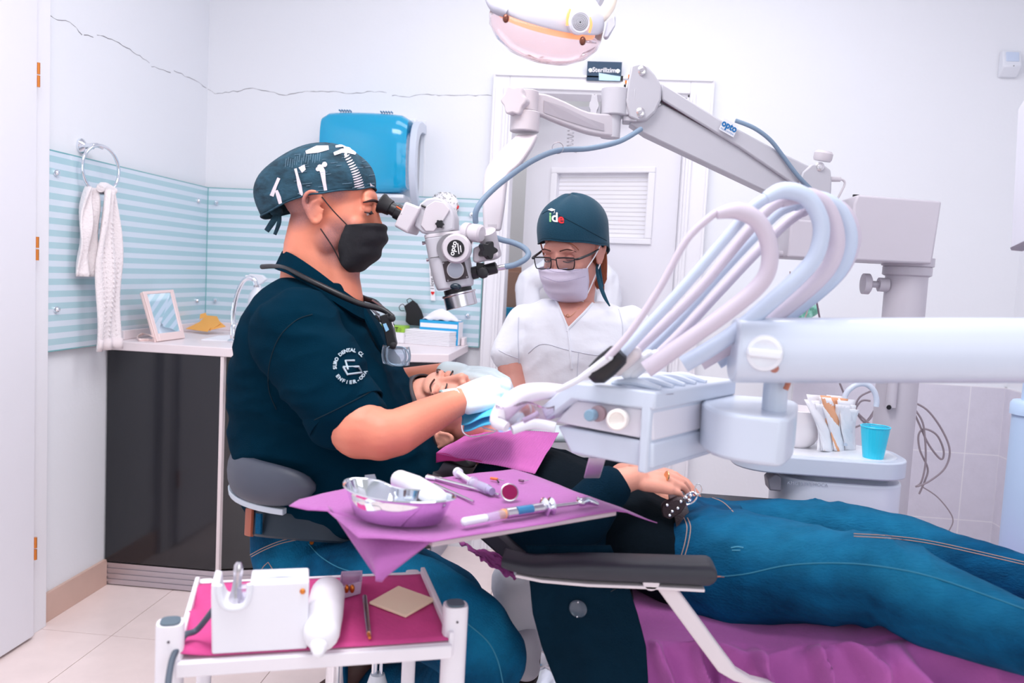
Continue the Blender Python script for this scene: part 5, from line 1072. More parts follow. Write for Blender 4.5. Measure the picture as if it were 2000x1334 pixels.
# ------------------------------------------------------------------ body tools
class Head:
    def __init__(s, o, fw, up, sc=1):
        s.o = V(o); s.f = V(fw).normalized(); up = V(up); s.u = (up-s.f*up.dot(s.f)).normalized(); s.r = s.f.cross(s.u); s.s = sc
        s.R = Matrix((s.r, s.f, s.u)).transposed()
    def __call__(s, x, y, z): return s.o+(s.r*x+s.f*y+s.u*z)*s.s
    def e(s, g, x, y, z, a, b, c, rx=0):
        R = s.R @ Matrix.Rotation(rad(rx), 3, 'X') if rx else s.R
        g.ell(s(x, y, z), (a*s.s, b*s.s, c*s.s), R, n=24, m=14)
def skull(g, H, lips=True):
    H.e(g, 0, -.012, .042, .077, .098, .086); H.e(g, 0, .03, -.02, .063, .068, .088); H.e(g, 0, .036, -.08, .046, .048, .04)
    for s in (-1, 1):
        H.e(g, s*.044, .006, -.062, .022, .036, .038); H.e(g, s*.037, .064, -.032, .023, .022, .024)
        H.e(g, s*.031, .083, -.001, .0145, .0115, .0105)
        H.e(g, s*.03, .087, .019, .022, .011, .0075); H.e(g, s*.012, .1, -.042, .0095, .011, .0085)
        # ear: rim, lobe and bowl
        E_ = [(.076, .008, .006), (.081, .002, .022), (.085, -.013, .028), (.087, -.026, .02), (.085, -.03, .002), (.08, -.02, -.02), (.076, -.008, -.034), (.074, .002, -.03), (.073, .006, -.018)]
        g.tube([H(s*x, y, z) for x, y, z in E_], [.004, .0048, .005, .005, .0048, .0048, .0065, .005, .004], n=8, res=3)
        H.e(g, s*.0755, -.012, -.004, .0045, .015, .026)
        g.tube([H(s*.08, .0, .012), H(s*.082, -.012, .006), H(s*.08, -.016, -.01), H(s*.078, -.006, -.022)], .0032, n=6, res=3)
        g.limb([(H(s*.074, .007, -.006), .004), (H(s*.073, .006, -.014), .004)], 8)
    H.e(g, 0, .084, .028, .045, .013, .022); H.e(g, 0, .075, -.103, .021, .016, .016)
    g.limb([(H(0, .093, .008), .0085*H.s), (H(0, .104, -.02), .009*H.s), (H(0, .109, -.036), .0115*H.s)], 12)
    if lips: H.e(g, 0, .094, -.067, .024, .0095, .0055); H.e(g, 0, .0925, -.076, .021, .0095, .0065)
def dome(H, zf, zs, zb, top, rx, ry, fn=None, yc=-.012, zc=.03, rz=None, e=0):
    """cap: rim height front / side / back, then a dome up to top"""
    rz = rz or (top-zc)
    def f(u, v):
        a = 2*PI*u; c, s = math.cos(a), math.sin(a)   # c forward
        z0 = zs+(zf-zs)*max(0, c)**1.4+(zb-zs)*max(0, -c)**1.2
        z = z0+(top-z0)*math.sin(v*PI/2)
        k = math.sqrt(max(0, 1-(max(0, z-zc)/rz)**2))
        if v >= .999: k = 0
        k = max(k, .0)
        p = [rx*s*k, yc+ry*c*k, z]
        if fn: p = fn(p, a, v)
        return H(*p)
    return f
def mask_fn(H, sh=0, pl=.0016):
    """pleated mask from nose to under the chin"""
    prof = [(.118-sh, -.024), (.127-sh, -.038), (.124-sh, -.062), (.115-sh, -.088), (.094-sh*.8, -.115), (.062-sh*.6, -.132)]
    side = [(.055, -.034), (.05, -.045), (.044, -.062), (.04, -.078), (.042, -.095), (.045, -.112)]
    P_ = catmull(prof, 4); S_ = catmull(side, 4)
    def f(u, v):
        k = v*(len(P_)-1); i = min(int(k), len(P_)-2); t = k-i
        yf, zf = [a+(b-a)*t for a, b in zip(P_[i], P_[i+1])]; ys, zs = [a+(b-a)*t for a, b in zip(S_[i], S_[i+1])]
        a = (u-.5)*PI; c = math.cos(a)**.62; w = .069-.012*v
        r = pl*math.sin(v*22)*math.cos(a)+.0012*nz(V((u*4, v*4, 0)), 2)
        return H(w*math.sin(a)*(1.0), ys+(yf-ys)*c+r, zs+(zf-zs)*c)
    return f
def hand(g, w, d, n, side=1, curl=(30, 30, 25), spread=.10, s=1, thumb=(.55, .55, -.35)):
    """five-fingered hand grown from the wrist; d along the fingers, n out of the back, side 1 = right"""
    w = V(w); d = V(d).normalized(); n = V(n); n = (n-d*n.dot(d)).normalized(); t = n.cross(d)*side; tips = []
    g.limb([(w-d*.01*s, .0255*s), (w+d*.012*s, .0245*s)], 14)
    fl = ((.030, .086, .072, .0092), (.010, .092, .08, .0095), (-.011, .088, .074, .009), (-.030, .078, .058, .0078))
    for k, (x, L, fL, r) in enumerate(fl):
        k0 = w+t*x*.62*s+d*.02*s-n*.002; kn = w+t*x*s+d*L*s+n*(.003-.008*abs(x)/.03)*s
        g.limb([(k0, .0155*s), ((k0+kn)/2+n*.001, .0145*s), (kn, .0115*s)], 12)
        dd = (d+t*(x*spread*10)).normalized(); p = kn; ang = 0; pts = [(kn, r*1.12*s)]
        for q, (fr_, cu) in enumerate(zip((.45, .31, .24), curl)):
            ang += rad(cu*(1+.08*k)); v = dd*math.cos(ang)-n*math.sin(ang); p = p+v*fL*fr_*s; pts.append((p, r*(1-.1*(q+1))*s))
        g.limb(pts, 12); tips.append((p, v, r*.7*s, n*math.cos(ang)+dd*math.sin(ang)))
    b = w+t*.018*s+d*.018*s-n*.006*s; a, c, e = thumb; v = (t*a+d*c+n*e).normalized(); v2 = (v+d*.55-t*.25).normalized()
    p1 = b+v*.042*s; p2 = p1+v2*.034*s; p3 = p2+(v2+d*.25-t*.2).normalized()*.026*s
    g.limb([(b, .0165*s), (p1, .0135*s), (p2, .0108*s), (p3, .0088*s)], 12); tips.append((p3, v2, .0065*s, n))
    return tips
def ringz(pl, pr, y, Y, b, n=36, e=.8):
    """horizontal body section between two silhouette points"""
    a, c = at(pl, y, Y), at(pr, y, Y); m = (a+c)/2; h = (c-a).length/2; mx_, h0 = m.x, h
    def mk(mx_, h): return [V((mx_+h*abs(math.cos(t))**e*(1 if math.cos(t) > 0 else -1), Y+b*abs(math.sin(t))**e*(1 if math.sin(t) > 0 else -1), m.z)) for t in [2*PI*k/n for k in range(n)]]
    for _ in range(6):
        xs = [prj(p)[0] for p in mk(mx_, h)]; dl, dr = pl-min(xs), pr-max(xs); mx_ += (dl+dr)/2*Y/F; h = max(.05, h+(dr-dl)/2*Y/F)
    return mk(mx_, h)
    return [V((m.x+h*abs(math.cos(t))**e*(1 if math.cos(t) > 0 else -1), Y+b*abs(math.sin(t))**e*(1 if math.sin(t) > 0 else -1), m.z)) for t in [2*PI*k/n for k in range(n)]]
def L(*q): return [(at(x, y, Y), r) for x, y, Y, r in q]
SKIN_M = mat('skin_tan', '#e08a70', .5, sss=.12, bump=.1, bscale=160, var=.07, vscale=14)
SKIN_N = mat('skin_olive', '#cf9184', .5, sss=.1, bump=.08, bscale=160, var=.05, vscale=14)
SKIN_P = mat('skin_light', '#e3a08c', .48, sss=.12, bump=.08, bscale=160, var=.05, vscale=14)
NAVY = mat('navy_pique', '#002233', .95, bump=.25, bscale=420, var=.1, vscale=5, spec=.06)
DENIM = mat('denim', '#003658', .85, bump=.8, bscale=260, var=.5, vscale=10, vcol='#07608c', spec=.15)
DENIM2 = mat('denim_light', '#00375c', .85, bump=.8, bscale=260, var=.5, vscale=16, vcol='#045681', spec=.15, stretch=(.3, 1, 1))
THREAD = mat('orange_thread', '#a98e86', .8)
TEALT = mat('teal_thread', '#2f7c99', .8)
GLOVE = mat('nitrile_white', '#dcebf0', .42)
SCRUB = mat('white_scrubs', '#edeff8', .85, bump=.3, bscale=50, sheen=.1)
SEAMW = mat('scrub_seam', '#d3d5e2', .9)
# ================================================================== the seated dentist
doc = thing('person', 'man in dark polo shirt and bone print cap leaning to the microscope eyepieces', 'person', (at(640, 1100, 1.75).x, 1.75, .3))
Hd = Head(at(645, 408, 1.75), (1, .02, -.03), (.03, 0, 1), 1.0)
g = G(); skull(g, Hd)
g.limb([(Hd(0, -.022, -.035), .062), (Hd(0, -.03, -.09), .064), (at(612, 560, 1.75), .072), (at(605, 620, 1.75), .09)], 22)
g.limb([(Hd(0, .0, -.06), .052), (at(655, 545, 1.75), .052), (at(660, 590, 1.75), .055)], 20)
g.limb([(Hd(0, .02, -.095), .04), (at(672, 530, 1.75), .035)], 16)
g.limb(L((610, 640, 1.75, .12), (620, 800, 1.75, .12), (645, 950, 1.75, .085)), 24)
g.limb(L((598, 668, 1.60, .062), (655, 780, 1.54, .062), (672, 806, 1.53, .061), (704, 838, 1.5, .056), (742, 850, 1.495, .0475), (775, 845, 1.51, .044), (832, 815, 1.56, .037), (893, 785, 1.625, .0285)), 22)
g.limb(L((620, 660, 1.93, .07), (720, 790, 1.99, .05), (790, 750, 1.97, .04), (880, 732, 1.9, .03)), 18)
def stubble_skin():
    M = SKIN_M.copy(); M.name = 'skin_with_stubble'; nt = M.node_tree; b = nt.nodes['Principled BSDF']; old = b.inputs['Base Color'].links[0].from_socket
    tc = nt.nodes.new('ShaderNodeTexCoord'); prev = old
    nzn = nt.nodes.new('ShaderNodeTexNoise'); nzn.inputs['Scale'].default_value = 420; nt.links.new(tc.outputs['Object'], nzn.inputs['Vector'])
    for c, r0, r1 in ((Hd(.05, .045, -.07), .035, .062), (Hd(.0, .07, -.11), .03, .055), (Hd(.065, -.055, -.0), .035, .06), (Hd(0, -.09, .0), .03, .06), (Hd(.066, .03, .035), .012, .032)):
        d = nt.nodes.new('ShaderNodeVectorMath'); d.operation = 'DISTANCE'; nt.links.new(tc.outputs['Object'], d.inputs[0]); d.inputs[1].default_value = c-ORG[doc]
        mr = nt.nodes.new('ShaderNodeMapRange'); mr.inputs[1].default_value = r0; mr.inputs[2].default_value = r1; mr.inputs[3].default_value = .8; mr.inputs[4].default_value = 0; nt.links.new(d.outputs['Value'], mr.inputs[0])
        ml = nt.nodes.new('ShaderNodeMath'); ml.operation = 'MULTIPLY'; nt.links.new(mr.outputs[0], ml.inputs[0])
        m2 = nt.nodes.new('ShaderNodeMath'); m2.operation = 'MULTIPLY_ADD'; m2.inputs[1].default_value = .8; m2.inputs[2].default_value = .5; nt.links.new(nzn.outputs['Fac'], m2.inputs[0]); nt.links.new(m2.outputs[0], ml.inputs[1])
        mx = nt.nodes.new('ShaderNodeMix'); mx.data_type = 'RGBA'; nt.links.new(prev, mx.inputs[6]); mx.inputs[7].default_value = lin('#8d6468'); nt.links.new(ml.outputs[0], mx.inputs[0]); prev = mx.outputs[2]
    nt.links.new(prev, b.inputs['Base Color']); return M
docb = blob('body', g, stubble_skin(), doc, voxel=.0036, smooth=5, fac=.5)
tb = bvh(docb)
HAIR = mat('stubble_dark', '#6f4b4d', .9)
# eyes, brow and lashes (profile)
for s in (1, -1):
    obj('eyebrow', G().tube([Hd(s*.053, .084, .015), Hd(s*.037, .101, .022), Hd(s*.015, .109, .019)], [.002, .005, .0035], n=8, flat=.6), mat('brow_dark', '#2c1a1c', .9), doc)
    obj('eye', G().ell(Hd(s*.031, .0855, .0), (.011, .011, .011)), mat('eye_white', '#e3d8d8', .2), doc)
    obj('eyelid', G().ell(Hd(s*.0315, .0855, .003), (.0138, .0128, .0112), Hd.R), SKIN_M, doc)
    obj('eyelash', G().tube([Hd(s*.045, .086, -.004), Hd(s*.036, .098, -.005), Hd(s*.022, .099, -.004)], .0012, n=6), BLACK, doc)
# stubble shadow patches are real short-hair texture on scalp and jaw
g = G()
# cap
CAPM = mat('cap_print_navy', '#0e2b3a', .85, bump=.2, bscale=200, var=.5, vscale=26, vcol='#2b5468', stretch=(1, 1, 2.5))
def capfn(p, a, v):
    c = math.cos(a); b = max(0, -c)
    if b > 0:
        w = math.exp(-((v-.22)/.3)**2); p[1] -= .05*b**2*w; p[2] += .0
        p[2] -= .012*b*w*0
    p[0] *= 1+.02*math.sin(a*9)*(1-v); p[2] += .0015*math.sin(a*7+v*9)
    return p
capg = G().sheet(dome(Hd, .05, .024, -.03, .136, .084, .105, capfn, yc=-.012, zc=.055), 72, 26, wrap=True)
cap = obj('cap', capg, CAPM, doc, solid=.0015, angle=80)
obj('cap_band', G().tube([V(p)+(V(p)-Hd(0, -.01, .02)).normalized()*.001 for p in capg.v[0:72]], .0022, n=6, res=1, closed=True), CAPM, doc)
tc = bvh(cap); BONE = mat('bone_print', '#d9d0d8', .8)
def bone(poly, par=cap, tr_=None): return patch('bone_print', poly, [tuple(range(len(poly)))], tr_ or tc, BONE, par, off=.0022, cuts=2)
def line2(pts, w):
    out = []
    for i, (x, y) in enumerate(pts):
        a = pts[max(0, i-1)]; b = pts[min(len(pts)-1, i+1)]; dx, dy = b[0]-a[0], b[1]-a[1]; l = math.hypot(dx, dy) or 1; ww = w[i] if isinstance(w, list) else w
        out.append(((x-dy/l*ww, y+dx/l*ww), (x+dy/l*ww, y-dx/l*ww)))
    return [o[0] for o in out]+[o[1] for o in out][::-1]
bone(line2([(624, 325), (630, 335), (633, 355), (637, 378)], [6, 5, 3.5, 3]))
for c in ((625, 327, 5), (634, 322, 5), (621, 331, 4)): bone([(c[0]+c[2]*math.cos(k*PI/5), c[1]+c[2]*math.sin(k*PI/5)) for k in range(10)])
bone(line2([(578, 330), (582, 345), (586, 362), (590, 380), (593, 400)], [2.5, 2.5, 4, 3, 3.5])); bone([(584, 328), (596, 322), (598, 332), (591, 338)])
bone(line2([(586, 362), (590, 378), (596, 398)], 1.6))
for k in range(15):
    t_ = k/14; x = 677+24*t_+5*math.sin(t_*3); y = 306+66*t_; w = 5+5*t_; bone([(x-w, y+2), (x-w*.2, y-.3), (x+w, y-3.2), (x+w*.9, y-1), (x, y+2.4), (x-w*.9, y+3.8)])
bone(line2([(598, 299), (620, 293), (642, 290)], [3, 7, 4])); bone(line2([(652, 302), (668, 296), (682, 296), (694, 302)], [3, 4, 5, 2])); bone(line2([(655, 288), (672, 285), (688, 293), (694, 300)], [2, 3, 3, 2])); bone(line2([(672, 286), (676, 296), (674, 306)], 2.5))
bone(line2([(703, 291), (712, 294)], [3, 2])); bone([(721, 357), (726, 362), (730, 364), (722, 366)])
bone(line2([(532, 383), (540, 362), (546, 348)], [4, 3, 3])); bone(line2([(541, 372), (546, 386), (550, 402)], [3, 4, 3])); bone([(560, 402), (566, 410), (562, 412)])
random.seed(5)
for k in range(34):
    x, y = random.uniform(575, 725), random.uniform(300, 380); l = random.uniform(5, 22)
    seam('chalk_stroke', [(x, y), (x+l/2, y-.8), (x+l, y-l*.12)], .0005, tc, mat('chalk_blue', '#6d8a9e', .8), cap, off=.0018, res=3)
for k in range(16):
    x = 560+k*4.4; y = 312-k*1.0+random.uniform(-5, 5); seam('chalk_stroke', [(x, y), (x-1, y+8), (x-2, y+16)], .0004, tc, mat('chalk_blue', '#6d8a9e', .8), cap, off=.0018, res=3)
tk = Hd(-.0, -.112, -.012)
obj('cap_tie', G().limb([(tk, .009), (tk+V((-.012, 0, -.004)), .007)], 10).tube([tk, tk+V((-.008, -.004, -.02)), tk+V((-.024, -.004, -.045))], [.006, .007, .006], flat=.4).tube([tk, tk+V((.004, -.006, -.025)), tk+V((-.004, -.008, -.052))], [.005, .005, .004], flat=.4), CAPM, doc)
# mask with straps
MK = mat('black_mask', '#1b1b21', .75, bump=.3, bscale=60)
mko = obj('face_mask', G().sheet(mask_fn(Hd, .002, pl=.003), 30, 32), MK, doc, solid=.002)
obj('mask_strap', G().tube([Hd(.066, .057, -.034), Hd(.078, .03, -.008), Hd(.083, .006, .018)], .0014, n=6), BLACK, mko)
obj('mask_strap', G().tube([Hd(.056, .045, -.11), Hd(.069, .03, -.08), Hd(.079, .006, -.046)], .0014, n=6), BLACK, mko)
# shirt
g = G(); rs = [ringz(*q) for q in ((548, 690, 548, 1.75, .085), (512, 702, 572, 1.75, .15), (484, 722, 606, 1.75, .19), (462, 748, 650, 1.75, .20), (449, 786, 716, 1.75, .2), (446, 822, 786, 1.75, .195), (448, 850, 846, 1.75, .19), (452, 868, 900, 1.75, .19), (466, 868, 950, 1.75, .18), (484, 840, 996, 1.75, .165), (492, 760, 1012, 1.75, .14))]
g.rings(rs[::-1]); g.limb(L((585, 655, 1.58, .092), (640, 745, 1.54, .083), (671, 800, 1.53, .0775)), 26); g.limb(L((620, 660, 1.93, .08), (680, 740, 1.98, .07), (705, 775, 1.99, .066)), 22)
def shirt_disp(c, n): return .008*(fold(V((c.x*.8+c.z*.5, c.y, c.z*2.2)), 6, 1)-.4)+.0045*(fold(V((c.x*.9-c.z*.6, c.y, c.z*1.8)), 13, 2)-.4)
sh = blob('polo_shirt', g, NAVY, doc, voxel=.0055, smooth=8, fac=.5, disp=shirt_disp)
ts = bvh(sh)
DKN = mat('navy_seam', '#03202c', .9)
hp0, hp1 = at(655, 775, 1.537), at(676, 808, 1.527); hdv = (hp1-hp0).normalized()
obj('sleeve_hem', G().lathe(hp1, hdv, [(.0745, -.03), (.0775, -.026), (.079, -.006), (.0785, .004), (.075, .004), (.066, -.02)], 40), NAVY, sh, angle=60)
seam('sleeve_stitch', [(601, 826), (640, 808), (690, 783), (733, 760)], .0008, ts, DKN, sh)
seam('armhole_seam', [(610, 614), (578, 626), (545, 660), (527, 710), (525, 760), (540, 800)], .0008, ts, DKN, sh)
# collar: folded band around the neck
cc = [(556, 494, 1.75), (575, 500, 1.68), (615, 528, 1.655), (655, 560, 1.665), (688, 585, 1.69), (706, 595, 1.74), (700, 590, 1.80), (660, 560, 1.84), (600, 520, 1.845), (565, 500, 1.81)]
IN = catmull([list(at(*q)) for q in cc], 5, closed=True); ctr = sum((V(p) for p in IN), V())/len(IN)
g = G(); rs = []
for p in IN:
    p = V(p); d_ = (p-ctr); d_.z = 0; d_.normalize(); rs.append([p, p+d_*.006+V((0, 0, .004)), p+d_*.024+V((0, 0, -.034)), p+d_*.014+V((0, 0, -.038))])
g.rings(rs, loop=True); obj('collar', g, NAVY, doc, angle=70)
obj('placket', G().tube([at(705, 598, 1.72), at(728, 640, 1.7), at(752, 690, 1.72)], [.008, .011, .010], n=8, flat=.5), NAVY, doc)
# round sleeve emblem
EM = mat('emblem_white', '#aebfc9', .8); ec = (686, 718)
def arc_text(s, r, a0, a1, flip=False, size=9):
    for k, ch in enumerate(s):
        if ch == ' ': continue
        a = rad(a0+(a1-a0)*k/(len(s)-1)); v, f = text2d(ch, size, 2, off=.35); rot = a+PI/2 if not flip else a-PI/2
        c, s_ = math.cos(rot), math.sin(rot)
        patch('emblem_letter', [(ec[0]+r*math.cos(a)+x*c+y*s_, ec[1]+r*1.05*math.sin(a)+x*s_-y*c) for x, y in v], f, ts, EM, sh, off=.0032)
ec = (683, 716)
arc_text('SURO DENTAL CLI', 29, 172, 330, size=9.5); arc_text('ENFIER-ODA', 30, 142, 22, True, size=9.5)
for q in ([(691, 706), (674, 706), (679, 723)], [(670, 718), (698, 716), (704, 728), (678, 732), (670, 718)], [(670, 719), (704, 729)], [(698, 716), (680, 732)]): seam('emblem_stroke', q, .0019, ts, EM, sh, off=.0028, res=1)
# belt, jeans
g = G(); rs = [ringz(*q) for q in ((492, 730, 1000, 1.75, .14), (488, 745, 1030, 1.75, .15), (489, 790, 1072, 1.75, .175), (500, 800, 1110, 1.75, .175), (520, 770, 1150, 1.75, .16), (550, 700, 1180, 1.75, .13))]
g.rings(rs[::-1]); g.limb(L((598, 1132, 1.66, .082), (700, 1146, 1.58, .09), (820, 1180, 1.53, .09), (915, 1240, 1.5, .082), (948, 1282, 1.5, .078), (940, 1320, 1.52, .072), (870, 1350, 1.62, .06), (790, 1345, 1.75, .052), (735, 1335, 1.83, .045)), 24)
g.limb(L((620, 1120, 1.86, .085), (760, 1120, 1.94, .092), (880, 1170, 2.0, .08), (925, 1240, 2.02, .07), (880, 1290, 2.05, .058), (800, 1300, 2.05, .05), (720, 1310, 2.02, .045)), 22)
def jean_disp(c, n): return .004*(fold(V((c.x, c.y*1.5, c.z*1.5)), 8, 3)-.45)+.0015*nz(c, 30)
jn = blob('jeans', g, DENIM, doc, voxel=.0058, smooth=8, disp=jean_disp); tj = bvh(jn)
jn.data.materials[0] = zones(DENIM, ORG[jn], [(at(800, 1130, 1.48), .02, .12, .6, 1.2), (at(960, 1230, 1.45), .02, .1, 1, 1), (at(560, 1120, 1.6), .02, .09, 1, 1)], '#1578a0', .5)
obj('iris', G().ell(Hd(.0335, .0955, -.0035), (.005, .003, .0045), n=10, m=6), BLACK, doc)
for o_ in (0, 5): seam('yoke_stitch', [(489, 1084+o_), (515, 1070+o_), (550, 1056+o_), (590, 1048+o_), (625, 1044+o_)], .0009, tj, THREAD, jn)
seam('pocket_stitch', [(508, 1118), (524, 1098), (538, 1125), (545, 1134)], .0009, tj, THREAD, jn, res=2); seam('pocket_edge', [(603, 1062), (625, 1086), (660, 1108), (700, 1120)], .0010, tj, TEALT, jn)
seam('side_seam', [(905, 1212), (950, 1250), (972, 1290), (982, 1334)], .0012, tj, TEALT, jn)
p, n_ = hit(tj, 609, 1060, .001); obj('rivet', G().lathe(p, n_, [(.0045, 0), (.004, .002)], 14), mat('copper', '#c06a2c', .3, .8), jn)
BELT = mat('belt_black', '#1c2c3a', .5, var=.1)
def around(y0, y1, grow, Yc_, pl, pr, b): return [ringz(pl-grow, pr+grow, y0, Yc_, b), ringz(pl-grow, pr+grow, y1, Yc_, b)]
bl_r = [ringz(484, 752, 1001, 1.75, .172), ringz(480, 758, 1004, 1.75, .177), ringz(480, 768, 1046, 1.75, .188), ringz(484, 768, 1050, 1.75, .184)]
def btilt(p): return V((p.x, p.y, p.z+.052*max(0, (1.75-p.y)/.18)))
obj('belt', G().rings(bl_r[::-1]).map(btilt), BELT, doc)
pz0, pz1 = bl_r[1][0].z+.004, bl_r[2][0].z-.006; mx = (bl_r[2][0].x+bl_r[2][18].x)/2; hw = bl_r[2][0].x-mx
g = G(); a0, a1 = 180, 206
def beltpt(a, z, e): 
    c, s = math.cos(rad(a)), math.sin(rad(a)); return V((mx+(hw+e)*abs(c)**.8*(1 if c > 0 else -1), 1.75-(.190+e)*abs(s)**.8*(1 if s > 0 else -1)*1, z))
g.rings([[beltpt(a, pz0, -.004), beltpt(a, pz1, -.004), beltpt(a, pz1, .003), beltpt(a, pz0, .002)] for a in [127+3.0*k for k in range(10)]])
obj('leather_patch', g.map(btilt), mat('brown_leather_patch', '#a85c46', .6, var=.1), doc, bevel=.001)
g = G(); g.rings([[beltpt(a, pz0-.008, .001), beltpt(a, pz1+.008, .001), beltpt(a, pz1+.008, .0055), beltpt(a, pz0-.008, .0055)] for a in (112, 115, 118)]); obj('belt_loop', g.map(btilt), DENIM, doc)
# gloves
g = G(); w = at(890, 786, 1.622); hand(g, w, (.86, .42, .30), (-.25, -.8, .55), 1, (38, 48, 30), s=1.0, thumb=(.4, .6, -.5))
gl = blob('glove', g, GLOVE, doc, voxel=.003, smooth=4)
cd = V((.86, .42, .30)).normalized()
for k, r_ in ((-.022, .0325), (-.0185, .0312)): obj('glove_cuff', G().lathe(w+cd*k, cd, [(r_-.0015, -.002), (r_+.001, 0), (r_-.001, .002), (r_-.003, .003)], 28), mat('glove_cuff_teal', '#b5dcdf', .5), gl)
obj('glove_sleeve', G().lathe(w-cd*.022, cd, [(.0315, 0), (.0305, .012), (.027, .03)], 28, cap=False), GLOVE, gl, solid=.001)
g = G(); w = at(892, 730, 1.88); cd = V((.97, -.22, .05)).normalized(); hand(g, w, cd, (.0, -.25, 1), -1, (22, 40, 30), s=1.0)
g.limb([(w-cd*.022, .0285), (w, .027)], 20)
gl2 = blob('glove', g, GLOVE, doc, voxel=.003, smooth=4)
# shoe
SHOE = mat('brown_shoe', '#5a3f3b', .45, var=.15)
def shoe(c, d, par, m_=SHOE, up=(0, 0, 1), s=1):
    H = Head(c, d, up, s); g = G(); H.e(g, 0, -.03, .03, .038, .06, .045); H.e(g, 0, .06, .012, .042, .085, .032); H.e(g, 0, .12, .0, .038, .045, .025); H.e(g, 0, -.045, .06, .034, .04, .05)
    b = blob('shoe', g, m_, par, voxel=.004, smooth=6); obj('sole', G().rings([[H(.04*(1+.12*math.sin(a))*math.cos(a), .035+.135*math.sin(a), z) for a in [2*PI*k/28 for k in range(28)]] for z in (-.034, -.016)]), mat('sole_dark', '#2b2328', .7), b); return b
shoe(at(685, 1335, 1.83), (-.75, -.2, -.6), doc, up=(-.5, .0, .85)); shoe(at(700, 1345, 2.02), (-.75, -.1, -.6), doc, up=(-.5, 0, .85))
# loupes hanging round the neck
lp = thing('magnifying_loupes', 'black strapped loupe glasses hanging on the dark polo shirt', 'glasses', at(770, 700, 1.66))
obj('neck_strap', G().tube([at(512, 521, 1.76), at(535, 520, 1.72), at(560, 524, 1.665), at(600, 545, 1.625), (at(655, 572, 1.615)), at(700, 592, 1.625), at(745, 604, 1.64), at(768, 618, 1.63)], [.0055, .005, .0045, .0055, .0065, .006, .006, .004], n=10), BLACK, lp)
obj('neck_strap', G().tube([at(680, 566, 1.80), at(710, 582, 1.78), at(736, 592, 1.74), at(762, 620, 1.70)], [.004, .006, .0055, .003], n=10), BLACK, lp)
obj('temple', G().tube([at(728, 587, 1.72), at(755, 607, 1.68), at(768, 640, 1.65), at(772, 665, 1.645)], .0028, n=8), SCREW, lp); obj('temple', G().tube([at(722, 600, 1.66), at(742, 620, 1.64), at(758, 655, 1.635)], .0028, n=8), SCREW, lp)
obj('hinge_block', G().prism([at(x, y, 1.625) for x, y in [(740, 618), (757, 612), (768, 645), (774, 672), (768, 682), (756, 680), (750, 650)]], (0, .014, 0)), BLACK, lp, bevel=.002)
obj('blue_strip', G().prism([at(x, y, 1.624) for x, y in [(748, 633), (754, 631), (760, 644), (754, 648)]], (0, -.001, 0)), mat('pale_blue_strip', '#8fc4e6', .4), lp, smooth=False)
for x, y in ((768, 675), (766, 622)): obj('pivot', G().lathe(at(x, y, 1.622), (0, -1, 0), [(.007, 0), (.007, .004), (.003, .006)], 16), BLACKR, lp)
for dx, dY in ((0, 0), (-8, .045)):
    obj('lens', G().sheet(lambda u, v: at(757+dx+42*u+6*math.sin(v*PI)*(u-.5), 676+36*v-10*(u-.5)**2+4*u, 1.62+dY+.012*(2*u-1)**2), 12, 8), mat('clear_lens', '#dfe9f4', .03, trans=.85, ior=1.15, coat=.5), lp, solid=.002)
    obj('lens_rim', G().tube([at(757+dx+42*u, 676+36*v+4*u, 1.619+dY) for u, v in ((0, .1), (.3, 0), (.8, .02), (1, .5), (.75, .95), (.3, 1), (0, .75))], .0013, n=6, closed=True, res=4), mat('rim_grey_blue', '#8ea4b6', .2, .5), lp)
# stool
st = thing('saddle_stool', 'dentist stool with wrap round grey back cushion and chrome lift', 'stool', (at(640, 1200, 1.75).x, 1.75, 0))
sx, sy_ = at(640, 1100, 1.75).x, 1.75
GC = mat('grey_vinyl', '#454a58', .45, var=.06)
ctr_ = at(648, 930, 1.75); zc1 = at(530, 887, 1.6).z; zc0 = at(530, 975, 1.6).z
rs = []
for k in range(45):
    a = rad(112+ (280-112)*k/44); c, s_ = math.cos(a), math.sin(a); e = max(.02, (1-abs(2*k/44-1)**5))**.5
    R1x, R1y = .192, .212; base = V((ctr_.x+c*R1x, 1.75+s_*R1y, 0)); o_ = V((c, s_, 0)); h = (zc1-zc0)/2*e; zc = (zc1+zc0)/2
    rs.append([base+o_*(.022*e**.5*math.cos(q))+V((0, 0, zc+h*math.sin(q)+.006*c)) for q in [2*PI*j/16 for j in range(16)]])
obj('back_cushion', G().rings(rs), GC, st, angle=80)
rs = []
for k in range(19):
    a = rad(125+(262-125)*k/18); c, s_ = math.cos(a), math.sin(a); base = V((ctr_.x+c*.205, 1.75+s_*.205, zc0-.004)); o_ = V((c, s_, 0)); rs.append([base-o_*.008-V((0, 0, .009)), base+o_*.008-V((0, 0, .009)), base+o_*.01+V((0, 0, .004)), base-o_*.008+V((0, 0, .004))])
obj('cushion_rail', G().rings(rs), mat('rail_white', '#c9d3de', .3), st, bevel=.002)
obj('back_post', G().tube([(ctr_.x-.1, 1.935, zc0), (ctr_.x-.1, 1.955, zc0-.15), (ctr_.x-.05, 1.95, .38), (sx, 1.8, .385)], .014, n=12), BLACK, st)
obj('seat', G().lathe((sx+.03, 1.75, .40), (0, 0, 1), [(.1, 0), (.17, .006), (.18, .03), (.16, .055), (.0, .06)], 36), GC, st)
lx = at(737, 1300, 1.95)
obj('gas_lift', G().cone((sx+.03, 1.75, .08), (sx+.03, 1.75, .42), .025, n=20), CHROME, st)
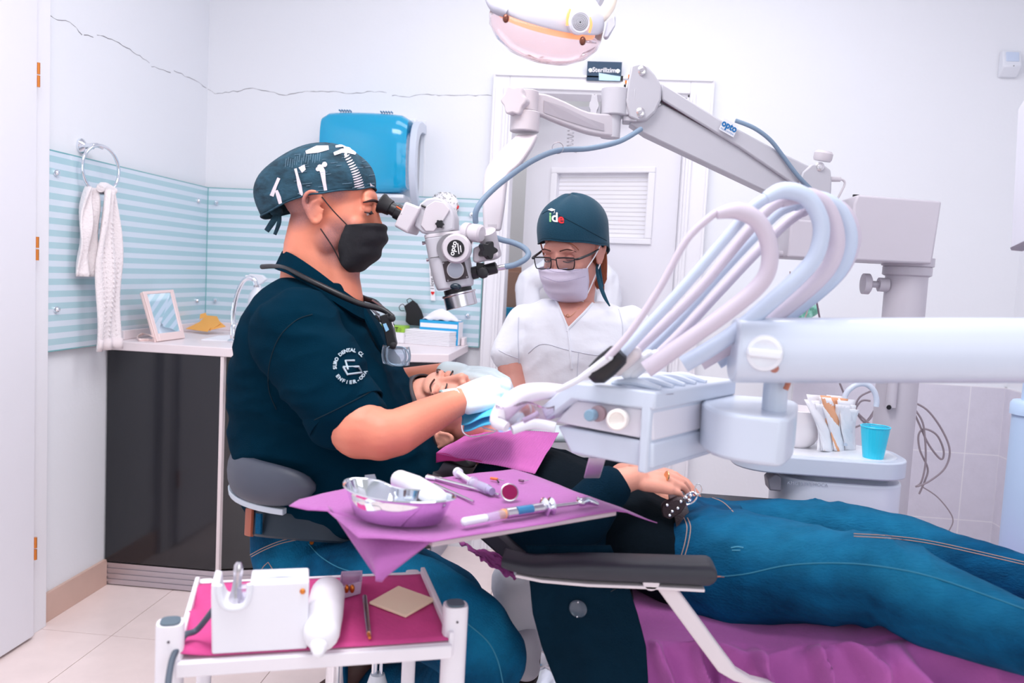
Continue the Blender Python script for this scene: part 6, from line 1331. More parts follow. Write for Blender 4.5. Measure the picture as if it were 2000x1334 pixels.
for k in range(5):
    a = 2*PI*k/5+.3; e = V((sx+.03+.26*math.cos(a), 1.75+.26*math.sin(a), .07)); obj('base_leg', G().tube([(sx+.03, 1.75, .11), ((sx+.03+e.x)/2, (1.75+e.y)/2, .1), e], [.025, .02, .013], n=10, flat=.7), mat('stool_base_grey', '#c2c0cc', .3, .5), st); obj('castor', G().cone(e+V((-.012, 0, -.04)), e+V((.012, 0, -.04)), .028, n=18).cone(e, e-V((0, 0, .04)), .008), BLACKR, st)
# foot pedal tubing seen between trolley posts
fp = thing('foot_control', 'white foot control bottle with chrome spring post under the trolley', 'foot control', (at(735, 1334, 1.55).x, 1.55, 0))
fx = at(738, 1300, 1.55).x
obj('chrome_post', G().cone((fx-.006, 1.55, at(735, 1320, 1.55).z), (fx-.006, 1.55, at(735, 1270, 1.55).z), .006).cone((fx+.007, 1.55, at(735, 1320, 1.55).z), (fx+.007, 1.55, at(735, 1270, 1.55).z), .004), CHROME, fp)
obj('white_base', G().lathe((fx, 1.55, .01), (0, 0, 1), [(.09, 0), (.09, .03), (.03, .06), (.022, .30), (.022, at(735, 1322, 1.55).z-.03), (.014, at(735, 1316, 1.55).z-.01)], 26), WHITE, fp)
# ================================================================== the nurse
nu = thing('person', 'woman in white scrubs, glasses, lilac mask and dark teal cap looking down', 'person', (at(1120, 900, 2.36).x, 2.36, .3))
Yn = 2.34
Hn = Head(at(1119, 490, Yn), (-.40, -.87, -.26), (-.12, -.22, .97), 1.0)
g = G(); skull(g, Hn)
nb = at(1125, 592, Yn+.03)
g.limb([(Hn(0, -.02, -.05), .048), (Hn(0, -.03, -.10), .046), (nb, .05), (nb-V((0, 0, .06)), .08)], 20)
g.limb([(nb-V((0, 0, .08)), .1), (nb-V((0, 0, .35)), .1)], 20)
g.limb(L((1015, 640, 2.35, .045), (998, 700, 2.33, .042), (1003, 740, 2.31, .04), (1012, 790, 2.27, .036), (1030, 820, 2.15, .03), (1015, 800, 2.02, .026)), 16)
g.limb(L((1230, 640, 2.35, .045), (1265, 730, 2.33, .04), (1255, 800, 2.3, .038), (1180, 850, 2.18, .033), (1120, 850, 2.08, .026)), 16)
nbod = blob('body', g, SKIN_N, nu, voxel=.0038, smooth=4); tn = bvh(nbod)
for s in (1, -1):
    obj('eyebrow', G().tube([Hn(s*.052, .084, .016), Hn(s*.036, .099, .026), Hn(s*.014, .105, .022)], [.0012, .0028, .0026], n=8, flat=.6), mat('brow_brown', '#4a2d28', .9), nu)
    obj('eyelid', G().ell(Hn(s*.0315, .0855, .001), (.0138, .0125, .0105), Hn.R), mat('lid_shadow', '#b97a70', .5), nu)
    obj('eyelash', G().tube([Hn(s*.046, .087, -.006), Hn(s*.033, .101, -.009), Hn(s*.018, .099, -.007)], .0014, n=6), BLACK, nu)
# cap
def ncap(p, a, v): p[0] *= 1+.012*math.sin(a*7)*(1-v); p[1] += -.006*math.sin(v*3)*max(0, -math.cos(a)); p[2] += .002*math.sin(a*5+v*6); return p
NC = mat('cap_teal', '#043f55', .85, bump=.2, bscale=300, sheen=.1)
cg = G().sheet(dome(Hn, .052, .018, -.045, .155, .093, .118, ncap, yc=-.01, zc=.06, rz=.096), 64, 26, wrap=True)
nc = obj('cap', cg, NC, nu, solid=.0015, angle=80); tnc = bvh(nc)
seam('cap_fold', [(1060, 418), (1075, 412), (1100, 425), (1140, 446), (1184, 470)], .0013, tnc, mat('cap_dark', '#022c3c', .9), nc)
obj('cap_rim', G().tube([p for p in cg.v[0:64]], .0018, n=6, res=1, closed=True), NC, nc)
def logo(s, cx, cy, size, m_, off=.6): v, f = text2d(s, size, 3, off=off); patch('logo_letter', [(cx+x, cy-y+.08*x) for x, y in v], f, tnc, m_, nc, off=.003)
logo('i', 1076, 426, 25, mat('logo_green', '#8fd08a', .6)); logo('d', 1084.5, 426, 25, mat('logo_white', '#f4f4f8', .6)); logo('e', 1096, 428.5, 25, mat('logo_red', '#e0202c', .6))
patch('logo_hat', [(1071, 411), (1078, 408), (1086, 411), (1079, 414)], [(0, 1, 2, 3)], tnc, mat('logo_white', '#f4f4f8', .6), nc, off=.003); seam('logo_tassel', [(1083, 411), (1084, 415), (1083, 418)], .0006, tnc, mat('logo_white', '#f4f4f8', .6), nc, off=.003, res=2)
tk = at(1170, 505, Yn+.03)
obj('cap_tie', G().tube([tk, at(1166, 525, Yn-.03), at(1172, 555, Yn-.05), at(1181, 580, Yn-.07), at(1191, 598, Yn-.08)], [.003, .004, .0055, .005, .002], n=8, flat=.35), NC, nu)
obj('cap_tie', G().tube([tk, at(1172, 530, Yn-.0), at(1178, 560, Yn-.02)], [.003, .004, .002], n=8, flat=.35), NC, nu)
HR = mat('auburn_hair', '#8a4a30', .6, var=.4, vscale=40, stretch=(1, 1, .1))
g = G(); random.seed(12)
for k in range(40):
    x = random.uniform(1160, 1184); g.tube([at(x, 492, Yn+.03), at(x+random.uniform(-3, 2), 520, Yn+.02), at(x+random.uniform(-4, 3), 545, Yn+.03), at(1172+random.uniform(-8, 8), 560+random.uniform(-4, 8), Yn+.03)], [.003, .0035, .003, .001], n=5, res=3)
g.limb([(at(1168, 500, Yn+.05), .02), (at(1172, 540, Yn+.05), .018)], 10)
obj('hair', g, HR, nu)
obj('hair_strand', G().tube([Hn(.072, .05, .03), Hn(.078, .03, .0), Hn(.08, .022, -.03)], .0022, n=5), HR, nu); obj('hair_strand', G().tube([Hn(-.03, .1, .05), Hn(-.05, .09, .035), Hn(-.058, .08, .02)], .0012, n=5), HR, nu)
# mask
LM = mat('lilac_mask', '#dcd3e8', .85, bump=.15, bscale=90)
nm = obj('face_mask', G().sheet(mask_fn(Hn, pl=.0022), 30, 36), LM, nu, solid=.0015)
tm_ = bvh(nm)
for q in ([(-.067, .057, -.034), (-.078, .03, -.01), (-.084, .0, .016)], [(-.058, .046, -.108), (-.068, .03, -.08), (-.08, -.0, -.036)], [(.067, .057, -.034), (.08, .02, -.0)]): obj('ear_loop', G().tube([Hn(*p) for p in q], .0018, n=6), PAPER, nm)
obj('nose_wire', G().tube([Hn(x, .112-.9*x*x*14, -.026) for x in (-.03, -.015, 0, .015, .03)], .0013, n=6), mat('mask_edge', '#c8bcd8', .8), nm)
for k, (ya, yb, yc_) in enumerate(((506, 512, 506), (524, 532, 524), (540, 550, 540))): seam('pleat', [(1060, ya), (1095, yb), (1143, yc_)], .0009, tm_, mat('pleat_shade', '#b9afcb', .8), nm)
# glasses
gs = obj('glasses_frame', G(), BLACK, nu) if 0 else None
FR = mat('frame_black', '#17171d', .3)
g = G()
def lens(cx): return [Hn(cx+sx_*.026, .118-.06*abs(cx+sx_*.026), -.009+sz*.0155) for sx_, sz in ((-1, .55), (-.8, 1), (.8, 1), (1, .6), (.9, -.7), (.6, -1), (-.6, -1), (-.9, -.6))]
for cx in (-.034, .034): g.tube(lens(cx), .0016, n=6, res=4, closed=True)
for cx in (-.034, .034): g.tube([Hn(cx-.024, .117-.06*abs(cx-.024), .006), Hn(cx, .118-.06*abs(cx), .007), Hn(cx+.024, .117-.06*abs(cx+.024), .006)], .0022, n=6)
g.tube([Hn(-.010, .118, .0), Hn(0, .121, .003), Hn(.010, .118, .0)], .0016, n=6)
for s in (-1, 1): g.tube([Hn(s*.06, .114, .003), Hn(s*.07, .105, .003), Hn(s*.079, .05, .004), Hn(s*.083, .01, .008)], [.0024, .0035, .0035, .002], n=6)
gf = obj('glasses', g, FR, nu)
for cx in (-.034, .034):
    g = G(); q = lens(cx); g.add(q, [tuple(range(8))]); obj('lens', g, mat('spectacle_glass', '#eef6ff', .02, trans=.95, ior=1.05), gf, smooth=False)
# scrub top
g = G(); rs = [ringz(*q) for q in ((1062, 1190, 588, 2.37, .05), (1030, 1222, 602, 2.37, .085), (1012, 1240, 625, 2.37, .105), (1012, 1246, 680, 2.36, .125), (1014, 1250, 760, 2.36, .125), (1020, 1245, 850, 2.37, .12), (1015, 1245, 950, 2.38, .13), (1005, 1250, 1020, 2.38, .14))]
g.rings(rs[::-1]); g.limb(L((1022, 632, 2.36, .055), (1006, 672, 2.34, .0555), (997, 690, 2.33, .0545)), 20); g.limb(L((1230, 634, 2.36, .055), (1252, 690, 2.34, .056), (1262, 735, 2.33, .056)), 20)
def scr(c, n): return .004*(fold(V((c.x*1.6, c.y, c.z)), 9, 5)-.4)+.0025*(fold(V((c.x, c.y, c.z*1.8)), 13, 8)-.4)
sc_ = blob('scrub_top', g, SCRUB, nu, voxel=.0055, smooth=7, disp=scr); tsc = bvh(sc_)
patch('chest', [(1086, 572), (1160, 570), (1160, 592), (1140, 612), (1112, 640), (1104, 626), (1092, 598)], [tuple(range(7))], tsc, SKIN_N, nu, off=.0015, cuts=4)
for q in ([(1163, 586), (1140, 612), (1112, 640), (1108, 648)], [(1084, 584), (1094, 606), (1108, 642), (1113, 680), (1116, 720)]):
    seam('neck_band', q, .0035, tsc, SCRUB, sc_, off=.001)
seam('yoke_seam', [(1032, 690), (1060, 672), (1110, 684), (1170, 694), (1210, 688)], .0012, tsc, SEAMW, sc_); seam('side_seam', [(1013, 620), (1012, 660), (1014, 720)], .0014, tsc, SEAMW, sc_); seam('pocket_seam', [(1130, 690), (1128, 720), (1126, 770)], .001, tsc, SEAMW, sc_)
seam('sleeve_hem', [(974, 684), (990, 692), (1012, 700)], .001, tsc, SEAMW, sc_); seam('armhole_seam', [(1208, 604), (1216, 640), (1213, 690), (1216, 740)], .0014, tsc, SEAMW, sc_)
nk_ = obj('necklace', G().tube([hit(tsc, x, y, .003)[0] or at(x, y, 2.26) for x, y in ((1093, 600), (1100, 614), (1108, 620), (1118, 616), (1132, 602))], .0006, n=5), mat('gold', '#d8a878', .25, .9), nu)
p, _ = hit(tsc, 1109, 618, .004); obj('pendant', G().tube([p+V((.004*math.cos(a*PI/4), -.001, .004*math.sin(a*PI/4))) for a in range(8)], .0008, n=5, closed=True, res=2), mat('gold', '#d8a878', .25, .9), nk_)
# trousers, shoes, nurse's gloves
g = G(); g.rings([ringz(*q) for q in ((1010, 1240, 1085, 2.38, .13), (1005, 1250, 1010, 2.38, .14))]); 
g.limb(L((1070, 1060, 2.36, .085), (1040, 1090, 2.2, .08), (1010, 1140, 2.12, .068), (1015, 1220, 2.14, .058), (1018, 1295, 2.16, .05)), 18); g.limb(L((1190, 1060, 2.36, .085), (1180, 1090, 2.2, .08), (1170, 1140, 2.12, .07), (1170, 1290, 2.16, .05)), 18)
blob('trousers', g, SCRUB, nu, voxel=.007, smooth=6, disp=scr)
WS = mat('white_shoe', '#cfcbd6', .5)
for x in (1022, 1170): shoe(V((at(x, 1320, 2.14).x, 2.12, .1+.16)), (.1, -1, -.25), nu, WS)
for (w, d, sd) in ((at(1016, 800, 2.03), (-.55, -.6, -.1), 1), (at(1118, 848, 2.08), (-.8, -.4, .1), -1)):
    g = G(); hand(g, w, d, (0, -.3, 1), sd, (30, 35, 25), s=.92); blob('glove', g, GLOVE, nu, voxel=.004, smooth=4)
ns = thing('round_stool', 'round grey stool under the woman in white scrubs', 'stool', (at(1120, 1080, 2.38).x, 2.4, 0)); nx = at(1120, 1080, 2.38).x
obj('seat', G().lathe((nx, 2.42, .38), (0, 0, 1), [(.12, 0), (.17, .01), (.175, .04), (.15, .06), (0, .062)], 32), GC, ns); obj('post', G().cone((nx, 2.42, .05), (nx, 2.42, .38), .022), CHROME, ns); obj('base', G().lathe((nx, 2.42, 0), (0, 0, 1), [(.22, 0), (.22, .02), (.03, .06)], 32), CHROME, ns); obj('foot_ring', G().tube([(nx+.19*math.cos(a*PI/6), 2.42+.19*math.sin(a*PI/6), .17) for a in range(12)], .009, n=8, closed=True), CHROME, ns)
for a in (0, 2.1, 4.2): obj('spoke', G().cone((nx, 2.42, .17), (nx+.19*math.cos(a), 2.42+.19*math.sin(a), .17), .006), CHROME, ns)
# white coat behind her, hanging on the door
wc = thing('white_coat', 'white coat hanging on the door behind the woman in white scrubs', 'coat', at(1110, 700, 3.70))
g = G().limb([(at(1035, 548, 3.54), .05), (at(1110, 505, 3.56), .06), (at(1180, 545, 3.54), .06)], 16).limb([(at(1030, 560, 3.54), .05), (at(1045, 760, 3.54), .06)], 14).limb([(at(1190, 560, 3.54), .05), (at(1185, 760, 3.54), .06)], 14).limb([(at(1110, 540, 3.56), .07), (at(1110, 780, 3.54), .09)], 16)
blob('coat_cloth', g, SCRUB, wc, voxel=.009, smooth=5, disp=lambda c, n: .007*(fold(V((c.x*2, c.y, c.z*.6)), 11, 4)-.4))
obj('hanger_hook', G().tube([at(1110, 498, 3.57), at(1110, 470, 3.6), at(1112, 455, 3.66), (at(1112, 462, 3.70))], .003, n=6), SCREW, wc)
# ================================================================== the patient
pa_ = thing('person', 'patient lying back in dark clothes and blue jeans with closed eyes', 'person', (at(1300, 1100, 1.7).x, 1.7, .5))
Hp = Head(at(868, 812, 1.83), (.06, -.42, .90), (-1, .0, .10), .98)
g = G(); skull(g, Hp)
g.limb([(Hp(0, -.02, -.05), .05), (Hp(0, -.025, -.1), .05), (at(985, 905, 1.83), .06)], 18)
g.limb(L((1000, 935, 1.8, .08), (1300, 1060, 1.72, .08)), 18)
g.limb(L((1000, 955, 1.72, .05), (1085, 1040, 1.59, .042), (1140, 1000, 1.58, .036), (1200, 945, 1.58, .029), (1232, 935, 1.585, .0235)), 16)
g.limb(L((1020, 900, 1.98, .05), (1130, 930, 2.02, .04), (1240, 930, 1.86, .028), (1262, 928, 1.82, .024)), 14)
tips = hand(g, at(1236, 934, 1.588), (.93, .34, -.06), (.05, -.35, .93), 1, (14, 26, 22), s=.88, spread=.06)
tips2 = hand(g, at(1250, 922, 1.80), (.95, -.1, -.05), (0, -.2, 1), -1, (18, 20, 15), s=.85)
pb = blob('body', g, SKIN_P, pa_, voxel=.0036, smooth=3)
NAIL = mat('blue_nail', '#5b6fae', .15, coat=.6)
for p, v, r_, n_ in tips[:4]: obj('fingernail', G().ell(p+n_*r_*.9+v*r_*.4, (r_*.8, r_*.95, r_*.45), Matrix((v.cross(n_).normalized(), v.normalized(), n_.normalized())).transposed(), n=10, m=6), NAIL, pa_)
p = tips[1][0]-tips[1][1]*.05; obj('finger_ring', G().lathe(at(1302, 930, 1.60), (.9, .3, -.2), [(.0098, -.0015), (.0105, 0), (.0098, .0015)], 20), mat('gold', '#d8a878', .25, .9), pa_)
for s in (1, -1):
    obj('eyebrow', G().tube([Hp(s*.054, .082, .012), Hp(s*.038, .098, .026), Hp(s*.014, .104, .022)], [.001, .0024, .0022], n=8, flat=.6), mat('brow_brown', '#4a2d28', .9), pa_)
    obj('eyelid', G().ell(Hp(s*.0315, .087, .0), (.0138, .0125, .011), Hp.R), SKIN_P, pa_)
    obj('eyelash', G().tube([Hp(s*.046, .087, -.006), Hp(s*.033, .102, -.009), Hp(s*.018, .099, -.007)], .0017, n=6), BLACK, pa_)
HB = mat('dark_hair', '#3a3238', .55, var=.3, vscale=60)
obj('hair', G().sheet(dome(Hp, .074, -.0, -.08, .135, .084, .106, None, yc=-.014, zc=.045), 48, 16, wrap=True), HB, pa_, solid=.004)
# mouth mask pulled to the chin, with elastic loop
bm_ = thing('surgical_mask', 'sky blue surgical mask bunched under the patient\'s chin with a white elastic', 'face mask', at(950, 800, 1.74))
SKY = mat('sky_blue_mask', '#55c4f2', .6, bump=.2, bscale=80)
def chin(u, v):
    p = at(902+108*u, 806-42*u+(-30+58*v)*(.45+.55*math.sin(PI*min(1, u+.15)))+16*(u-.3)**2, 1.625+.09*(1-v)-.02*math.sin(PI*u)); return p+V((0, -.004*math.sin(v*14), .003*math.sin(u*11+v*4)))
obj('cloth', G().sheet(chin, 26, 16), SKY, bm_, solid=.0015)
obj('cloth_layer', G().sheet(lambda u, v: chin(u, .75+.35*v)+V((.004, .006, -.01)), 22, 6), SKY, bm_, solid=.0012)
obj('white_lining', G().sheet(lambda u, v: chin(.45+.5*u, .12+.4*v)+V((0, -.006, .004)), 12, 8), mat('mask_lining', '#d5effa', .7), bm_, solid=.001)
obj('elastic', G().tube([at(905, 815, 1.72), at(902, 832, 1.71), at(906, 846, 1.70), at(922, 853, 1.69), at(948, 849, 1.68), at(968, 842, 1.67), at(952, 838, 1.67), at(942, 834, 1.68), at(946, 829, 1.69), at(966, 831, 1.7)], .0015, n=6), PAPER, bm_)
obj('cotton_pad', G().ell(at(985, 757, 1.80), (.018, .03, .022)), PAPER, smooth=True, label='bright white cotton pad at the patient\'s mouth beside the gloves', category='pad')
# torso clothes
def rx_(px, py, Y, ry, rz, n=30, tilt=0):
    c = at(px, py, Y); return [V((c.x+rz*math.sin(t)*tilt, Y+ry*abs(math.cos(t))**.85*(1 if math.cos(t) > 0 else -1), c.z+rz*abs(math.sin(t))**.85*(1 if math.sin(t) > 0 else -1))) for t in [2*PI*k/n for k in range(n)]]
TS = [(965, 912, 1.83, .10, .06), (1000, 935, 1.82, .15, .08), (1060, 960, 1.80, .17, .09), (1140, 993, 1.77, .17, .092), (1220, 1030, 1.73, .17, .093), (1290, 1065, 1.71, .165, .095), (1330, 1080, 1.705, .165, .095)]
BLK = mat('black_cloth', '#09131b', .95, spec=.1, bump=.3, bscale=160, var=.15, vscale=6)
COAT = mat('dark_wool', '#052030', .95, bump=.5, bscale=320, var=.2, vscale=9, spec=.1)
g = G(); g.rings([rx_(*q) for q in TS]); g.limb(L((1010, 905, 1.98, .06), (1130, 928, 2.02, .05), (1205, 930, 1.92, .042)), 16)
def cl_d(c, n): return .005*(fold(V((c.x*1.4, c.y, c.z*1.4)), 8, 6)-.4)
tsx = blob('dark_top', g, BLK, pa_, voxel=.006, smooth=6, disp=cl_d)
g = G(); g.limb(L((985, 945, 1.73, .07), (1040, 1010, 1.63, .064), (1088, 1040, 1.59, .064), (1135, 1012, 1.58, .054), (1188, 955, 1.575, .043)), 22); g.rings([rx_(1005, 950, 1.79, .14, .085), rx_(1100, 995, 1.75, .15, .09), rx_(1180, 1050, 1.69, .12, .075)])
slv = blob('coat_sleeve', g, COAT, pa_, voxel=.006, smooth=7, disp=cl_d)
obj('cuff', G().lathe(at(1192, 950, 1.578), at(1204, 942, 1.58)-at(1190, 951, 1.577), [(.040, -.006), (.0425, 0), (.041, .006), (.036, .006)], 24), mat('cuff_grey', '#3d4a52', .8), pa_)
# jeans
g = G(); g.rings([rx_(*q) for q in ((1318, 1062, 1.71, .155, .088), (1345, 1075, 1.71, .17, .098), (1400, 1085, 1.70, .178, .10), (1450, 1085, 1.70, .17, .09))])
g.limb(L((1375, 1100, 1.62, .105), (1450, 1108, 1.58, .104), (1530, 1118, 1.54, .096), (1620, 1128, 1.48, .083), (1715, 1128, 1.43, .069), (1760, 1142, 1.41, .067), (1830, 1180, 1.38, .066), (1920, 1215, 1.34, .061), (2060, 1272, 1.27, .05), (2180, 1320, 1.22, .04)), 26)
g.limb(L((1390, 1062, 1.82, .095), (1480, 1052, 1.84, .086), (1600, 1042, 1.82, .068), (1700, 1050, 1.79, .062), (1765, 1062, 1.77, .061), (1850, 1095, 1.72, .058), (2000, 1135, 1.64, .05), (2150, 1175, 1.58, .04)), 24)
def kn(c, n):
    k = math.exp(-((c.x-at(1740, 1140, 1.41).x)/.06)**2)+.6*math.exp(-((c.x-at(1400, 1100, 1.6).x)/.06)**2); return .006*(fold(V((c.x*1.2+c.z*.5, c.y, c.z*1.2)), 6, 9)-.45)+.016*k*(fold(V((c.x*2.0+c.z*.4, c.y, c.z*.35)), 8, 2)-.4)+.0015*nz(c, 40)
pj = blob('jeans', g, DENIM2, pa_, voxel=.0055, smooth=7, disp=kn); tpj = bvh(pj)
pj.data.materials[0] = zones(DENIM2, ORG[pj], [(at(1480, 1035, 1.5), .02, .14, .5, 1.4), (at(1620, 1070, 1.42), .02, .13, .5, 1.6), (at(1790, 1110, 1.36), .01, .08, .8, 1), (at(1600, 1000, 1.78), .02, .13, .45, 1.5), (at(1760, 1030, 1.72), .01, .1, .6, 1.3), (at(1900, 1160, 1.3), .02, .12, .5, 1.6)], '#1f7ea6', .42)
for o_ in (0, 5): seam('inner_seam', [(1668, 1043+o_), (1740, 1047+o_), (1800, 1054+o_), (1870, 1068+o_), (2000, 1098+o_)], .0009, tpj, THREAD, pj)
for o_ in (0, 7): seam('pocket_stitch', [(1336+o_, 1012), (1342+o_, 1030), (1338+o_, 1060), (1330+o_, 1088)], .001, tpj, THREAD, pj); 
seam('pocket_stitch', [(1312, 1040), (1300, 1065), (1294, 1088)], .001, tpj, THREAD, pj); seam('side_seam', [(1370, 1128), (1450, 1122), (1540, 1104), (1640, 1100), (1730, 1108), (1830, 1130), (2000, 1190)], .0012, tpj, TEALT, pj)
seam('fly_stitch', [(1375, 968), (1410, 980), (1432, 1000)], .001, tpj, THREAD, pj); seam('fray', [(1428, 1070), (1440, 1068), (1452, 1070)], .0012, tpj, mat('fray_light', '#4f9dbb', .8), pj); seam('fray', [(1430, 1075), (1446, 1075)], .001, tpj, mat('fray_light', '#4f9dbb', .8), pj, res=3)
seam('bartack', [(1400, 1126), (1415, 1126)], .0015, tpj, mat('bartack_orange', '#b37a6c', .8), pj, res=3)
LB = mat('studded_leather', '#3a2d33', .45, bump=.5, bscale=260)
bt = [rx_(1313, 1060, 1.71, .160, .093, tilt=-.12), rx_(1318, 1062, 1.71, .164, .097, tilt=-.12), rx_(1338, 1068, 1.71, .170, .102, tilt=-.12), rx_(1343, 1070, 1.71, .168, .099, tilt=-.12)]
bo = obj('belt', G().rings(bt), LB, pa_); tbl = bvh(bo)
bc = at(1316, 996, 1.58)
bk = obj('buckle_plate', G().prism([at(x, y, 1.585-.0004*(x-1316)) for x, y in [(1291, 990), (1296, 984), (1320, 974), (1338, 976), (1342, 986), (1330, 1004), (1308, 1016), (1294, 1010)]], (0, .01, .004)), LB, pa_, bevel=.003)
for x, y in ((1303, 987), (1313, 999), (1324, 993), (1308, 1007), (1330, 980), (1340, 972), (1349, 968), (1346, 977)): obj('stud', G().ell(at(x, y, 1.578), (.0035, .0025, .0035), n=10, m=6), CHROME, bk)
obj('buckle', G().tube([at(x, y, 1.58) for x, y in ((1336, 972), (1352, 962), (1362, 968), (1356, 980), (1342, 986))], .0022, n=8, closed=True), CHROME, bk)
obj('belt_ring', G().tube([at(1364+7*math.cos(a*PI/4), 955+10*math.sin(a*PI/4), 1.62) for a in range(8)], .0012, n=6, closed=True), CHROME, bk)
BT = mat('dark_boot', '#2a2529', .5)
shoe(at(2215, 1335, 1.19), (.45, -.1, .9), pa_, BT, up=(-.9, 0, .4)); shoe(at(2185, 1175, 1.56), (.45, -.1, .9), pa_, BT, up=(-.9, 0, .4))
# bib
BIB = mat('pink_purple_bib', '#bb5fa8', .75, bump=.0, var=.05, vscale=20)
bibt = thing('paper_bib', 'pinkish purple ribbed paper bib on the patient\'s chest', 'bib', at(980, 880, 1.66))
b4 = [at(852, 884, 1.66), at(1045, 925, 1.62), at(1092, 846, 1.80), at(930, 838, 1.82)]
def bib(u, v):
    p = b4[0]*(1-u)*(1-v)+b4[1]*u*(1-v)+b4[2]*u*v+b4[3]*(1-u)*v
    return p+V((0, 0, .012*math.sin(PI*v)*math.sin(PI*u)+.003*nz(p, 18)+.0005*math.sin(u*260)))
obj('ribbed_sheet', G().sheet(bib, 260, 14), BIB, bibt, solid=.0012)
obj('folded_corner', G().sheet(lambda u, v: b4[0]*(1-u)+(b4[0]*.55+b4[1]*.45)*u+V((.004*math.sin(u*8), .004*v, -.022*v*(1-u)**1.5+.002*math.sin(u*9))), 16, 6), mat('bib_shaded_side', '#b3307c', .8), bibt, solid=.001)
# ================================================================== dental chair
ch = thing('dental_chair', 'dental chair with dark grey padded armrests and white arm supports', 'dental chair', (at(1400, 1300, 1.6).x, 1.65, 0))
PAD = mat('armrest_pad', '#34353f', .5, var=.08); CW = mat('chair_white', '#e6dde2', .35)
Ya_ = 1.35
T1 = [(983, 1079), (1000, 1083), (1040, 1090), (1090, 1088), (1140, 1086), (1240, 1088), (1340, 1091), (1384, 1092), (1396, 1104)]
B1 = [(983, 1098), (1000, 1106), (1040, 1115), (1090, 1121), (1140, 1125), (1240, 1130), (1340, 1134), (1380, 1136), (1394, 1122)]
rs = []
for (a, b), (c_, d_) in zip(catmull(T1, 3), catmull(B1, 3)):
    t0, b0 = at(a, b, Ya_), at(c_, d_, Ya_); m = (t0+b0)/2; h = (t0-b0).length/2
    rs.append([m+V((0, .034*abs(math.cos(q))**.6*(1 if math.cos(q) > 0 else -1), h*abs(math.sin(q))**.6*(1 if math.sin(q) > 0 else -1))) for q in [2*PI*k/20 for k in range(20)]])
obj('armrest', G().rings(rs), PAD, ch, bevel=.002, angle=60)
obj('armrest_rail', G().rings([[p+V((0, -.03, -.001)), p+V((0, .03, -.001)), p+V((0, .03, -.006)), p+V((0, -.03, -.006))] for p in [at(x, y, Ya_) for x, y in ((1010, 1109), (1060, 1119), (1150, 1127), (1260, 1131), (1372, 1137))]]), CW, ch, bevel=.001)
pv = at(1272, 1139, Ya_-.03); obj('arm_pivot', G().cone(pv, pv+V((0, .05, 0)), .0135, n=20), CW, ch, bevel=.002)
A2 = [(1285, 1138), (1330, 1200), (1385, 1275), (1420, 1322), (1450, 1340), (1500, 1352)]
obj('arm_support', G().rings([[p+V((-.0145, 0, .006)), p+V((.0145, 0, .012)), p+V((.0145, .02, .012)), p+V((-.0145, .02, .006))] for p in [at(x, y, Ya_-.01) for x, y in A2]]), CW, ch, bevel=.004, bseg=3)
f0 = at(1350, 966, 2.02); f1 = at(1546, 964, 2.02)
obj('armrest', G().box(((f0.x+f1.x)/2, 2.02, f0.z-.018), (f1.x-f0.x+.1, .06, .034)), PAD, ch, bevel=.006, bseg=3)
obj('arm_support', G().tube([(f1.x-.08, 2.02, f0.z-.04), (f1.x-.02, 2.0, f0.z-.14), (f1.x, 1.9, .46)], .012, n=10), CW, ch)
# seat and leg rest cushion, backrest
seat_top = [(1180, .57), (1260, .575), (1450, .583), (1600, .615), (1700, .64), (1760, .638), (1850, .615), (2000, .595), (2200, .56)]
def zt_at(x):
    for (a, z0), (b, z1) in zip(seat_top, seat_top[1:]):
        if x <= b: t = (x-a)/(b-a); t = max(0, t); return z0+(z1-z0)*(t*t*(3-2*t))
    return seat_top[-1][1]
VIN = mat('chair_vinyl', '#2f2d38', .5)
def xw(px): return at(px, 1150, 1.6).x
rs = []
for px in range(1180, 2210, 40):
    x, z = xw(px), zt_at(px)-.012; y0 = 1.45-.12*(px-1180)/1000
    rs.append([V((x, y, zz)) for y, zz in ((y0+.03, z), (1.95, z), (1.98, z-.03), (1.95, z-.085), (y0+.04, z-.085), (y0+.01, z-.035))])
obj('seat_cushion', G().rings(rs), VIN, ch, bevel=.006)
rs = []
for px, py, hy in ((1230, 1140, .2), (1120, 1085, .21), (1020, 1030, .2), (940, 975, .16), (880, 940, .12), (800, 905, .10)):
    c = at(px, py, 1.78); rs.append([c+V((0, -hy, .02)), c+V((0, -hy*.9, .035)), c+V((0, hy*.9, .035)), c+V((0, hy, .02)), c+V((.01, hy, -.03)), c+V((.01, -hy, -.03))])
obj('backrest', G().rings(rs), VIN, ch, bevel=.006)
obj('column', G().box((at(1450, 1200, 1.7).x, 1.72, .28), (.26, .24, .46)), CW, ch, bevel=.03, bseg=4); obj('base', G().box((at(1450, 1200, 1.7).x, 1.75, .03), (.8, .5, .06)), CW, ch, bevel=.02, bseg=3)
# purple cover
cv = thing('chair_cover', 'crumpled purple cloth cover draped over the seat of the dental chair', 'cloth', (at(1600, 1250, 1.5).x, 1.5, .4))
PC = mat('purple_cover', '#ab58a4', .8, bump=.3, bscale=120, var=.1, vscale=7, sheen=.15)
FOLDS = [((1275, .50), (1330, .95), .022, 15), ((1330, .44), (1400, .75), .016, 12), ((1370, .55), (1345, 1.0), .018, 16), ((1430, .46), (1510, .70), .02, 13), ((1470, .75), (1560, .98), .018, 14), ((1545, .44), (1530, .80), .024, 14), ((1535, .78), (1610, 1.0), .018, 14), ((1590, .46), (1650, .62), .02, 16), ((1650, .5), (1745, .66), .022, 18), ((1745, .6), (1765, 1.0), .026, 14), ((1600, .66), (1700, .86), .018, 17), ((1680, .8), (1720, 1.0), .014, 12), ((1410, .8), (1440, 1.0), .014, 12), ((1300, .42), (1450, .50), .012, 14), ((1800, .7), (1990, .85), .006, 20), ((1850, .5), (2050, .62), .005, 20)]
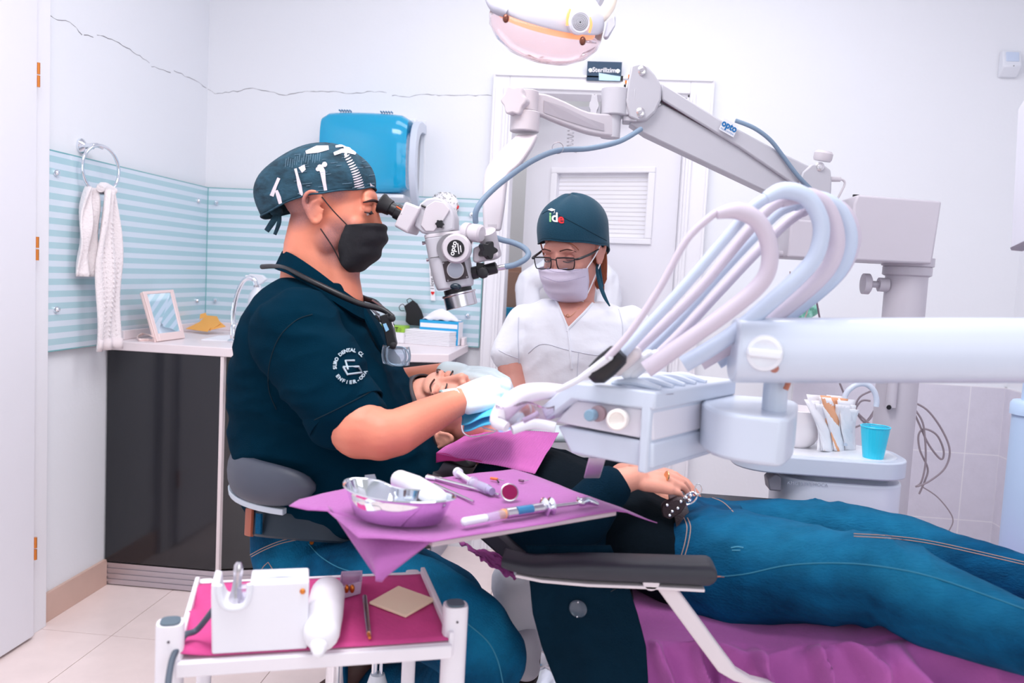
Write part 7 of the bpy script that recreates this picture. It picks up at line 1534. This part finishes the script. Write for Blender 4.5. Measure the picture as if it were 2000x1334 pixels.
def cover(u, v):
    px = 1225+985*u; x = xw(px); z = zt_at(px); y0 = 1.445-.12*u
    if v < .42: k = v/.42; y = 1.93+(y0+.01-1.93)*k; zz = z+.006*math.sin(PI*k)
    else: k = (v-.42)/.58; a = min(1, k/.3); y = y0+.01-.035*math.sin(a*PI/2)-.012*k; zz = z-.04*(1-math.cos(a*PI/2))-.27*max(0, k-.12)
    near = max(0, min(1, (v-.36)/.1)); w = 0
    for (x0, v0), (x1, v1), A_, sg in FOLDS:
        dx, dy = x1-x0, (v1-v0)*260; l2 = dx*dx+dy*dy; qx, qy = px+9*math.sin(v*31+x0)-x0, (v-v0)*260; t = max(0, min(1, (qx*dx+qy*dy)/l2)); d2 = (qx-t*dx)**2+(qy-t*dy)**2
        w += 1.7*A_*math.exp(-d2/(sg*sg*.3))*math.sin(PI*(.12+.76*t))
    w += (fold(V((x*1.3+v*.5, v*1.2, 0)), 9, 3)-.5)*.008
    e = near*(1 if px < 1830 else .5)
    return V((x+w*.2*e, y-w*e*1.25, zz+w*e*.9*(1 if v > .45 else .3)+.003))
obj('draped_cloth', G().sheet(cover, 300, 110), PC, cv, angle=180)
def cover2(u, v):
    a = at(895+95*u, 1058+30*u, 1.60-.06*u); b = at(940+68*u, 1088+44*u, 1.50-.04*u); p = a*(1-v)+b*v
    return p+V((0, -.014*(fold(V((u*2, v*2.5, 0)), 1.6, 2)-.3), .012*nz(V((u*4, v*4, 0)), 1.1)))
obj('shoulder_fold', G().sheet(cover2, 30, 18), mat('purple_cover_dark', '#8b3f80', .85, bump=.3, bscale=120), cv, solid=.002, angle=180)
# coat hanging over the chair side
ct_ = thing('hanging_coat', 'dark wool coat front with one large button hanging beside the armrest', 'coat', at(1150, 1330, 1.44))
def coat(u, v):
    Lx = [1030, 1034, 1042, 1062, 1092, 1120][min(5, int(v*5))]; k = v*5-int(min(v*5, 4.999)); i = min(4, int(min(v*5, 4.999)))
    LL = [1026, 1034, 1040, 1058, 1084, 1112]; RR = [1192, 1222, 1245, 1262, 1266, 1262]; k = v*5-i
    l = LL[i]*(1-k)+LL[i+1]*k; r = RR[i]*(1-k)+RR[i+1]*k; y = 1065+330*v
    return at(l+(r-l)*u, y, 1.385-.004*math.sin(u*PI)+.008*math.sin(u*7+v*2)+.004*fold(V((u, v, 0)), 4))
co_ = obj('coat_front', G().sheet(coat, 44, 50), COAT, ct_, solid=.004); tco = bvh(co_)
p, n_ = hit(tco, 1130, 1187, .002)
bn = obj('button', G().lathe(p, n_, [(.0152, 0), (.0155, .003), (.0135, .005), (.011, .0035), (.001, .0035)], 30), mat('button_blue_grey', '#3d4c5c', .2, coat=.5), ct_)
for a in range(2): obj('button_stud', G().ell(p+n_*.005+V((0, 0, .0125*(1 if a else -1))), .0016, n=8, m=6), CHROME, bn)
seam('buttonhole', [(1192, 1155), (1200, 1150), (1210, 1146)], .0018, tco, BLACK, co_, res=3)
for q in ([(1041, 1186), (1068, 1184), (1096, 1190)], [(1044, 1208), (1070, 1200), (1096, 1192)], [(1088, 1130), (1088, 1160), (1086, 1184)]): seam('pocket_seam', q, .001, tco, mat('coat_dark', '#04121a', .9), co_)
